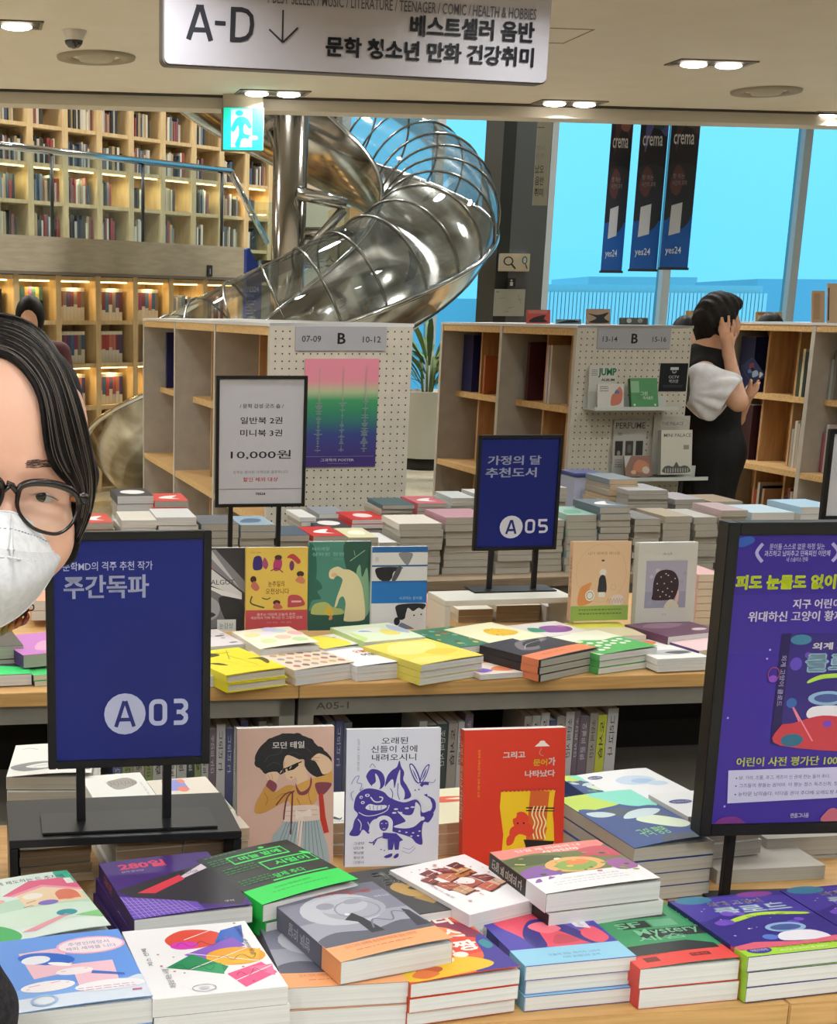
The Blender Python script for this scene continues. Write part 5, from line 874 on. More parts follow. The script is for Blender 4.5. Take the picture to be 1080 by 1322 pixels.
A_YB = [('r', '#eecb5e', 0, 25, 100, 100), ('r', '#d0545c', 0, 0, 100, 25), ('b', '#3c2a7c', [(12, 74), (13, 88), (24, 89), (26, 75)]), ('b', '#a8507a', [(26, 80), (30, 88), (36, 80), (32, 74)]), ('b', '#c0407c', [(44, 80), (50, 90), (58, 84), (56, 74), (46, 72)]), ('e', '#4a2a2c', 52, 88, 6, 3), ('s', '#7a2f5a', 1.6, [(40, 72), (50, 75), (60, 70)]), ('b', '#c8484c', [(66, 88), (76, 92), (88, 84), (84, 80), (74, 86)]), ('e', '#7a3a70', 74, 78, 4, 6), ('e', '#4a2e28', 88, 68, 6, 3.4), ('b', '#d88a6a', [(80, 60), (88, 66), (96, 60), (92, 56)]),
   ('e', '#3f2a24', 12, 62, 5, 4), ('b', '#c87060', [(8, 54), (14, 60), (22, 52), (16, 48)]), ('t', '#7a4a20', '은유씨의', 36, 53, 62, 60, 1), ('t', '#7a4a20', '떡볶입니다', 32, 44, 70, 51, 1), ('s', '#3f4a34', 2.2, [(10, 42), (8, 34), (20, 30), (30, 28)]), ('s', '#5a4a34', 1.4, [(26, 40), (34, 38), (40, 40)]), ('e', '#4a2a28', 50, 34, 6, 3), ('b', '#c86a60', [(44, 28), (50, 34), (60, 28), (52, 26)]), ('b', '#c8505c', [(68, 32), (70, 42), (86, 42), (94, 36), (94, 30), (70, 28)]), ('r', '#f0c8c0', 74, 34, 90, 36), ('t', '#f4d0d0', '맛있는 이야기 오늘의 추천', 18, 18, 80, 21.5, 1), ('t', '#f4d0d0', '세상에서 가장 따뜻한 한 그릇의 만화', 8, 14, 92, 17.5, 1), ('t', '#e8a0a4', '만화 추천', 34, 9, 74, 11), ('t', '#8a6a30', '다다 만화', 8, 93, 24, 94.5)]
stand((317.5, 707), (397.5, 706.5), 3.46, H2, .014, 'yellow standing book with cartoon people and red band', yaw=6, lean=5, art_=A_YB, cover='#eecb5e', pages=PAGE_W)
A_TL = [('r', '#4f9083', 0, 0, 100, 100), ('b', '#2f5f52', [(0, 0), (0, 22), (40, 24), (70, 18), (100, 24), (100, 0)]), ('b', '#2f5c50', [(58, 100), (60, 70), (76, 58), (100, 56), (100, 100)]), ('b', '#2e6a5c', [(0, 96), (10, 90), (12, 60), (0, 50)]), ('b', '#2e6a5c', [(0, 60), (16, 56), (22, 48), (14, 44), (20, 36), (6, 34), (0, 26)]), ('b', '#86b494', [(76, 60), (82, 74), (86, 60), (94, 70), (98, 40), (98, 20), (84, 16)]), ('l', '#a8c4a8', 1.2, [(66, 78), (90, 90)]), ('l', '#a8c4a8', .8, [(74, 84), (72, 90)]),
   ('b', '#ece0b4', [(33, 60), (34, 68), (46, 72), (56, 69), (66, 68), (78, 62), (86, 50), (90, 34), (92, 18), (88, 11), (60, 10), (58, 16), (60, 30), (56, 38), (50, 36), (46, 28), (42, 26), (46, 38), (52, 50), (54, 58), (44, 62), (40, 58)]), ('b', '#e8b89a', [(36, 62), (40, 65), (46, 63), (42, 60)]), ('b', '#b8c478', [(4, 22), (10, 30), (28, 32), (40, 26), (54, 24), (54, 18), (10, 18)]), ('b', '#e0c04a', [(26, 20), (32, 28), (40, 22), (38, 16)]), ('b', '#d88a5c', [(33, 12), (36, 18), (39, 13)]), ('t', '#8ac0b4', '우리에게', 5, 90, 32, 94, 1), ('t', '#8ac0b4', '약속된 정원', 5, 84, 56, 88, 1), ('t', '#7ab0a4', '장편소설', 40, 79, 54, 82)]
stand((399, 699.5), (479.3, 698.5), 3.48, .219, .016, 'teal standing book with a stooping white-haired figure', yaw=6, lean=5, art_=A_TL, cover='#4f9083', pages=PAGE_W)
A_WB = [('r', '#e4e4e8', 0, 0, 100, 100), ('r', '#2f6fb4', 0, 93, 100, 100), ('b', '#8d8e94', [(48, 92), (72, 92), (70, 84), (64, 78), (56, 82)]), ('r', '#2f5f9c', 0, 76, 100, 78), ('b', '#24242a', [(10, 75), (8, 66), (16, 60), (28, 58), (36, 62), (40, 70), (56, 75)]), ('b', '#55565c', [(36, 60), (44, 60), (54, 74), (46, 75)]), ('r', '#2f5f9c', 0, 57, 100, 59), ('r', '#1f78cc', 0, 32, 100, 57), ('t', '#a8d0f4', '사랑하는 아이들', 50, 36, 92, 40, 2), ('b', '#22242c', [(48, 30), (46, 20), (52, 12), (62, 14), (66, 26), (76, 22), (86, 26), (94, 24), (96, 31)]), ('e', '#22242c', 47, 10, 5.5, 5), ('b', '#e2dedd', [(62, 14), (66, 24), (76, 21), (88, 25), (95, 20), (92, 8), (78, 2), (66, 4)]), ('e', '#22242c', 78, 17, 1.6, 1), ('e', '#22242c', 91, 18, 1.4, 1), ('b', '#7d8494', [(54, 8), (64, 6), (78, 0), (50, 0)]), ('t', '#8a8a90', '성해나', 6, 82, 12, 88)]
stand((480.5, 706), (552, 707.5), 3.48, H2, .018, 'blue and white standing book with a girl\'s ponytail', yaw=6, lean=5, art_=A_WB, cover='#e4e4e8', pages=PAGE_W)
A_PE = [('r', '#ecc9a4', 0, 20, 100, 100), ('r', '#9aba5c', 0, 0, 100, 19), ('o', '#d8b490', 50, 60, 44, 37, .6), ('t', '#a08468', '내가 너에게 베이글', 26, 83, 80, 87, 0), ('e', '#5a5048', 52, 76, 3, 1.2), ('e', '#f2eee6', 53, 61, 6, 4.4), ('b', '#34363c', [(46, 46), (47, 54), (52, 58), (58, 54), (60, 36), (46, 36)]), ('r', '#f2eee6', 47, 30, 58, 36), ('b', '#e89a5c', [(12, 20), (14, 40), (24, 46), (34, 48), (30, 36), (36, 24)]), ('e', '#f4efe8', 32, 32, 8, 7), ('o', '#7a7a80', 32, 32, 6, 5, 1), ('o', '#d8b0a0', 72, 42, 5, 4, 1), ('e', '#ead8d0', 80, 26, 12, 7)] + [('s', '#b8a8a0', .8, [(62 + 5 * i, 22), (64 + 5 * i, 28), (66 + 5 * i, 22)]) for i in range(6)] + lines('#5f7a34', 14, 88, (14, 9), .7, 4)
stand((740.5, 699.5), (815, 700.5), 3.5, .197, .020, 'peach standing hardcover with a small figure and green band', yaw=8, lean=4, art_=A_PE, cover='#ecc9a4', spine='#d9ab88', hard=True, pages=PAGE_W, spine_art=[('t', '#a08468', '베이글', 20, 30, 80, 80, 0, 3)])
A_WG = [('r', '#d8d8d2', 0, 0, 100, 100), ('r', '#b0aec2', 14, 20, 84, 78), ('r', '#9fa0b8', 14, 20, 84, 40)] + scatter(['#c8c6d4', '#a6a6ba'], 14, 6, (16, 82, 24, 76), (2, 5)) + [('b', '#3c2b33', [(27, 38), (28, 54), (34, 64), (48, 67), (62, 64), (70, 54), (70, 42), (66, 34), (60, 30), (28, 30)]), ('b', '#e6c4b4', [(66, 30), (70, 42), (72, 36), (70, 26), (64, 24)]), ('b', '#dcd6c0', [(48, 20), (56, 30), (66, 28), (72, 20)])] + [('e', '#e6dede', x, y, 1.1, .8) for x, y in [(34, 50), (40, 58), (46, 50), (52, 60), (58, 52), (64, 56), (36, 42), (44, 40), (52, 44), (60, 40), (40, 34), (50, 36), (56, 34), (48, 62)]] + [('t', '#8a8a84', '소년', 40, 85, 56, 88, 0), ('t', '#a0a09a', '문학', 44, 11, 52, 13, 0)]
stand((825, 701), (901, 701.5), 3.5, .203, .024, 'pale grey standing book with a black-bobbed head', yaw=8, lean=4, art_=A_WG, cover='#d8d8d2', spine='#c6c6c0', pages=PAGE_W)
# white riser and the A05 sign
z5 = .868
a = G(575, 776, z5); b2 = G(743, 771, z5); ang5 = math.atan2(b2.y - a.y, b2.x - a.x); W5 = (b2 - a).length
riser(Matrix.Translation((a.x, a.y, Z2)) @ Matrix.Rotation(ang5, 4, 'Z'), W5, .13, Z2, z5, .014, '#dcdad0', 'white U-shaped riser under the A05 sign')
pc = G(655, 768, z5)
S05 = [('t', LT, '가정의 달', 9, 76, 78, 84.5, 2), ('t', LT, '추천도서', 7, 64.5, 73, 73.5, 2), ('e', '#dfe2f4', 44, 18.5, 15, 10.6), ] + glyph('A', NAVY, 36.5, 12, 51.5, 25, 2.8, 1.4) + glyph('0', '#dfe2f4', 62, 12.5, 75, 25.5, 3, 1.4) + glyph('5', '#dfe2f4', 79, 12.5, 92, 25.5, 3, 1.4)
sign((618.5, 562), (727.5, 562.5), pc.y + .05, .296, 'navy A05 sign on two posts on the white riser', S05, '#1c2a80', yaw=9, lean=1, fw=.009, posts=(.24, .78), zbase=z5, plate=(-.115, .11, -.045, .035))
face_pile(592, 638, 787, 3.72, 4, .019, 'tan-edged book under the white riser, left pile', '#e8e0cc', PAGE_B, H=.12)
face_pile(641, 700, 782, 3.74, 4, .02, 'tan-edged book under the white riser, right pile', '#d8ccb4', PAGE_B, H=.12)
face_pile(706, 726, 783, 3.72, 4, .02, 'narrow white book under the right end of white riser', '#e2ded8', PAGE_W, H=.1)
face_pile(552, 574, 778, 3.72, 4, .02, 'pink-topped book beside the blue and white book', '#e8a09c', PAGE_B, H=.13)
face_pile(902, 936, 742, 3.65, 7, .019, 'pink-topped cream book pile beside the poster', '#dcb0aa', PAGE_C, H=.15)
# the price sign (two posts) and the white sign cut by the right border
SW = [('t', '#34363e', '/ 문학 감성 굿즈 숍 /', 24, 77, 76, 80.5, 1), ('t', '#2a2c34', '일반북 2권', 25, 64.5, 75, 70, 1), ('t', '#2a2c34', '미니북 3권', 25, 54.5, 75, 60, 1), ('t', '#34363e', '10,000원', 14, 36, 86, 43.5, 1), ('t', '#8a8a92', '상품은 표시된 가격으로 판매합니다', 17, 24.5, 83, 27), ('t', '#c84a4c', '할인 제외 대상', 29, 18, 71, 21.5, 1), ('r', '#55565e', 0, 11.8, 100, 12.2), ('t', '#44454c', 'YES24', 44, 7, 56, 9, 2)]
zpr = Z2
sign((279.5, 485), (397.5, 487), 3.83, .345, 'white price sign reading 10,000원 on two posts', SW, '#c9ccd8', yaw=8, lean=1, fw=.009, posts=(.18, .72), zbase=zpr, plate=(-.11, .11, -.04, .04))
sign((1072.5, 554), (1190, 553), 3.55, .225, 'white framed sign cut by the right border', [('s', '#b8bcc8', .5, [(4, 60), (14, 40), (24, 50)]), ('t', '#34363e', '추천', 40, 60, 70, 80, 1)], '#cfd4de', yaw=8, lean=1, fw=.012, posts=(.3, .7), zbase=Z2, plate=(-.1, .1, -.04, .04))
# spine-out books in the dark shelf of the second table
def spine_row(x_px0, x_px1, seed, labelw):
    r = rnd(seed); x = on2(x_px0); xe = on2(x_px1); k = 0
    pal = ['#d8d4cc', '#c8c6c8', '#b8b8b4', '#8f9a6a', '#c9cf4a', '#3c4048', '#6a7078', '#a8a098', '#44504c', '#7a6a7a', '#e2ded4', '#5a5f8a']
    while x < xe:
        w_ = r.uniform(.012, .026); h = .2 + r.uniform(-.015, .012); c = pal[r.randrange(len(pal))]; k += 1
        M = T2 @ Matrix.Translation((x, .10, .461)) @ Matrix(((0, 0, 1, 0), (-1, 0, 0, 0), (0, 1, 0, 0), (0, 0, 0, 1))) if False else T2 @ Matrix.Translation((x + w_, .09, .461)) @ Matrix(((0, 0, -1, 0), (1, 0, 0, 0), (0, 1, 0, 0), (0, 0, 0, 1))) 
        nm = {'#d8d4cc': 'off-white', '#c8c6c8': 'pale grey', '#b8b8b4': 'grey', '#8f9a6a': 'olive', '#c9cf4a': 'lime', '#3c4048': 'charcoal', '#6a7078': 'slate', '#a8a098': 'stone grey', '#44504c': 'dark green', '#7a6a7a': 'mauve', '#e2ded4': 'cream', '#5a5f8a': 'dusty blue'}[c]
        M = T2 @ Matrix.Translation((x, .09, .461)) @ Matrix(((0, 0, 1, 0), (1, 0, 0, 0), (0, 1, 0, 0), (0, 0, 0, 1)))
        tc_ = '#2a2a2e' if c in ('#d8d4cc', '#c8c6c8', '#b8b8b4', '#c9cf4a', '#e2ded4', '#a8a098', '#8f9a6a') else '#d0d0d0'
        book(M, .14, h, w_, '%s spine-out book, %s from the left %s' % (nm, (ORD + ['thirteenth', 'fourteenth'])[k - 1] if k > 1 else 'first', labelw) if k < 15 else '%s spine-out book past the fourteenth %s' % (nm, labelw), group='spine-out books ' + labelw, cover=c, pages=PAGE_W, spine_art=[('t', tc_, r.choice(['소설의 시간', '오늘의 문학', '그리고 나', '도서관']), 25, 45, 75, 92, 1, 3)])
        x += w_ + .0012
spine_row(150, 378, 5, 'under the table behind A03')
spine_row(404, 470, 8, 'between the pink and white standing books')
spine_row(560, 626, 9, 'between the white and red standing books')
spine_row(700, 822, 11, 'right of the red standing book')
# ================================================================== third table: tall stacks
def stack3(xl, xr, y, Y, T, desc, cover, pages=PAGE_G, H=.2, n=None, zb=TZ, top_art=None, jit=1.0, vis=3):
    a = D(xl, y, Y); b2 = D(xr, y, Y); n = n or max(1, round((a.z - zb) / T)); T = (a.z - zb) / n; r = rnd(int(xl * 7 + y)); grp = 'stack of the ' + desc; nv = min(n, vis)
    W = (b2.x - a.x) * .985
    if nv < n:
        st = MB(); pm = mat('#a9a294', .5)
        for k in range(nv, n):
            zz = a.z - T * (k + 1); dx, dy = r.uniform(-1, 1) * .004, r.uniform(-1, 1) * .006
            st.box(dx, dx + W, dy, dy + H, zz + .0006, zz + T - .0004, pages)
            for q in (zz + .0004, zz + T - .0011): st.box(dx - .0004, dx + W + .0004, dy - .0004, dy + H, q, q + .0008, pm)
        st.build('stacked_books', None, RM((a.x, a.y, 0)), label=' '.join(('lower books under the ' + desc).split()[:16]), cat='books', kind='stuff')
    for k in range(nv):
        ang = math.radians(8.3 + (r.uniform(-1, 1) * 1.4 * jit)); M = RM((a.x + r.uniform(-1, 1) * .0035 * jit, a.y + r.uniform(-1, 1) * .006 * jit, a.z - T * (k + 1) + .0004), ang)
        lb_ = desc if k == 0 else '%s one down in the %s' % (ORD[min(k, 11)], desc)
        book(M, W, H, T - .0008, ' '.join(lb_.split()[:16]), group=grp if n > 1 else None, cover=cover if k == 0 else r.choice(['#a9a294', '#b6b0a2', cover]), pages=pages, art_=top_art if k == 0 else None)
WOV = [('e', '#e4e2dc', 52, 50, 34, 26)]; LEAF = [('b', '#efe9e6', [(20, 40), (40, 60), (80, 70), (60, 40), (80, 26), (40, 30)])]
YF = 4.42
stack3(516, 574, 676, 4.40, .0215, 'white-topped pile left of the A05 sign', '#d8d0c2', vis=7)
stack3(576, 640, 668, 4.44, .0215, 'mauve-topped pile behind the A05 sign', '#b88a94', vis=7)
stack3(643, 690, 700, 4.45, .0215, 'grey pile hidden behind the A05 sign', '#b8b0a4')
stack3(692, 731, 672, 4.50, .0215, 'grey pile just right of the A05 sign', '#b6aea2')
stack3(734, 774, 665, 4.50, .0215, 'pile topped with a pale teal book', '#8fb0a4', top_art=[('b', '#5f9a80', [(10, 20), (40, 60), (80, 50), (60, 20)])], vis=7)
stack3(776, 818, 655, 4.50, .0215, 'pile topped with a dark slate book', '#5c6a72', top_art=LEAF, vis=7)
stack3(820, 856, 670, 4.52, .0215, 'pile topped with a grey striped book', '#7c7a78', vis=7)
stack3(858, 896, 667, 4.54, .0215, 'pile topped with a tan book', '#a99a84', vis=7)
stack3(898, 930, 668, 4.56, .0215, 'pile topped with a shrink-wrapped grey book', '#b8b4ae', vis=7)
stack3(932, 968, 659, 4.57, .0215, 'pile topped with a dusty pink book', '#b8a0a0', vis=7)
stack3(970, 1030, 662, 4.6, .024, 'pile topped with pale blue books by the poster', '#bcd0da', PAGE_W)
stack3(1034, 1090, 655, 4.66, .024, 'pile topped with a sky-blue book at the border', '#a8c8dc', PAGE_W)
# back row
stack3(690, 735, 630, 4.85, .022, 'tall pile right behind the A05 sign', '#c4bcb0', n=14)
stack3(811, 866, 633, 4.86, .022, 'pile with silver-wrapped books before the pegboard', '#a8a8a8', n=14)
stack3(787, 826, 619, 4.95, .024, 'pile with a tan book on pink ones', '#7d8a90', PAGE_B, n=13)
stack3(872, 914, 645, 4.9, .022, 'low pile of splayed grey books before the person', '#a8a4a8', n=10)
stack3(918, 962, 648, 4.9, .022, 'tan pile before the person in black', '#a08c70', n=10)
stack3(493, 536, 652, 4.8, .022, 'pile topped with a dark teal book', '#3f5c60', n=12)
stack3(540, 580, 650, 4.86, .022, 'pile topped with a coral pink book', '#c8606a', n=12, top_art=LEAF)
stack3(584, 616, 643, 5.0, .022, 'pile topped with a pale striped book', '#c8ccc8', n=12)
stack3(620, 660, 640, 5.02, .022, 'pile topped with a white book behind A05', '#d8d8d4', n=12)
# left half
stack3(36, 98, 668, 4.22, .022, 'pile topped with a plain white book at far left', '#d8d2cc', n=8)
stack3(101, 148, 675, 4.22, .022, 'pile topped with a red book beside the face', '#c8453c', n=9, top_art=LEAF)
stack3(157, 203, 672, 4.24, .026, 'wrapped cream pile under the tallest left stack', '#cfc9bd', PAGE_W, n=8)
stack3(203, 256, 668, 4.26, .024, 'pile of white-paged books right of the tallest stack', '#c8c8c4', PAGE_W, n=8)
stack3(152, 200, 640, 4.62, .028, 'tallest left stack with black book and white oval', '#34343a', PAGE_W, n=8, top_art=WOV)
stack3(198, 243, 647, 4.6, .026, 'pile topped with a red book behind the white pages', '#cc3f38', n=9, top_art=LEAF)
stack3(260, 310, 677, 4.3, .022, 'pile topped with a dark slate book below the price sign', '#5c6066', n=8)
stack3(311, 357, 678, 4.32, .022, 'pile topped with a blue and white book', '#8fa4b4', n=8, top_art=[('b', '#4a6a88', [(10, 30), (40, 70), (80, 60), (60, 30)])])
stack3(359, 402, 691, 4.33, .022, 'low pile topped with a dark blue book', '#46586a', n=7)
stack3(404, 448, 692, 4.33, .022, 'pile topped with a bright red book and white leaf', '#c4302c', n=7, top_art=LEAF)
stack3(450, 489, 694, 4.36, .022, 'pile topped with a pale yellow drawing', '#d8d4a8', n=7, top_art=[('b', '#f0eed8', [(20, 40), (40, 70), (80, 70), (70, 30)])])
stack3(490, 514, 700, 4.36, .022, 'pile topped with a white line drawing', '#e0dedc', n=6)
stack3(411, 456, 681, 4.62, .022, 'pile topped with a charcoal book and white oval', '#3c3c40', n=9, top_art=WOV)
stack3(388, 410, 668, 4.72, .024, 'narrow pile of white-wrapped books', '#d8d8d4', PAGE_W, n=9)
stack3(412, 452, 664, 4.85, .024, 'pile topped with a grey-white book before the pegboard', '#8f9498', PAGE_W, n=9)
stack3(454, 503, 671, 4.7, .022, 'scarlet-topped pile before the 07-09 pegboard', '#c8302e', PAGE_W, n=9, top_art=[('e', '#e8d8d4', 52, 50, 26, 24)])
# ================================================================== hanging sign
def facing(px, py, Y, yaw):      # a vertical plane through a point; returns local matrix and a pixel -> local(x, z) map
    a = math.radians(yaw); o = D(px, py, Y); X = Vector((math.cos(a), math.sin(a), 0)); n = Vector((math.sin(a), -math.cos(a), 0)); C0 = Vector((0, 0, CAMH))
    def m(x, y):
        d = ray(x, y); t = (o - C0).dot(n) / d.dot(n); p_ = C0 + d * t - o; return (p_.dot(X), p_.z)
    return RM(o, a), m
def px_art(m, els):      # elements given in photo pixels -> local units with W = H = 100
    out = []
    for e in els:
        if e[0] in 'pb': out.append((e[0], e[1], [m(*q) for q in e[2]]))
        elif e[0] in 'ls': out.append((e[0], e[1], (m(e[2], 0)[0] - m(0, 0)[0]), [m(*q) for q in e[3]]))
        elif e[0] == 't':
            a, b = m(e[3], e[6]), m(e[5], e[4]); out.append(('t', e[1], e[2], a[0], a[1], b[0], b[1]) + tuple(e[7:]))
        elif e[0] == 'r': a, b = m(e[2], e[5]), m(e[4], e[3]); out.append(('r', e[1], a[0], a[1], b[0], b[1]))
        elif e[0] == 'e': c = m(e[2], e[3]); r = m(e[2] + e[4], e[3] + e[5]); out.append(('e', e[1], c[0], c[1], abs(r[0] - c[0]), abs(r[1] - c[1])))
    return out
def prints(root, m, els, y, name='print', step=3e-4, emit=0, rough=.5):
    k = MB(); art(k, px_art(m, els), 100, 100, lambda x, z, h: (x, y - h, z), clamp=False, step=step, base=5e-4, emit=emit, rough=rough); return k.build(name, root)
def rprism(mb, x0, x1, z0, z1, y0, y1, r, m, n=6):
    pts = []
    for cx, cz, a0 in ((x1 - r, z1 - r, 0), (x0 + r, z1 - r, 90), (x0 + r, z0 + r, 180), (x1 - r, z0 + r, 270)):
        for k in range(n + 1): a = math.radians(a0 + 90 * k / n); pts.append((cx + r * math.cos(a), cz + r * math.sin(a)))
    N = len(pts); vs = [(x, y0, z) for x, z in pts] + [(x, y1, z) for x, z in pts]
    return mb.add(vs, [tuple(range(N)), tuple(range(2 * N - 1, N - 1, -1))] + [(k + N, (k + 1) % N + N, (k + 1) % N, k) for k in range(N)], m)
M_, m_ = facing(212, 81, 5.0, 15)
hs = empty('hanging_sign', M_, 'large white hanging sign reading A-D with a down arrow', 'sign')
w5 = m_(705, 100)[0]; DK = '#24252e'
rprism(MB(), 0, w5, -.002, .42, 0, .06, .02, mat('#b9b6bd', .45)).build('panel', hs)
rprism(MB(), -.004, w5 + .004, -.006, .424, .006, .054, .022, mat('#6f6a66', .5)).build('metal_edge', hs)
def pxl(els): return els
AD = [('l', DK, 7, [(243, 51), (257, 7)]), ('l', DK, 7, [(272, 53), (259, 7)]), ('l', DK, 6, [(247, 38), (268, 39)]), ('l', DK, 6, [(253, 9), (263, 9.5)]), ('l', DK, 5.5, [(277, 29.5), (291, 30.5)]),
  ('l', DK, 7, [(301, 9), (299.5, 54)]), ('l', DK, 6, [(299, 12), (312, 12.5), (319, 15), (324, 21), (325, 32), (323, 43), (318, 49), (310, 51.5), (298, 51)])]
prints(hs, m_, AD + [('l', DK, 2.4, [(365, 13), (364, 54)]), ('l', DK, 2.4, [(347, 38), (364.5, 55)]), ('l', DK, 2.4, [(364.5, 55), (384, 36)]),
  ('t', '#55555e', '/ BEST SELLER / MUSIC / LITERATURE / TEENAGER / COMIC / HEALTH & HOBBIES', 345, 12, 692, 4, 1), ('t', DK, '베스트셀러 음반', 528, 29, 690, 47, 3), ('t', DK, '문학 청소년 만화 건강취미', 419, 62, 689, 73, 3)], 0, 'lettering')
for x in (.15, w5 - .15): MB().tube([(x, .03, .42), (x, .03, CEIL - M_.translation.z - .002)], .005, STEEL, 8).build('hanging_rod', hs)
# ================================================================== exit sign
M_, m_ = facing(287, 194, G(313, 127, CEIL).y - .2, 6)
es = empty('exit_sign', M_, 'lit green exit sign with a running figure', 'exit sign'); w_, h_ = m_(340, 194)[0], m_(300, 138)[1]
MB().rbox(0, w_, .002, .07, 0, h_, mat('#8d8c84', .4), .003).build('case', es)
MB().box(.004, w_ - .004, .0, .002, .004, h_ - .004, mat('#1fd6b4', .4, emit=.75)).build('lit_face', es)
prints(es, m_, [('p', '#a5c2f4', [(298, 141), (325, 141), (325, 190), (298, 190)]), ('e', '#0fb8a4', 309, 146, 5, 4), ('b', '#0fb8a4', [(306, 152), (318, 152), (325, 163), (321, 166), (316, 160), (315, 172), (332, 176), (330, 181), (313, 179), (309, 190), (303, 187), (308, 174), (307, 162), (302, 170), (298, 166)]), ('e', '#a5c2f4', 327, 178, 6, 3)], 0, 'pictogram', emit=.75)
MB().box(w_ * .02, w_ * .98, .02, .05, h_, CEIL - M_.translation.z, mat('#b8ac94', .6)).build('bracket', es)
# ================================================================== steel slide, pole
C = D(370, 400, 11.5); CX, CYY = C.x, C.y; RH = 1.13; TR_ = .44
def hel(f): a = math.radians(f); return Vector((CX + RH * math.cos(a), CYY + RH * math.sin(a), 2.36 + f / 90 * .84))
SSTEEL = noise_mat('polished_slide_steel', '#8f8a80', '#cfcfcd', (1, 1, 1), 3, .14, bump=.25, metal=1, nscale=3)
PLEX = glass_mat('clear_slide_cover', '#e9eef0', .10, .03)
sl = empty('slide', Matrix.Translation((CX, CYY, 0)), 'spiral tube slide of polished steel with clear ribbed top', 'slide')
Linv = Matrix.Translation((-CX, -CYY, 0))
def ringpt(f, th, r=TR_):
    p = hel(f); a = math.radians(f); rad = Vector((math.cos(a), math.sin(a), 0)); t = (hel(f - 1) - hel(f + 1)).normalized(); up = t.cross(rad); up = up if up.z > 0 else -up
    return Linv @ (p + (rad * math.cos(th) + up * math.sin(th)) * r)
F0, F1 = 150, -215
def shell(th0, th1, m, r, n=18, step=4, f1=None):
    mb = MB(); vs = []; fs = []; fr = list(range(F0, (f1 or F1) - 1, -step))
    for f in fr:
        for k in range(n + 1): vs.append(ringpt(f, th0 + (th1 - th0) * k / n, r))
    for i in range(len(fr) - 1):
        for k in range(n): q = i * (n + 1) + k; fs.append((q, q + 1, q + n + 2, q + n + 1))
    return mb.add(vs, fs, m, True)
shell(math.radians(-195), math.radians(-15), SSTEEL, TR_).build('steel_trough', sl)
shell(math.radians(-15), math.radians(165), PLEX, TR_, f1=-134).build('clear_cover', sl)
for f in range(F0 - 4, -132, -12): MB().tube([ringpt(f, math.radians(-15 + 180 * k / 18), TR_ + .006) for k in range(19)], .009, mat('#8f918f', .25, 1), 6).build('rib', sl)
for th in (-15, 165): MB().tube([ringpt(f, math.radians(th), TR_ + .012) for f in range(F0, F1 - 1, -4)], .02, STEEL, 6).build('side_rail', sl)
for f in (100, 10, -80, -170):      # arms to the pole
    p = hel(f); a = math.radians(f); q = Linv @ p
    MB().tube([(.12 * math.cos(a), .12 * math.sin(a), q.z - .3), (.66 * math.cos(a), .66 * math.sin(a), q.z - .3)], .05, STEEL, 12).build('support_arm', sl)
    MB().tube([(.12 * math.cos(a), .12 * math.sin(a), q.z - .78), (.62 * math.cos(a), .62 * math.sin(a), q.z - .34)], .035, STEEL, 12).build('brace', sl)
MB().tube([(.05, -.12, 2.44), (.42, -.14, 2.36)], .05, STEEL, 12).build('support_arm', sl)
MB().tube([(.1, -.13, 1.98), (.4, -.14, 2.32)], .038, STEEL, 12).build('brace', sl)
pl = MB(); POLE = mat('#b9b4ac', .12, 1)
pl.tube([(0, 0, 0), (0, 0, 3.14)], .132, POLE, 28).build('pole', sl)
MB().tube([(0, 0, 3.2), (0, 0, 6.19)], .132, POLE, 28).build('upper_pole', sl)
MB().lathe([(.132, 3.14), (.17, 3.14), (.17, 3.165), (.132, 3.165)], STEEL, n=28).lathe([(.132, 3.175), (.17, 3.175), (.17, 3.2), (.132, 3.2)], STEEL, n=28).build('flange', sl)
for k in range(10): a = 2 * PI * k / 10; MB().tube([(.152 * math.cos(a), .152 * math.sin(a), 3.1), (.152 * math.cos(a), .152 * math.sin(a), 3.23)], .01, mat('#55524c', .4, 1), 6).build('bolt', sl)
# ================================================================== column, kiosk, standee, banners
M_, m_ = facing(636, 410, 12.2, 8.3); cz = -M_.translation.z
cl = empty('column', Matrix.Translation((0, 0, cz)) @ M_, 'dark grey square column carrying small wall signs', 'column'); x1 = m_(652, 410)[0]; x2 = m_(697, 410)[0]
MB().box(0, x1, .0, .42, 0, 6.19, mat('#2a3234', .5)).build('shaded_side', cl)  # pillar's darker second face, its shade put into the colour
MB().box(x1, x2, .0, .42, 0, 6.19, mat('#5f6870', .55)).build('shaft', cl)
zo = lambda z: z - cz
def colsign(xa, ya, xb, yb, col, els, label, depth=.02):
    M2_, m2 = facing(xa, yb, 12.2 - .05, 8.3); r = empty('wall_sign', M2_, label, 'sign'); w_, h_ = m2(xb, yb)[0], m2(xa, ya)[1]
    MB().rbox(0, w_, 0, depth, 0, h_, mat(col, .5), .003).build('plate', r); prints(r, m2, els, 0)
colsign(645, 327, 683, 350, '#d5d2c4', [('e', '#2c2c2c', 656, 337, 6, 6), ('e', '#d5d2c4', 656, 337, 4.4, 4.4), ('l', '#2c2c2c', 2.4, [(660, 341), (665, 347)]), ('e', '#2c2c2c', 677, 336, 3, 5), ('e', '#bcdcec', 677, 336, 2, 3.8), ('l', '#2c2c2c', 1.6, [(678, 341), (680, 347)])], 'white sign with a magnifying glass on the dark column', .05)
colsign(655, 359, 665, 371, '#262b30', [('e', '#cfd4d8', 660, 362, 1.3, 1.3), ('r', '#cfd4d8', 658, 364, 662, 369)], 'tiny dark pictogram plate under the magnifying glass')
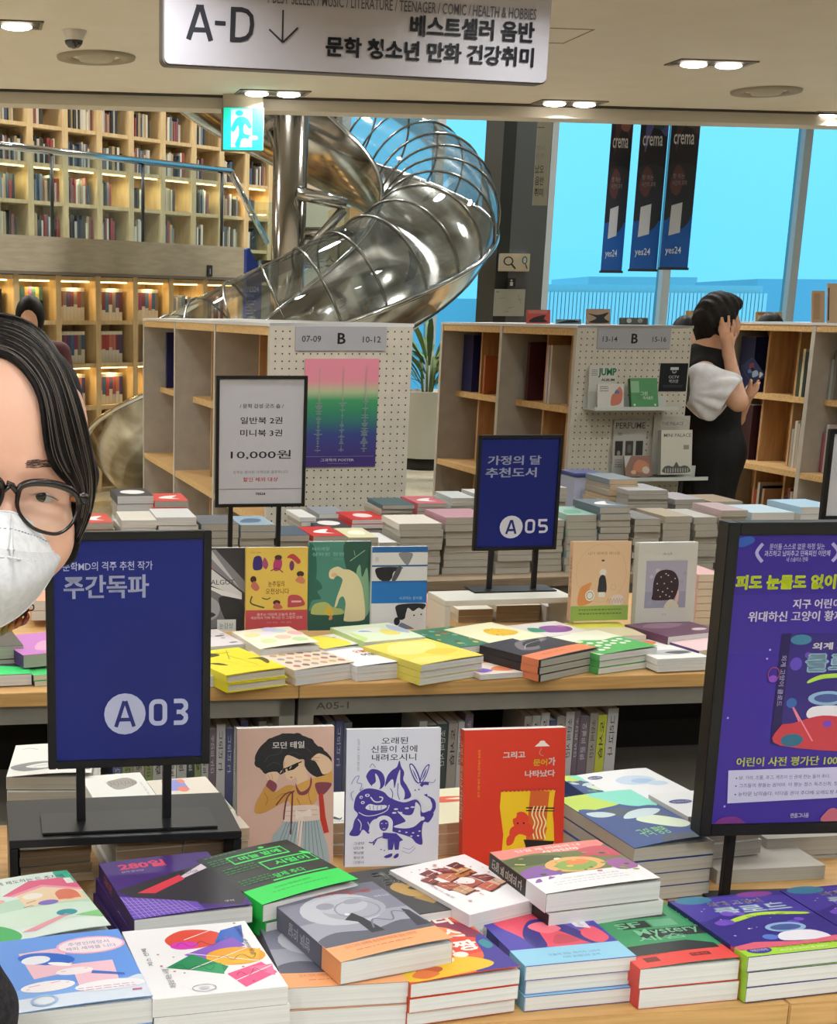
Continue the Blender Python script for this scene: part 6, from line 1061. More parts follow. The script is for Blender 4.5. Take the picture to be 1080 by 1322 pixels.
colsign(637, 373, 676, 408, '#b4bcba', [('r', '#8a908e', 640, 376, 644, 377.5), ('l', '#8f9694', .6, [(643, 386), (652, 384)]), ('l', '#8f9694', .6, [(655, 398), (664, 396)]), ('l', '#8f9694', .6, [(668, 380), (672, 392)]), ('r', '#9aa09e', 668, 386, 673, 387), ('r', '#9aa09e', 650, 402, 656, 403)], 'pale floor map sheet on the dark column')
M_, m_ = facing(687, 265, 11.2, 8.3); vb = empty('banner', M_, 'narrow white hanging banner beside the dark column', 'banner'); w_, h_ = m_(706, 265)[0], m_(690, 140)[1]
MB().box(0, w_, 0, .006, 0, h_, mat('#a8aaa2', .6)).build('cloth', vb)
prints(vb, m_, [('r', '#6c6e6a', 691, 164, 703, 165), ('t', '#8a8c88', '전시', 691, 188, 703, 194), ('t', '#8a8c88', '문학', 691, 198, 703, 204), ('t', '#3f4240', '쇼핑', 690, 213, 702, 224, 1), ('t', '#3f4240', '음반', 690, 228, 702, 239, 1), ('t', '#3f4240', '취미', 689, 243, 701, 254, 1)], 0)
MB().box(.02, .03, 0, .006, h_, 6.19 - M_.translation.z, mat('#888888')).build('cord', vb)
def ybanner(xb0, xb1, yb, xt1, Yp, els, label):
    M_, m_ = facing(xb0, yb, Yp, 8.3); r = empty('banner', M_, label, 'banner', 'tall dark banners before the window'); w_ = m_(xb1, yb)[0]; z0 = M_.translation.z; h_ = 1.25
    MB().box(0, w_, 0, .003, .004, h_, mat('#23232c', .5)).build('cloth', r); MB().box(-.006, w_ + .006, -.006, .008, -.006, .008, mat('#3c3c40', .4)).build('bottom_bar', r)
    MB().box(-.006, w_ + .006, -.006, .008, h_, h_ + .014, mat('#3c3c40', .4)).build('top_bar', r)
    for x in (.02, w_ - .02): MB().tube([(x, .002, h_), (x, .002, 6.19 - z0)], .002, mat('#777777'), 5).build('cord', r)
    W, H = w_, h_; k = MB()
    ee = [('r', '#1a5aa8', 0, 1, 100, 36 if els == 0 else 30), ('b', '#2a2f38', [(0, 30), (46, 36), (60, 24), (100, 34), (100, 60), (0, 60)]), ('b', '#4a3238' if els != 1 else '#5a5a9a', [(20, 70), (50, 86), (96, 80), (100, 100), (30, 100)]), ('b', '#8a5a4c' if els == 2 else '#3a4a44', [(44, 86), (60, 96), (90, 92), (80, 84)]),
          ('b', '#5a3a3c', [(10, 50), (30, 62), (60, 56), (40, 44)]), ('t', '#d8d8da', 'crema', 10, 74, 82, 80, 1), ('t', '#8a8c92', '책 읽는', 18, 54, 60, 57), ('t', '#8a8c92', '시간의 과학', 18, 50, 70, 53), ('p', '#c0c4ca', [(22, 38), (60, 40), (60, 22), (20, 20)]), ('t', '#cfd8e8', 'yes24', 14, 8, 70, 13.5, 1), ('r', '#1a5aa8', 0, 1, 12, 20)]
    sc8 = lambda e: tuple(e[:2]) + (([(x, y * .8) for x, y in e[2]],) + tuple(e[3:]) if isinstance(e[2], list) else tuple(v * .8 if (not isinstance(v, str) and j in ((1, 3) if e[0] == 'r' else (2, 4))) else v for j, v in enumerate(e[2:])))
    ee = [sc8(e) for e in ee] + [('b', '#3c3440', [(10, 82), (60, 90), (96, 84), (90, 98), (20, 98)])]
    art(k, ee, W, H, lambda x, z, h: (x, -h, z), step=3e-4, base=5e-4); k.build('print', r)
ybanner(775, 802, 351, 816, 9.45, 2, 'leftmost of three dark blue-footed banners before the window')
ybanner(812, 847, 349, 860, 9.4, 1, 'middle one of three dark blue-footed banners before the window')
ybanner(851, 887, 347, 900, 9.4, 0, 'rightmost of three dark blue-footed banners before the window')
M_, m_ = facing(440, 404, 13.6, 8.3); kz = -M_.translation.z
kb = empty('kiosk', Matrix.Translation((0, 0, kz)) @ M_, 'plywood kiosk block with a black grille behind the slide', 'kiosk'); x2 = m_(512, 404)[0]; zt = m_(470, 267)[1] - kz
MB().box(0, x2, 0, .6, 0, zt, noise_mat('plywood', '#a58b60', '#b59b6e', (1, 1, 10), 4, .6)).build('body', kb)
MB().box(m_(477, 300)[0], m_(500, 300)[0], -.012, 0, m_(480, 312)[1] - kz, m_(480, 284)[1] - kz, mat('#8d7850', .6)).build('panel_door', kb)
for k in range(4): MB().box(m_(481, 300)[0], m_(500, 300)[0], -.02, -.012, m_(480, 309)[1] - kz + k * .045, m_(480, 309)[1] - kz + k * .045 + .025, mat('#1c1e1e', .5)).build('grille_slat', kb)
M_, m_ = facing(392, 415, 13.0, 8.3); gz = -M_.translation.z
gp = empty('glass_partition', Matrix.Translation((0, 0, gz)) @ M_, 'clear glass partition with violet lettering behind the steel pole', 'partition')
GP = glass_mat('partition_glass', '#e6f2f4', .05); gx_ = m_(446, 415)[0]
MB().box(-.5, gx_, 0, .01, .0, m_(400, 262)[1] - gz, GP).build('glass_pane', gp)
k = MB(); art(k, px_art(lambda x, y: (m_(x, y)[0], m_(x, y)[1] - gz), [('t', '#3f3a8c', '공간', 394, 300, 413, 318, 1), ('t', '#3f3a8c', '채널예스', 378, 328, 432, 346, 1)]), 100, 100, lambda x, z, h: (x, -h, z), base=1e-3, clamp=False); k.build('lettering', gp)
M_, m_ = facing(317, 418, 11.9, 25); sz = -M_.translation.z
st = empty('standee', Matrix.Translation((0, 0, sz)) @ M_, 'blue standee with slanted top and white lettering', 'standee'); zz = lambda x, y: m_(x, y)[1] - sz
xa, xb_ = 0, m_(337, 400)[0]; poly = [(xa, 0), (xb_, 0), (xb_, zz(337, 352)), (xa + .02, zz(319, 320)), (xa, zz(317, 322))]
MB().add([(x, 0, z) for x, z in poly] + [(x, .05, z) for x, z in poly], [(0, 1, 2, 3, 4), (9, 8, 7, 6, 5)] + [(q + 5, (q + 1) % 5 + 5, (q + 1) % 5, q) for q in range(5)], mat('#233f96', .4)).build('board', st)
k = MB(); art(k, px_art(lambda x, y: (m_(x, y)[0], m_(x, y)[1] - sz), [('t', '#c8d4f0', 'YES24', 317.5, 370, 334, 377, 2), ('t', '#9fb0dc', '중고서점', 317.5, 380, 328, 384, 1)] + [('r', '#8fa2d4', 317.5, 388 + 4 * i, 330 - (i % 3) * 2, 389.5 + 4 * i) for i in range(6)]), 100, 100, lambda x, z, h: (x, -h, z), base=1e-3, clamp=False); k.build('lettering', st)
k = WM @ Vector((0, 0, 0)); M_, m_ = facing(264, 356, 14.2, math.degrees(WD))
tp = empty('wall_sign', WM @ Matrix.Translation((wt(264), -.032, hb(268, 357))), 'tiny dark pictogram plate on the wooden mezzanine front', 'sign')
MB().rbox(0, .07, 0, .011, 0, .1, mat('#2c3438', .5), .002).build('plate', tp); MB().box(.03, .04, -.002, 0, .02, .07, mat('#b8bcbc')).build('pictogram', tp)
# ================================================================== potted palms
def plant(px, py, Y, s, label, seed=1):
    p = D(px, py, Y); r = empty('potted_plant', RM((p.x, p.y, 0)), label, 'plant')
    MB().lathe([(0.001, .12), (.26 * s, .12), (.33 * s, .82 * s), (.35 * s, .84 * s), (.31 * s, .84 * s), (.3 * s, .78 * s), (.001, .78 * s)], mat('#d4d6d2', .5), n=28).build('pot', r)
    MB().lathe([(0.001, 0), (.22 * s, 0), (.22 * s, .12), (.001, .12)], mat('#1d1f22', .5), n=20).build('base', r)
    rr = rnd(seed); st = MB()
    for k in range(5): a = rr.uniform(0, 6.28); st.tube([(.05 * math.cos(a), .05 * math.sin(a), .78 * s), (.1 * math.cos(a), .1 * math.sin(a), 1.2 * s)], .012, mat('#5a6a3a'), 6)
    st.build('stems', r, kind='stuff')
    for k in range(46):
        a = rr.uniform(0, 6.28); L = rr.uniform(.5, .95) * s; e = rr.uniform(.5, 1.35); w_ = .035 * s; z0 = rr.uniform(.85, 1.2) * s; pts = []
        for q in range(6):
            t = q / 5; rad = .08 + L * math.cos(e) * t + .1 * t * t; z = z0 + L * math.sin(e) * t - .35 * s * t * t; ww = w_ * math.sin(PI * min(t * .9 + .08, 1))
            pts += [(rad * math.cos(a) - ww * math.sin(a), rad * math.sin(a) + ww * math.cos(a), z), (rad * math.cos(a) + ww * math.sin(a), rad * math.sin(a) - ww * math.cos(a), z)]
        MB().add(pts, [(2 * q, 2 * q + 1, 2 * q + 3, 2 * q + 2) for q in range(5)], mat(rr.choice(['#4a6a34', '#5c7c40', '#3c5a2c', '#6f8a50']), .5)).build('leaf', r)
plant(548, 590, 15.0, .95, 'palm in a tall white pot between the two bookcases', 4)
plant(652, 430, 13.6, .9, 'leafy palm in a white pot behind the dark column', 9)
# ================================================================== cards on the bookcase tops
def card(px0, px1, y0, y1, Y, col, els, label, lean=8, depth=.012, cat='picture'):
    M_, m_ = facing(px0, y1, Y, 8.3); r = empty('framed_card', M_ @ Matrix.Rotation(math.radians(-lean), 4, 'X'), label, cat); w_, h_ = m_(px1, y1)[0], m_(px0, y0)[1]
    MB().rbox(0, w_, 0, depth, 0, h_, mat(col, .5), .001).build('board', r)
    MB().box(w_ * .4, w_ * .6, depth, depth + .03, 0, h_ * .5, mat('#8a8478')).build('stand', r); prints(r, m_, els, 0)
ztop = 1.522
yc = lambda px, Y, z: (lambda c: None)
def ytop(px, Y, z):      # pixel row where height z sits at distance Y in column px
    lo, hi = 300, 600
    for _ in range(40):
        mid = (lo + hi) / 2
        if D(px, mid, Y).z > z: lo = mid
        else: hi = mid
    return (lo + hi) / 2
for (a_, b_, h_, Y, z, c, els, lb) in [
    (680, 710, 18, 7.3, 1.5225, '#d0504e', lambda y: [('b', '#1c1a1c', [(683, y - 2), (690, y - 8), (704, y - 11), (702, y - 6), (706, y - 2)]), ('r', '#c07a70', 682, y - 17, 708, y - 13)], 'red framed card with a black shape on the B 13-14 bookcase'),
    (718, 750, 6, 7.2, 1.5225, '#7a9aa8', lambda y: [('b', '#1c1a1c', [(720, y - 1), (736, y - 5), (748, y - 2)])], 'low dark card beside the red card on the bookcase'),
    (757, 787, 20, 7.1, 1.5225, '#b8a088', lambda y: [('b', '#22262c', [(759, y - 14), (772, y - 12), (786, y - 15), (780, y - 8), (786, y - 2), (760, y - 2), (770, y - 8)])], 'tan framed card with an angular black figure on the bookcase'),
    (800, 836, 9, 7.0, 1.5225, '#55605c', lambda y: [('e', '#d0d4d0', 812, y - 5, 3, 3), ('e', '#a8aca8', 826, y - 5, 3, 3)], 'low black and white card above the B 13-14 pegboard')]:
    y = ytop(a_, Y, z); card(a_, b_, y - h_, y, Y, c, els(y), lb)
for (a_, b_, h_, Y, z, c, els, lb) in [
    (1048, 1064, 42, 7.5, 1.5355, '#b89a74', lambda y: [('r', '#a8845a', 1050, y - 38, 1062, y - 4)], 'tall wooden display frame on top of the right bookcase'),
    (1068, 1090, 52, 7.35, 1.5355, '#c4a47c', lambda y: [('r', '#3a3230', 1070, y - 46, 1073, y - 3)], 'second wooden display frame cut by the right border')]:
    y = ytop(a_, Y, z); card(a_, b_, y - h_, y, Y, c, els(y), lb, lean=10)
# low bookcase far behind, cards stand on it
fA = D(600, 424, 10.4); fz = 1.478; FM = RM((fA.x, fA.y, 0)); fb = empty('bookcase', FM, 'low far bookcase with cards on top before the windows', 'bookcase')
MB().box(0, 4.2, 0, .3, fz - .03, fz, WOOD).build('top_board', fb); MB().box(0, 4.2, .28, .3, .06, fz - .03, WOODD).build('back_panel', fb); MB().box(0, 4.2, 0, .3, 0, .06, WOOD).build('plinth', fb)
for i in range(8): MB().box(i * .5957, i * .5957 + .03, 0, .28, .06, fz - .03, LAM).build('upright', fb)
for zz_ in (.42, .78, 1.13): MB().box(.03, 4.17, .01, .28, zz_ - .025, zz_, WOOD).build('shelf', fb)
def fY(px): d = ray(px, 420); k_ = E1.x * d.y - E1.y * d.x; t = (E1.x * (fA.y + .15) - E1.y * fA.x) / k_; return d.y * t
for (a_, b_, h_, c, els, lb) in [
    (975, 1009, 21, '#c8b48c', lambda y: [('r', '#b8d0d8', 978, y - 16, 1006, y - 2), ('r', '#c87a4a', 979, y - 20, 1000, y - 17)], 'tan headed card behind the right bookcase beside the window post'),
    (885, 908, 22, '#c2b08a', lambda y: [('r', '#b8c8cc', 888, y - 14, 906, y - 3)], 'tan card half hidden behind the head of the person in black')]:
    Yf = fY(a_); y = ytop(a_, Yf, fz + .001); card(a_, b_, y - h_, y, Yf, c, els(y), lb)
# ================================================================== things on the pegboards
def on_panel(Mg, x, z): return Mg @ Matrix.Translation((x, -.034, z))
def panel_map(px_, Mg, off=-.034):
    inv = Mg.inverted(); C0 = Vector((0, 0, CAMH))
    def m(x, y):
        d = ray(x, y); o = inv @ C0; dd = inv.to_3x3() @ d; t = (off - o.y) / dd.y; q = o + dd * t; return (q.x, q.z)
    return m
m1 = panel_map(0, M1); m2 = panel_map(0, M2)
x0, z1 = m1(394, 463); x1, z0 = m1(484, 602)
po = empty('poster', on_panel(M1, x0, z0), 'poster fading from pink to green to violet on pegboard', 'poster'); W, H = x1 - x0, z1 - z0
gm = bpy.data.materials.new('poster_gradient'); gm.use_nodes = True; nt = gm.node_tree; b_ = nt.nodes['Principled BSDF']; t_ = nt.nodes.new('ShaderNodeTexCoord'); s_ = nt.nodes.new('ShaderNodeSeparateXYZ'); r_ = nt.nodes.new('ShaderNodeValToRGB')
nt.links.new(t_.outputs['Generated'], s_.inputs[0]); nt.links.new(s_.outputs[2], r_.inputs[0]); nt.links.new(r_.outputs[0], b_.inputs['Base Color']); b_.inputs['Roughness'].default_value = .35
e = r_.color_ramp.elements; e[0].position = .08; e[0].color = lin('#3a2a6c'); e[1].position = 1; e[1].color = lin('#cf7f92')
for p_, c_ in ((.3, '#2f3c7a'), (.5, '#2a7a5c'), (.62, '#3a8c5c'), (.7, '#a3b08a'), (.8, '#cf8292')): q = e.new(p_); q.color = lin(c_)
MB().box(0, W, .0005, .003, 0, H, gm).build('sheet', po)
rr = rnd(4); k = MB(); ee = []
for c_ in (20, 52, 83):
    z = 14
    while z < 62:
        w_ = rr.choice([1.2, 2, 5, 9, 4, 12]) * rr.uniform(.5, 1); ee.append(('r', '#8a9a9c', c_ - w_ / 2, z, c_ + w_ / 2, z + .7)); z += 1.25
    ee.append(('r', '#b8a8a0', c_ - .5, 62, c_ + .5, 92))
ee += [('r', '#8a8ab0', 3, 9.6, 97, 10), ('t', '#d8d4e4', '김과학의 POSTER', 24, 5, 70, 8, 2), ('r', '#8a8ab0', 34, 3, 62, 3.4)]
art(k, ee, W, H, lambda x, z, h: (x, -h, z), step=2e-5); k.build('print', po)
x0, z1 = m2(853, 469); x1, z0 = m2(885, 505)
cc = empty('wall_sign', on_panel(M2, x0, z0), 'black CCTV notice on the B 13-14 pegboard', 'sign'); W, H = x1 - x0, z1 - z0
MB().box(0, W, .0005, .004, 0, H, mat('#181b22', .4)).build('plate', cc)
k = MB(); art(k, [('r', '#c8ccd0', 36, 76, 66, 86), ('e', '#a8acb0', 51, 70, 8, 6), ('e', '#181b22', 51, 72, 5, 4), ('t', '#c8ccd0', 'CCTV', 32, 46, 70, 56, 2), ('t', '#c8ccd0', '작동중', 34, 30, 68, 42, 2), ('r', '#6a6e74', 12, 20, 88, 21), ('r', '#6a6e74', 16, 15, 84, 16)], W, H, lambda x, z, h: (x, -h, z)); k.build('lettering', cc)
def ledge(px0, px1, py, label):
    xa, za = m2(px0, py); xb, _ = m2(px1, py); r = empty('display_ledge', M2 @ Matrix.Translation((xa, -.0305, za)), label, 'shelf')
    MB().box(0, xb - xa, -.115, 0, -.004, 0, mat('#c9cfc8', .3)).build('shelf_plate', r); MB().box(0, xb - xa, -.118, -.115, -.004, .012, mat('#c9cfc8', .3)).build('front_lip', r)
    MB().box(0, xb - xa, -.004, 0, 0, .05, mat('#c9cfc8', .3)).build('back_plate', r); return za
ledge(752, 858, 527, 'upper acrylic ledge on the B 13-14 pegboard')
ledge(782, 896, 617, 'lower acrylic ledge on the B 13-14 pegboard')
def mag(px0, px1, y0, y1, off, els, col, label, T=.008, lean=9, sp=None):
    m = panel_map(0, M2, -.0305 - off); xa, zb_ = m(px0, y1); xb, zt_ = m(px1, y0); W, H = xb - xa, (zt_ - zb_) / math.cos(math.radians(lean))
    l = math.radians(lean); Mx = M2 @ Matrix.Translation((xa, -.0305 - off, zb_)) @ Matrix(((1, 0, 0, 0), (0, math.sin(l), -math.cos(l), 0), (0, math.cos(l), math.sin(l), 0), (0, 0, 0, 1)))
    return book(Mx, W, H, T, label, cat='magazine', name='magazine', art_=els, cover=col, spine=sp, rough=.3)
mag(757, 797, 472, 528, .02, [('r', '#c9c9c2', 0, 0, 100, 100), ('t', '#3f9a6a', 'JUMP', 32, 72, 98, 94, 3), ('t', '#4a4a48', 'ALBUM', 44, 64, 92, 70, 2)] + lines('#8a8a84', 8, 30, (90, 86, 82, 78), 1, 3), '#c9c9c2', 'upper pale magazine with big green lettering', lean=3)
mag(770, 806, 496, 526, .075, [('r', '#d0cdc6', 0, 0, 100, 100), ('b', '#c87a64', [(50, 10), (54, 50), (66, 62), (84, 88), (96, 60), (90, 20), (70, 8)]), ('b', '#6a7a9a', [(64, 60), (74, 76), (84, 60)])] + lines('#6a6a68', 8, 40, (88, 80, 70), 2, 3), '#cfccc5', 'small magazine with an orange figure before the green lettering')
mag(812, 850, 490, 527, .07, [('r', '#4f8f5c', 0, 0, 100, 100), ('r', '#86b48a', 2, 50, 32, 90), ('t', '#d0e4d0', '그린', 36, 40, 62, 54, 2), ('t', '#d0e4d0', '독서노트', 44, 26, 82, 38, 2), ('e', '#c8dcc8', 12, 8, 4, 4), ('e', '#c8dcc8', 88, 8, 4, 4)], '#4f8f5c', 'green booklet on the upper acrylic ledge', T=.02, lean=16, sp='#2c5c3a')
mag(788, 836, 542, 614, .02, [('r', '#b3b1a9', 0, 0, 100, 100), ('t', '#4a4a48', 'PERFUME', 6, 84, 96, 95, 1), ('r', '#3a3838', 6, 36, 30, 62), ('r', '#4a4644', 38, 36, 62, 62), ('r', '#3c3a3a', 70, 36, 92, 62), ('e', '#8a8a86', 18, 40, 5, 5), ('e', '#6a6a68', 50, 48, 6, 8)] + lines('#7a7a76', 8, 30, (28, 24, 20, 16), 1, 3) + lines('#7a7a76', 14, 26, (76, 73), 1, 4), '#b3b1a9', 'grey magazine titled PERFUME on the lower ledge', lean=4)
mag(838, 891, 537, 612, .015, [('r', '#bdbbb0', 0, 0, 100, 100), ('t', '#6a6a64', 'THE PALACE', 22, 84, 82, 90, 1), ('o', '#a8a69c', 50, 88, 46, 9, 1)], '#bdbbb0', 'tall pale magazine at the back of the lower ledge', lean=2)
mag(806, 842, 590, 616, .085, [('r', '#8a6a5c', 0, 0, 100, 100), ('p', '#b4bab4', [(0, 40), (26, 100), (0, 100)]), ('b', '#b87a5c', [(30, 30), (50, 80), (90, 60), (80, 20)]), ('e', '#c8b8a8', 78, 30, 14, 18), ('e', '#c8a88c', 30, 20, 10, 10)], '#8a6a5c', 'small brown postcard set propped on the lower ledge', T=.012, lean=20)
mag(848, 893, 556, 613, .07, [('r', '#cfcdbf', 0, 0, 100, 100), ('t', '#55554e', 'MINI PALACE', 8, 84, 96, 92, 1), ('b', '#5a5c58', [(10, 4), (10, 16), (24, 20), (40, 18), (50, 28), (60, 18), (76, 20), (90, 16), (90, 4)]), ('r', '#8c8c84', 72, 56, 90, 66)] + [('r', '#b8b8ac', 14 + 8 * i, 5, 17 + 8 * i, 14) for i in range(10)], '#cfcdbf', 'cream booklet with an engraved palace on the lower ledge', T=.03, lean=8, sp='#aaa89c')
bx = D(748, 640, 5.2); bb = empty('storage_box', RM((bx.x - .02, bx.y, .95)), 'translucent blue-lidded box behind the stacks', 'box')
MB().rbox(0, .11, 0, .14, -.175, .05, mat('#b9bfd6', .3), .004).build('body', bb); MB().rbox(-.004, .114, -.004, .144, .05, .062, mat('#4a5590', .3), .003).build('lid', bb)
# ================================================================== people: one smooth surface each, from rounded limbs
def sd_ell(P, c, r):
    q = (P - np.array(c)) / np.array(r); k0 = np.sqrt((q ** 2).sum(-1)); return (k0 - 1) * min(r) * (.5 + .5 * np.clip(k0, 0, 1)) if False else (k0 - 1) * min(r)
def sd_cone(P, a, b, ra, rb_):
    a = np.array(a, float); b = np.array(b, float); ab = b - a; t = np.clip(((P - a) @ ab) / max(ab @ ab, 1e-9), 0, 1)
    return np.sqrt(((P - a - t[..., None] * ab) ** 2).sum(-1)) - (ra + (rb_ - ra) * t)
def smin(a, b, k): h = np.clip(.5 + .5 * (b - a) / k, 0, 1); return b + (a - b) * h - k * h * (1 - h)
def smax(a, b, k): return -smin(-a, -b, k)
def surface(fn, lo, hi, h):
    lo = np.array(lo, float); hi = np.array(hi, float); n = np.ceil((hi - lo) / h).astype(int) + 1
    g = np.stack(np.meshgrid(*[lo[i] + h * np.arange(n[i]) for i in range(3)], indexing='ij'), -1).astype(np.float32)
    V = fn(g); s = V < 0
    c = np.zeros(tuple(n - 1), int); pos = np.zeros(tuple(n - 1) + (3,)); cnt = np.zeros(tuple(n - 1))
    corners = [(i, j, k) for i in (0, 1) for j in (0, 1) for k in (0, 1)]
    sl = lambda A, o: A[o[0]:o[0] + n[0] - 1, o[1]:o[1] + n[1] - 1, o[2]:o[2] + n[2] - 1]
    for o in corners: c += sl(s, o)
    act = (c > 0) & (c < 8)
    for a in corners:
        for ax in range(3):
            if a[ax] == 0:
                b = list(a); b[ax] = 1; va, vb = sl(V, a), sl(V, b); m = ((va < 0) != (vb < 0)) & act
                t = np.where(m, va / np.where(m, va - vb, 1), 0)
                for q in range(3): pos[..., q] += m * (a[q] + (t if q == ax else 0))
                cnt += m
    idx = -np.ones(tuple(n - 1), int); ii = np.argwhere(act); idx[act] = np.arange(len(ii))
    verts = lo + (ii + pos[act] / cnt[act][:, None]) * h; faces = []
    for ax in range(3):
        o1, o2 = [(1, 2), (2, 0), (0, 1)][ax]; e = [0, 0, 0]; e[ax] = 1
        A = s[tuple(slice(0, n[q] - e[q]) for q in range(3))]; B = s[tuple(slice(e[q], None) for q in range(3))]
        E_ = np.argwhere(A != B); ok = (E_[:, o1] > 0) & (E_[:, o2] > 0) & (E_[:, o1] < n[o1] - 1) & (E_[:, o2] < n[o2] - 1); E_ = E_[ok]
        d1 = np.zeros(3, int); d1[o1] = 1; d2 = np.zeros(3, int); d2[o2] = 1
        q0, q1, q2, q3 = [idx[tuple((E_ - x).T)] for x in (d1 + d2, d2, d1 * 0, d1)]
        fl = A[tuple(E_.T)]; Fq = np.stack([q0, q1, q2, q3], 1); Fq[~fl] = Fq[~fl][:, ::-1]; faces.append(Fq)
    return verts, np.concatenate(faces)
def sdf_obj(fn, lo, hi, h, name, m, parent=None, mw=None):
    v, f = surface(fn, lo, hi, h); me = bpy.data.meshes.new(name); me.from_pydata([tuple(x) for x in v], [], [tuple(int(q) for q in x) for x in f]); me.materials.append(m)
    me.polygons.foreach_set('use_smooth', [True] * len(me.polygons)); me.update()
    o = bpy.data.objects.new(name, me); COL.objects.link(o)
    if parent: o.parent = parent
    if mw is not None: o.matrix_local = mw
    return o
def skin_mat(name, c1, c2):
    m = noise_mat(name, c1, c2, (1, 1, 1), 3, .42, nscale=18, lo=.3, hi=.75); b = m.node_tree.nodes['Principled BSDF']
    b.inputs['Subsurface Weight'].default_value = .12; b.inputs['Subsurface Radius'].default_value = (.012, .005, .003); b.inputs['Subsurface Scale'].default_value = .5; return m
SKIN1 = skin_mat('skin_close', '#d7a48e', '#e2b7a2'); SKIN2 = skin_mat('skin_far', '#cf9c7e', '#dbac90')
HAIR = noise_mat('dark_hair', '#0a0808', '#181312', (60, 60, 6), 4, .5, nscale=3, spec=.15); CLOTHB = noise_mat('black_cloth', '#0b0b0d', '#121216', (1, 1, 1), 4, .8, nscale=60)
# ---- the person in the foreground: head leaning into the frame from the left
Oh = D(9, 633, 1.12); zc = (Vector((0, 0, CAMH)) - Oh).normalized(); xr = Vector((0, 0, 1)).cross(zc).normalized(); yu = zc.cross(xr)
rho = math.radians(9); X0 = xr * math.cos(rho) - yu * math.sin(rho); Y0_ = xr * math.sin(rho) + yu * math.cos(rho)
th = math.radians(12); HZ = zc * math.cos(th) + X0 * math.sin(th); HX = X0 * math.cos(th) - zc * math.sin(th); HY = Y0_
HM = Matrix(((HX.x, HY.x, HZ.x, Oh.x), (HX.y, HY.y, HZ.y, Oh.y), (HX.z, HY.z, HZ.z, Oh.z), (0, 0, 0, 1))); HI = HM.inverted()
C0h = HI @ Vector((0, 0, CAMH))
def hl(px, py, z):      # photo pixel -> head coordinates on the plane at depth z
    d = HI.to_3x3() @ ray(px, py); t = (z - C0h.z) / d.z; q = C0h + d * t; return Vector((q.x, q.y, z))
torso = D(-330, 1250, 1.2)
pr = empty('person', Matrix.Translation((torso.x, torso.y, 0)), 'person taking the photo, in white mask and black glasses, at the left edge', 'person')
PI_ = Matrix.Translation((-torso.x, -torso.y, 0)) @ HM      # head coordinates inside the person's root
def face_fn(P):
    x = P[..., 0]; A = np.abs(x); Q = np.stack([A, P[..., 1], P[..., 2]], -1)
    d = sd_ell(P, (0, .034, -.096), (.0735, .098, .096)); d = smin(d, sd_ell(P, (0, -.034, -.062), (.060, .080, .062)), .025)
    d = smin(d, sd_ell(P, (0, .055, -.042), (.060, .05, .042)), .03)
    d = smin(d, sd_cone(Q, (.012, .019, -.013), (.046, .019, -.026), .0085, .006), .016)      # brow
    d = smin(d, sd_ell(Q, (.043, -.034, -.034), (.023, .026, .026)), .022)                          # cheek
    d = smin(d, sd_cone(P, (0, .008, -.012), (0, -.036, .012), .0065, .0105), .011); d = smin(d, sd_ell(Q, (.010, -.038, .004), (.008, .008, .009)), .006)
    d = smax(d, -sd_ell(Q, (.032, -.001, .001), (.019, .0115, .012)), .011)                         # socket
    eye = sd_ell(Q, (.0315, -.001, -.0225), (.0142, .0142, .0142)); yq = P[..., 1] + .001
    up = smax(eye, (.0040 - yq) - (A - .031) ** 2 * 18, .001); dn = smax(eye, (yq + .0052) - (A - .031) ** 2 * 12, .001)
    d = smin(d, up, .004); d = smin(d, dn, .005)
    d = smin(d, sd_cone(Q, (.020, .0065, -.0125), (.043, .006, -.0185), .0022, .0022), .004)         # lid fold
    d = smin(d, sd_cone(Q, (.022, -.0135, -.012), (.042, -.013, -.019), .0028, .0025), .006)         # under-eye
    d = smin(d, sd_ell(P, (0, -.090, -.024), (.022, .018, .02)), .02)                                  # chin
    d = smin(d, sd_ell(P, (0, -.068, .004), (.022, .012, .010)), .01)                                 # lips area
    d = smin(d, sd_ell(Q, (.079, -.006, -.09), (.008, .03, .018)), .008)                              # ears
    return smin(d, sd_cone(P, (-.03, -.06, -.11), (-.13, -.19, -.14), .045, .055), .02)
def front_z(xy, fns, gap=0.0, z0=.06, z1=-.14):      # first surface met coming from the front, at head coordinates x, y
    xy = np.array(xy, float); z = np.full(len(xy), z0); live = np.ones(len(xy), bool)
    for _ in range(120):
        P = np.stack([xy[:, 0], xy[:, 1], z], -1)[None]; d = fns[0](P)[0]
        for f in fns[1:]: d = np.minimum(d, f(P)[0])
        stepd = np.clip((d - gap) * .7, .0004, .01); live &= (d - gap > .0003) & (z > z1); z = np.where(live, z - stepd, z)
    return z
head = sdf_obj(face_fn, (-.2, -.21, -.205), (.098, .145, .03), .0021, 'head', SKIN1, pr, PI_)
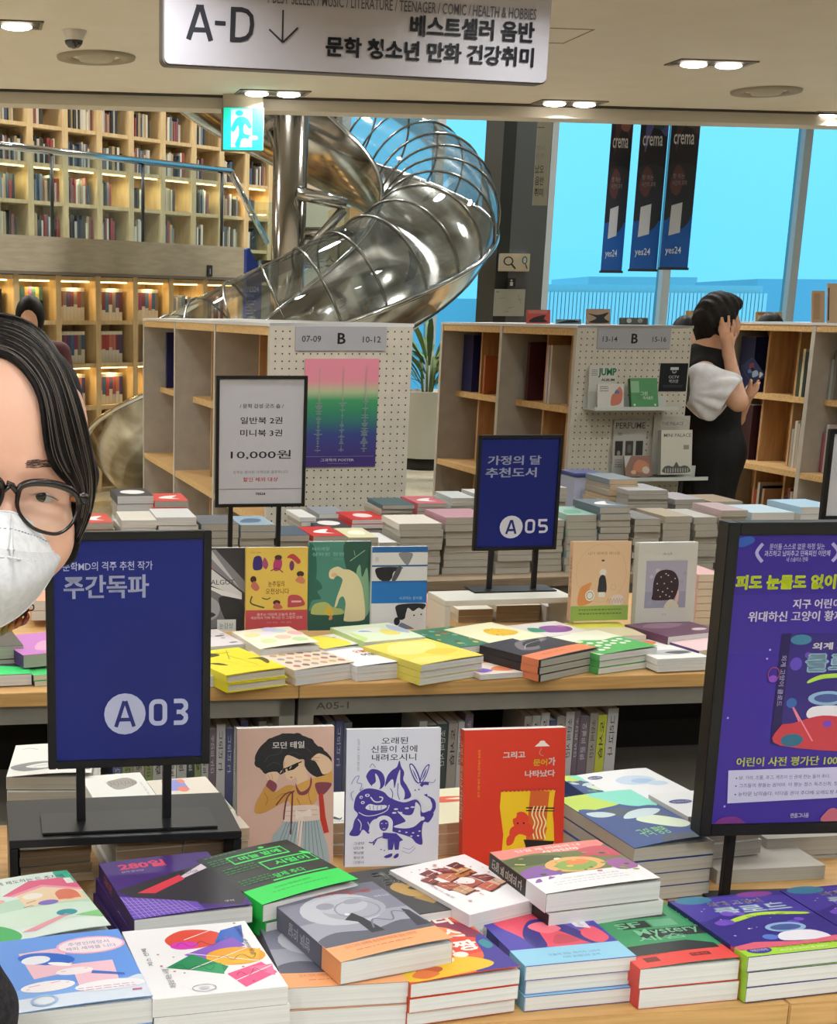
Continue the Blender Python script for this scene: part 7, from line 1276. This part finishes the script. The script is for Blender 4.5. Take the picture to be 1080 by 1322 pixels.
for sx in (-1, 1):
    e = MB().ball((.0315 * sx, -.001, -.0225), .0128, mat('#e4dedb', .15, spec=.6), 24).build('eye', pr, PI_)
    gz = Vector((-.30, .02, 1)).normalized(); c = Vector((.0315 * sx, -.001, -.0225)); dd = MB()
    a1 = gz.cross(Vector((0, 1, 0))).normalized(); b1 = gz.cross(a1)
    for ang_, R_, col in ((.50, .01290, '#21140f'), (.22, .01297, '#020202')):
        vs = [c + gz * R_]
        for j in range(1, 5):
            t = ang_ * j / 4
            for k in range(20): vs.append(c + (gz * math.cos(t) + (a1 * math.cos(2 * PI * k / 20) + b1 * math.sin(2 * PI * k / 20)) * math.sin(t)) * R_)
        dd.add(vs, [(0, 1 + k, 1 + (k + 1) % 20) for k in range(20)] + [(1 + j * 20 + k, 21 + j * 20 + k, 21 + j * 20 + (k + 1) % 20, 1 + j * 20 + (k + 1) % 20) for j in range(3) for k in range(20)], mat(col, .06, spec=.8), True)
    dd.build('iris', e)
    rr = rnd(5 + sx); br = MB(); ls = MB()
    tb = [(rr.random(), rr.uniform(-1, 1)) for k in range(150)]; rt_ = []
    for t, v_ in tb: x = .010 + .040 * t; y = .0215 + .0055 * math.sin(t * 2.4) - .003 * t + v_ * .0034 * (1 - .5 * t); rt_.append(((sx * x, y), (sx * (x + .0055), y + .0018 * (1 - t))))
    za = front_z([q_[0] for q_ in rt_], [face_fn], .0003); zb2 = front_z([q_[1] for q_ in rt_], [face_fn], .0007)
    for i_, q_ in enumerate(rt_): br.tube([(*q_[0], za[i_]), (*q_[1], zb2[i_])], [.00026, .00008], mat('#5f4a42', .8), 4, caps=False)
    br.build('eyebrow', pr, PI_)
    for k in range(22):
        t = k / 21; x = .020 + .024 * t; y = .0012 - (x - .031) ** 2 * 14; z = -.0095 - (x - .031) ** 2 * 30
        ls.tube([(sx * x, y, z), (sx * (x + .001 * (t - .4)), y - .001, z + .003), (sx * (x + .002 * (t - .4)), y + .0005, z + .005)], [.0003, .0002, .0001], BLK, 4, caps=False)
    ls.build('eyelashes', pr, PI_)
# glasses
GLB = mat('#120a0c', .18, spec=.6)
wrapz = lambda x: .013 - 5.0 * max(abs(x) - .01, 0) ** 2 * .9
def lift_pts(pts):
    out = []
    for (px, py) in pts:
        q = hl(px, py, .012)
        for _ in range(4): q = hl(px, py, wrapz(q.x))
        out.append(q)
    return out
rim = lift_pts(smooth_pts([(23, 640), (27, 628), (43, 623), (68, 624.5), (90, 632), (101, 644), (100, 661), (91, 678), (76, 688.5), (60, 688), (42, 681), (28, 667), (22.5, 654)], True, 4))
gl = empty('glasses', pr.matrix_world @ PI_, 'black-framed glasses worn over the white mask', 'glasses')
GI = Matrix.Identity(4)
for sx in (1, -1):
    R_ = [Vector((sx * q.x, q.y, q.z)) for q in rim]; N = len(R_)
    rad = [.0015 + .0015 * max(0, min(1, (q.y + .012) / .02)) for q in R_]
    MB().tube(R_, rad, GLB, 8, closed=True).build('lens_rim', gl, GI)
    cen = sum(R_, Vector()) / N
    MB().add([cen] + R_, [(0, 1 + k, 1 + (k + 1) % N) for k in range(N)], GLEN if 'GLEN' in globals() else globals().setdefault('GLEN', glass_mat('spectacle_lens', '#f6fafa', .02))).build('lens', gl, GI)
    h0 = lift_pts([(100, 640)])[0]; h1 = lift_pts([(111, 644)])[0]; h0 = Vector((sx * h0.x, h0.y, h0.z)); h1 = Vector((sx * h1.x, h1.y, h1.z - .002))
    MB().tube([h0, h1, h1 + Vector((0, -.001, -.008))], [.003, .0045, .0045], GLB, 8).build('hinge', gl, GI)
    MB().tube([h1 + Vector((0, -.001, -.004)), h1 + Vector((sx * -.0, -.002, -.05)), Vector((sx * .081, -.004, -.10)), Vector((sx * .078, -.03, -.13))], [.0034, .003, .003, .002], mat('#160c0c', .25), 8).build('temple_arm', gl, GI)
    MB().tube([h1 + Vector((-sx * .0035, -.001, -.006)), h1 + Vector((-sx * .004, -.002, -.04))], .0022, mat('#c8741e', .3), 6).build('inner_lining', gl, GI)
    MB().ball(hl(19, 655, .004) * 1 if sx > 0 else Vector((-hl(19, 655, .004).x, hl(19, 655, .004).y, .004)), (.0025, .006, .003), mat('#b5642c', .2), 10).build('nose_pad', gl, GI)
b0 = lift_pts([(22, 636), (16, 627), (9, 624)]); MB().tube([b0[0], b0[1], b0[2], Vector((-b0[1].x, b0[1].y, b0[1].z)), Vector((-b0[0].x, b0[0].y, b0[0].z))], [.002, .0026, .0024, .0026, .002], GLB, 8).build('bridge', gl, GI)
# mask
MK = noise_mat('mask_fabric', '#d9dbe2', '#e6e8ee', (1, 1, 1), 5, .85, bump=.15, nscale=160); MKB = noise_mat('mask_fabric_shaded', '#c3c5cc', '#d0d2d8', (1, 1, 1), 5, .85, bump=.15, nscale=160)  # second fabric: the middle panel's grey shading put into the colour
def hcurve(pts, n=14): return [Vector(q) for q in smooth_pts([tuple(hl(px, py, z)) for px, py, z in pts], False, n // (len(pts) - 1) + 1)]
def resample(c, n):
    L = [0]
    for a, b in zip(c, c[1:]): L.append(L[-1] + (b - a).length)
    out = []
    for k in range(n):
        t = L[-1] * k / (n - 1); i = max(q for q in range(len(L)) if L[q] <= t + 1e-9); i = min(i, len(c) - 2); f = (t - L[i]) / max(L[i + 1] - L[i], 1e-9); out.append(c[i].lerp(c[i + 1], f))
    return out
NS = 22
top_ = resample(hcurve([(9, 660, .022), (24, 664, .012), (40, 674, -.002), (54, 685, -.008), (68, 693, -.018), (80, 708, -.034)]), NS)
seam = resample(hcurve([(4, 708, .046), (26, 712, .036), (52, 713.5, .014), (72, 711, -.012), (87, 705.7, -.036)]), NS)
bot_ = resample(hcurve([(-4, 812, .012), (24, 795, .006), (42, 778, -.004), (58, 758, -.016), (75, 729, -.028), (87.5, 706.5, -.0365)]), NS)
top_[0].x = seam[0].x = bot_[0].x = 0
mk = empty('face_mask', pr.matrix_world @ PI_, 'white folded face mask with a row of weld dots', 'mask')
def panel(A, B, bulge, name, m, seed=0):
    rows_ = 12; vs = []; fs = []; full = [(-1, k) for k in range(NS - 1, 0, -1)] + [(1, k) for k in range(NS)]
    for j in range(rows_ + 1):
        t = j / rows_
        for sx, k in full:
            q = A[k].lerp(B[k], t); e = math.sin(PI * t) * bulge * (1 - (k / (NS - 1)) ** 2); q = q + Vector((0, 0, e)) + Vector((0, 0, .0006 * math.sin(q.x * 260 + q.y * 180)))
            vs.append((sx * q.x, q.y, q.z))
    n = len(full)
    for j in range(rows_):
        for k in range(n - 1): fs.append((j * n + k, (j + 1) * n + k, (j + 1) * n + k + 1, j * n + k + 1))
    return MB().add(vs, fs, m, True).build(name, mk, GI)
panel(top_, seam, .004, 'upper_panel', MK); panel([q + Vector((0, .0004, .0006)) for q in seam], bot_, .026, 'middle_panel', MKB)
for C_, nm in ((top_, 'top_edge'), (seam, 'fold_edge'), (bot_, 'lower_edge')):
    MB().tube([Vector((-q.x, q.y, q.z)) for q in C_[::-1]][:-1] + C_, .0008, MK, 6).build(nm, mk, GI)
for sx in (1, -1):
    for k in range(9):
        i = 1 + k * 2; q = seam[min(i, NS - 1)]; MB().ball((sx * q.x, q.y - .0055, q.z + .0062 * (1 - (i / NS) ** 2) + .0012), (.0021, .0010, .0012), mat('#f4f5f8', .6), 8).build('weld_dot', mk, GI)
    pts = [top_[i] + (seam[i] - top_[i]) * .45 + Vector((0, 0, .0042 * (1 - (i / NS) ** 2))) for i in range(0, 19, 1)]
    st = MB()
    for i in range(0, len(pts) - 1): a_, b_2 = pts[i], pts[i].lerp(pts[i + 1], .45); st.tube([(sx * a_.x, a_.y, a_.z), (sx * b_2.x, b_2.y, b_2.z)], .0005, mat('#9fb0cc', .6), 4)
    st.build('stitching', mk, GI, kind='stuff')
    e0 = seam[-1]; MB().tube([(sx * e0.x, e0.y, e0.z), (sx * .075, -.03, -.07), (sx * .08, .01, -.10)], .0012, mat('#e8e8ec', .7), 6).build('ear_loop', mk, GI)
# hair
def hair_fn(P):
    A = np.abs(P[..., 0]); Q = np.stack([A, P[..., 1], P[..., 2]], -1)
    d = sd_ell(P, (0, .034, -.10), (.0815, .104, .104)); d = smin(d, sd_ell(Q, (.034, .082, -.060), (.026, .030, .040)), .012); d = smin(d, sd_cone(Q, (.075, .02, -.085), (.074, -.045, -.085), .02, .012), .02)
    cut = sd_ell(P, (0, -.02, .0), (.056, .088, .062)); d = smax(d, -cut, .006); return d
hb_ = sdf_obj(hair_fn, (-.11, -.075, -.215), (.11, .15, .03), .003, 'hair', HAIR, pr, PI_)
inner = [(-40, 452), (0, 457), (22, 470), (42, 494), (53, 522), (57, 560), (62, 592), (74, 612), (88, 626), (96, 640), (100, 660)]
outer = [(-60, 404), (-10, 406), (28, 414), (58, 436), (82, 474), (99, 518), (110, 560), (118, 600), (120, 630), (114, 665), (98, 700)]
rr = rnd(21)
def lock_px(s, seed, k0=0, k1=11):
    r = rnd(seed); pts = []; off = r.uniform(-3, 3)
    for k in range(k0, k1):
        a, b2 = inner[k], outer[k]; pts.append((a[0] + (b2[0] - a[0]) * s + off * r.uniform(.4, 1), a[1] + (b2[1] - a[1]) * s + off * r.uniform(.2, .8)))
    return smooth_pts(pts, False, 3)
def march(pxs, gap):      # photo rays against head and hair; past the silhouette the lock hangs at the head's middle depth
    R3 = HI.to_3x3(); Dr = np.array([tuple((R3 @ ray(x, y)).normalized()) for x, y in pxs]); O = np.array(tuple(C0h)); t0 = (.07 - O[2]) / Dr[:, 2]; t = t0.copy(); live = np.ones(len(pxs), bool); hit = np.zeros(len(pxs), bool)
    for _ in range(110):
        P = (O + Dr * t[:, None])[None]; d = np.minimum(face_fn(P)[0], hair_fn(P)[0]) - gap; h = live & (d < .0004); hit |= h; live &= ~h & (P[0][:, 2] > -.10); t = np.where(live, t + np.clip(d * .6, .0005, .01), t)
    return O + Dr * t[:, None]
specs = []; allp = []
for i in range(330):
    s_ = (i + .5) / 330; k1 = 11 if rr.random() > .3 else rr.choice([9, 10]); pp = lock_px(s_ * 1.02 - .01 + rr.uniform(-.02, .02), 100 + i, rr.choice([0, 0, 1]), k1); specs.append((0, len(allp), len(pp), rr.uniform(.0009, .0024), rr.uniform(.001, .006))); allp += pp
for i in range(16):
    pp = lock_px(rr.uniform(.08, 1.04), 900 + i, 0, rr.choice([8, 10, 11])); specs.append((1, len(allp), len(pp), .0003, .0085)); allp += pp
base_ = march(allp, .0)
for side in (1, -1):
    L_ = MB(); G_ = MB()
    src = base_
    if side < 0:      # the far side is parted further out
        src = base_.copy(); src[:, 0] = -np.minimum(np.abs(base_[:, 0]) * .62 + .046, .092); src[:, 2] = np.maximum(front_z(src[:, :2], [face_fn, hair_fn], .0), -.10)
    for kd, o_i, n_, r0, gap in specs:
        pts = [Vector((p_[0], p_[1], p_[2] + gap)) for p_ in src[o_i:o_i + n_]]
        for _ in range(2): pts = [pts[0]] + [(pts[q_ - 1] + pts[q_] * 2 + pts[q_ + 1]) / 4 for q_ in range(1, n_ - 1)] + [pts[-1]]
        if kd == 0: L_.tube(pts, [r0 * (.6 + .4 * math.sin(PI * min(1, .15 + .85 * j / n_)) ** .5) * (1 - .75 * (j / n_) ** 3) for j in range(n_)], HAIR, 5)
        else: G_.tube(pts, [.00028] * n_, mat('#6a605a', .4), 4)
    L_.build('hair_strands', pr, PI_, kind='stuff'); G_.build('greying_strands', pr, PI_, kind='stuff')
# body: neck, torso and arm in dark clothes, mostly left of the frame
bp_ = lambda px, py, Y: tuple(D(px, py, Y))
W2P = Matrix.Translation((-torso.x, -torso.y, 0))
SL = noise_mat('slate_jacket', '#343a4a', '#454c5e', (1, 1, 1), 4, .8, nscale=40); KN = noise_mat('dark_knit', '#15141a', '#2c2930', (90, 90, 90), 3, .9, bump=.8, nscale=2)
hw = lambda v: tuple(HM @ Vector(v))
def torso_fn(P):
    d = sd_cone(P, bp_(-330, 1040, 1.24), bp_(-330, 1420, 1.2), .125, .14); d = smin(d, sd_cone(P, bp_(-440, 1010, 1.24), bp_(-170, 1010, 1.24), .07, .07), .06)
    d = smin(d, sd_cone(P, hw((-.13, -.19, -.14)), bp_(-300, 985, 1.24), .062, .075), .05)
    for a, b, c in (((-92, 1050), (-105, 1290), (-40, 1420)), ((-520, 1050), (-580, 1300), (-500, 1480))):
        d = smin(d, sd_cone(P, bp_(*a, 1.22), bp_(*b, 1.2), .056, .045), .04); d = smin(d, sd_cone(P, bp_(*b, 1.2), bp_(*c, 1.16), .045, .036), .02)
    d = smin(d, sd_cone(P, bp_(-330, 1400, 1.2), bp_(-330, 1750, 1.15), .14, .15), .06); return d
sdf_obj(torso_fn, (-.62, .98, .55), (-.06, 1.42, 1.42), .009, 'jacket', SL, pr, W2P)
fl = [(-.36, 1.12), (-.2, 1.12)]
def legs_fn(P):
    d = sd_cone(P, (torso.x - .08, 1.16, .82), (torso.x - .09, 1.12, .08), .095, .05); return smin(d, sd_cone(P, (torso.x + .08, 1.16, .82), (torso.x + .08, 1.12, .08), .095, .05), .03)
sdf_obj(legs_fn, (torso.x - .22, .98, .03), (torso.x + .22, 1.3, .95), .012, 'trousers', CLOTHB, pr, W2P)
for sx in (-.09, .08): MB().rbox(torso.x + sx - .045, torso.x + sx + .045, 1.12 - .17, 1.12 + .06, 0, .07, BLK, .02).build('shoe', pr, W2P)
def cuff_fn(P):
    d = sd_cone(P, bp_(-60, 1220, 1.26), bp_(-22, 1300, 1.27), .034, .03); return smin(d, sd_cone(P, bp_(-22, 1300, 1.27), bp_(-20, 1400, 1.27), .03, .034), .02)
sdf_obj(cuff_fn, (-.34, 1.18, .74), (-.1, 1.36, 1.02), .004, 'knitted_sleeve', KN, pr, W2P)
# spectacle chain
ch = empty('glasses_chain', Matrix.Translation(D(20, 800, 1.13)), 'amber and brown link chain hanging below the white mask', 'chain')
co = D(20, 800, 1.13)
def link(px, py, rx, rz, tilt, col, r=.0024):
    c = D(px, py, 1.13) - co; a = math.radians(tilt); MB().tube([c + Vector((rx * math.cos(t) * math.cos(a) - rz * math.sin(t) * math.sin(a), .002 * math.sin(t * 2), rx * math.cos(t) * math.sin(a) + rz * math.sin(t) * math.cos(a))) for t in [2 * PI * q / 16 for q in range(16)]], r, mat(col, .15, spec=.7), 7, closed=True).build('link', ch)
link(40, 785, .0028, .002, 40, '#101010', .0006); MB().tube([D(38, 787, 1.13) - co, D(25, 797, 1.13) - co], .0011, BLK, 6).build('clasp', ch)
for (px, py, c) in ((26, 799, '#6a1a10'), (17, 803, '#9a4a14'), (8, 808, '#a8741c'), (-1, 812, '#6f6a22'), (-10, 818, '#8a7a2a'), (-20, 823, '#6f4a1a')): link(px, py, .0062, .0036, 32, c)
# ---- person in black between the bookcases
YP = 6.95
q = lambda px, py, dy=0: tuple(D(px, py, YP + dy))
p0 = D(918, 600, YP); p2 = empty('person', RM((p0.x, p0.y, 0), 0), 'person in black with white puff sleeves holding head and phone', 'person'); PW = Matrix.Translation((-p0.x, -p0.y, 0))
FL = lambda dx, dy: (p0.x + dx, p0.y + dy)
def hand(P, wrist, tips, thumb, palm, r=.0095):
    d = sd_cone(P, wrist, palm, .024, .03)
    for a, b, c in tips: d = smin(d, sd_cone(P, a, b, r, r * .95), .006); d = smin(d, sd_cone(P, b, c, r * .95, r * .75), .004)
    return smin(d, sd_cone(P, thumb[0], thumb[1], .012, .009), .008)
el = q(953, 519, -.24); wr = q(940, 456, -.14); pm = q(938, 438, -.13)
def body_fn(P):
    hc = q(926, 412, 0); d = sd_ell(P, hc, (.088, .078, .112)); d = smin(d, sd_ell(P, (hc[0] + .05, hc[1], hc[2] - .045), (.055, .055, .07)), .03)
    d = smin(d, sd_ell(P, (hc[0] + .1, hc[1] + .005, hc[2] - .025), (.016, .012, .018)), .01)
    nb = q(912, 460, .0); d = smin(d, sd_cone(P, (hc[0] - .01, hc[1], hc[2] - .08), nb, .055, .06), .03)
    d = smin(d, sd_cone(P, q(912, 475, -.0), q(918, 575, 0), .12, .12), .06); d = smin(d, sd_cone(P, q(908, 482, -.15), q(916, 482, .15), .055, .055), .04)
    d = smin(d, sd_cone(P, q(908, 484, -.17), el, .048, .040), .03); d = smin(d, sd_cone(P, el, wr, .040, .026), .02)
    tips = [(q(931, 436, -.13), q(929, 425, -.115), q(929.5, 415, -.10)), (q(934.5, 433, -.13), q(933, 418, -.12), q(931.5, 410, -.105)), (q(939, 432, -.13), q(940, 417, -.12), q(940, 408, -.105)), (q(943.5, 435, -.125), q(946, 422, -.115), q(947, 413, -.10))]
    d = smin(d, hand(P, wr, tips, (q(944, 446, -.12), q(949, 432, -.10)), pm), .015)
    e2 = q(950, 540, .16); w2 = q(966, 508, .0); d = smin(d, sd_cone(P, q(916, 484, .17), e2, .048, .038), .03); d = smin(d, sd_cone(P, e2, w2, .038, .026), .02)
    t2 = [(q(971, 500, -.01), q(976, 496, -.02), q(979, 490, -.0)), (q(971, 502, .01), q(977, 499, .0), q(980, 494, .02)), (q(971, 505, .02), q(977, 503, .02), q(979, 498, .03)), (q(970, 507, .03), q(975, 507, .035), q(977, 502, .04))]
    d = smin(d, hand(P, w2, t2, (q(967, 500, -.02), q(969, 491, -.03)), q(970, 503, .01), .0085), .015)
    for s in (-.075, .075): d = smin(d, sd_cone(P, (p0.x - .01, p0.y + s * .8, .9), (p0.x - .03, p0.y + s, .09), .055, .042), .03); d = smin(d, sd_cone(P, (p0.x - .03, p0.y + s, .05), (p0.x + .12, p0.y + s, .035), .04, .032), .02)
    return d
sdf_obj(body_fn, (p0.x - .26, p0.y - .36, .0), (p0.x + .38, p0.y + .30, 1.72), .0082, 'body', SKIN2, p2, PW)
def hair2(P):
    hc = q(924.5, 409, 0); d = sd_ell(P, hc, (.103, .093, .117)); d = smin(d, sd_cone(P, (hc[0] - .055, hc[1], hc[2] - .02), (hc[0] - .035, hc[1], hc[2] - .1), .05, .045), .03)
    d = smin(d, sd_ell(P, (hc[0] + .06, hc[1], hc[2] + .06), (.05, .06, .035)), .03); d = d + .0025 * np.sin(P[..., 0] * 160 + P[..., 2] * 60 + P[..., 1] * 90)
    return smax(d, -sd_ell(P, (hc[0] + .125, hc[1], hc[2] - .045), (.07, .12, .09)), .01)
HAIR2 = noise_mat('matte_dark_hair', '#100e0e', '#26201e', (30, 30, 30), 4, .62, bump=.6, nscale=3, spec=.3)
sdf_obj(hair2, (p0.x - .16, p0.y - .13, 1.4), (p0.x + .2, p0.y + .13, 1.75), .006, 'hair', HAIR2, p2, PW)
def dress(P):
    d = sd_cone(P, q(910, 478, -.0), q(914, 520, 0), .135, .14); d = smin(d, sd_cone(P, q(907, 476, -.12), q(913, 476, .12), .055, .055), .05)
    d = smin(d, sd_cone(P, q(914, 520, 0), q(920, 585, 0), .135, .138), .05); d = smin(d, sd_cone(P, q(922, 585, 0), q(908, 665, 0), .138, .12), .05); d = smin(d, sd_cone(P, q(908, 665, 0), (p0.x - .04, p0.y, .25), .125, .13), .05)
    d = smin(d, sd_cone(P, q(905, 462, 0), q(913, 468, 0), .065, .07), .03)
    fold = .004 * np.sin(np.arctan2(P[..., 1] - p0.y, P[..., 0] - p0.x) * 11) * np.clip((1.1 - P[..., 2]) * 2, 0, 1); return smax(d + fold, .22 - P[..., 2], .01)
sdf_obj(dress, (p0.x - .3, p0.y - .26, .2), (p0.x + .3, p0.y + .26, 1.5), .0095, 'black_dress', CLOTHB, p2, PW)
WSL = noise_mat('white_sleeve', '#cfcfd2', '#e2e2e4', (1, 1, 1), 4, .8, bump=.5, nscale=20)
def sleeve(P):
    a = np.array(q(906, 492, -.17)); b = np.array(q(934, 508, -.22)); d = sd_cone(P, a, b, .085, .098); d = smin(d, sd_cone(P, q(898, 508, -.18), q(915, 524, -.2), .07, .07), .04)
    ax = (b - a) / np.linalg.norm(b - a); t = (P - b) @ ax; r = np.sqrt(np.maximum(((P - a) ** 2).sum(-1) - ((P - a) @ ax) ** 2, 0)); ang = np.arctan2(P[..., 1] - b[1], P[..., 2] - b[2])
    d = d + .006 * np.sin(ang * 9) * np.clip(1 + t / .1, 0, 1); d = smax(d, t - .035, .012)
    return smax(d, -sd_cone(P, b + ax * .02, b + ax * .2, .062, .08), .008)
sdf_obj(sleeve, (p0.x - .22, p0.y - .36, 1.0), (p0.x + .18, p0.y - .02, 1.45), .0062, 'white_puff_sleeve', WSL, p2, PW)
def sleeve2(P): a = np.array(q(914, 492, .17)); b = np.array(q(934, 514, .18)); ax = (b - a) / np.linalg.norm(b - a); return smax(sd_cone(P, a, b, .085, .09), (P - b) @ ax - .03, .01)
sdf_obj(sleeve2, (p0.x - .15, p0.y + .02, 1.0), (p0.x + .24, p0.y + .32, 1.45), .009, 'white_puff_sleeve', WSL, p2, PW)
for s in (-.075, .075): MB().rbox(p0.x - .09, p0.x + .17, p0.y + s - .045, p0.y + s + .045, 0, .075, mat('#1a1a1c', .5), .02).build('shoe', p2, PW)
ph = D(972, 479, YP); cs = empty('phone', Matrix.Translation(ph) @ Matrix.Rotation(math.radians(-38), 4, 'Y'), 'phone in a colourful case held by the person in black', 'phone')
MB().rbox(-.034, .034, -.006, .006, -.055, .055, mat('#2b3348', .3), .004).build('case', cs)
k = MB(); art(k, [('r', '#2f3c64', 2, 2, 98, 98), ('b', '#b8c4dc', [(20, 30), (40, 50), (70, 44), (60, 24)]), ('b', '#8a3f5a', [(30, 60), (50, 86), (80, 80), (60, 60)]), ('b', '#5a8ac0', [(10, 60), (30, 70), (36, 50)]), ('b', '#d8d8e2', [(56, 10), (80, 30), (90, 14)]), ('e', '#15161c', 50, 60, 10, 8)], .066, .108, lambda x, y, h: (-.033 + x, -.006 - h, -.054 + y)); k.build('case_print', cs)
# ---- far people, mostly hidden
def far_person(px, pytop, Y, label, top, face=True, turn=0):
    t = D(px, pytop, Y); H = t.z; r = empty('person', RM((t.x, t.y, 0), turn), label, 'person'); s = H / 1.65
    def bf(P):
        d = sd_ell(P, (0, 0, H - .125 * s), (.075, .09, .115)); d = smin(d, sd_cone(P, (0, 0, H - .2 * s), (0, 0, H - .3 * s), .05, .055), .02); d = smin(d, sd_ell(P, (0, -.095, H - .14 * s), (.012, .014, .018)), .01)
        for x in (-1, 1): d = smin(d, sd_cone(P, (x * .09, 0, .8 * s), (x * .09, 0, .08), .08, .045), .03); d = smin(d, sd_cone(P, (x * .19, 0, 1.32 * s), (x * .24, .0, 1.0 * s), .045, .038), .03); d = smin(d, sd_cone(P, (x * .24, 0, 1.0 * s), (x * .22, -.12, .78 * s), .038, .028), .02); d = smin(d, sd_cone(P, (x * .22, -.12, .78 * s), (x * .215, -.15, .70 * s), .028, .022), .01); d = smin(d, sd_cone(P, (x * .09, 0, .045), (x * .09, -.14, .035), .04, .032), .02)
        return smin(d, sd_cone(P, (0, 0, 1.25 * s), (0, 0, .9 * s), .15, .14), .06)
    sdf_obj(bf, (-.34, -.22, 0), (.34, .22, H + .02), .016, 'body', SKIN2, r)
    def hf(P): d = sd_ell(P, (0, .012, H - .11 * s), (.09, .1, .125)); return smax(d, -sd_ell(P, (0, -.11, H - .16 * s), (.065, .07, .09)), .01)
    sdf_obj(hf, (-.13, -.13, H - .3), (.13, .15, H + .04), .011, 'hair', HAIR, r)
    def cf(P):
        d = smin(sd_cone(P, (0, 0, 1.28 * s), (0, 0, .72 * s), .16, .165), sd_cone(P, (-.17, 0, 1.33 * s), (.17, 0, 1.33 * s), .06, .06), .05)
        for x in (-1, 1): d = smin(d, sd_cone(P, (x * .19, 0, 1.32 * s), (x * .24, .0, 1.02 * s), .058, .05), .03)
        return d
    sdf_obj(cf, (-.34, -.24, .5), (.34, .24, 1.45 * s), .014, 'shirt', mat(top, .8), r)
    def pf(P): return smin(sd_cone(P, (-.09, 0, .8 * s), (-.09, 0, .1), .1, .06), sd_cone(P, (.09, 0, .8 * s), (.09, 0, .1), .1, .06), .03)
    sdf_obj(pf, (-.22, -.14, .06), (.22, .14, .95), .014, 'trousers', CLOTHB, r)
far_person(38, 384, 9.0, 'distant dark-haired person behind the foreground hair', '#5a3034')
far_person(886, 411, 9.4, 'dark-haired person hidden behind the B 13-14 pegboard bookcase', '#22262c')
far_person(996, 407, 9.4, 'dark-haired person behind the right bookcase by the tan card', '#22262c')
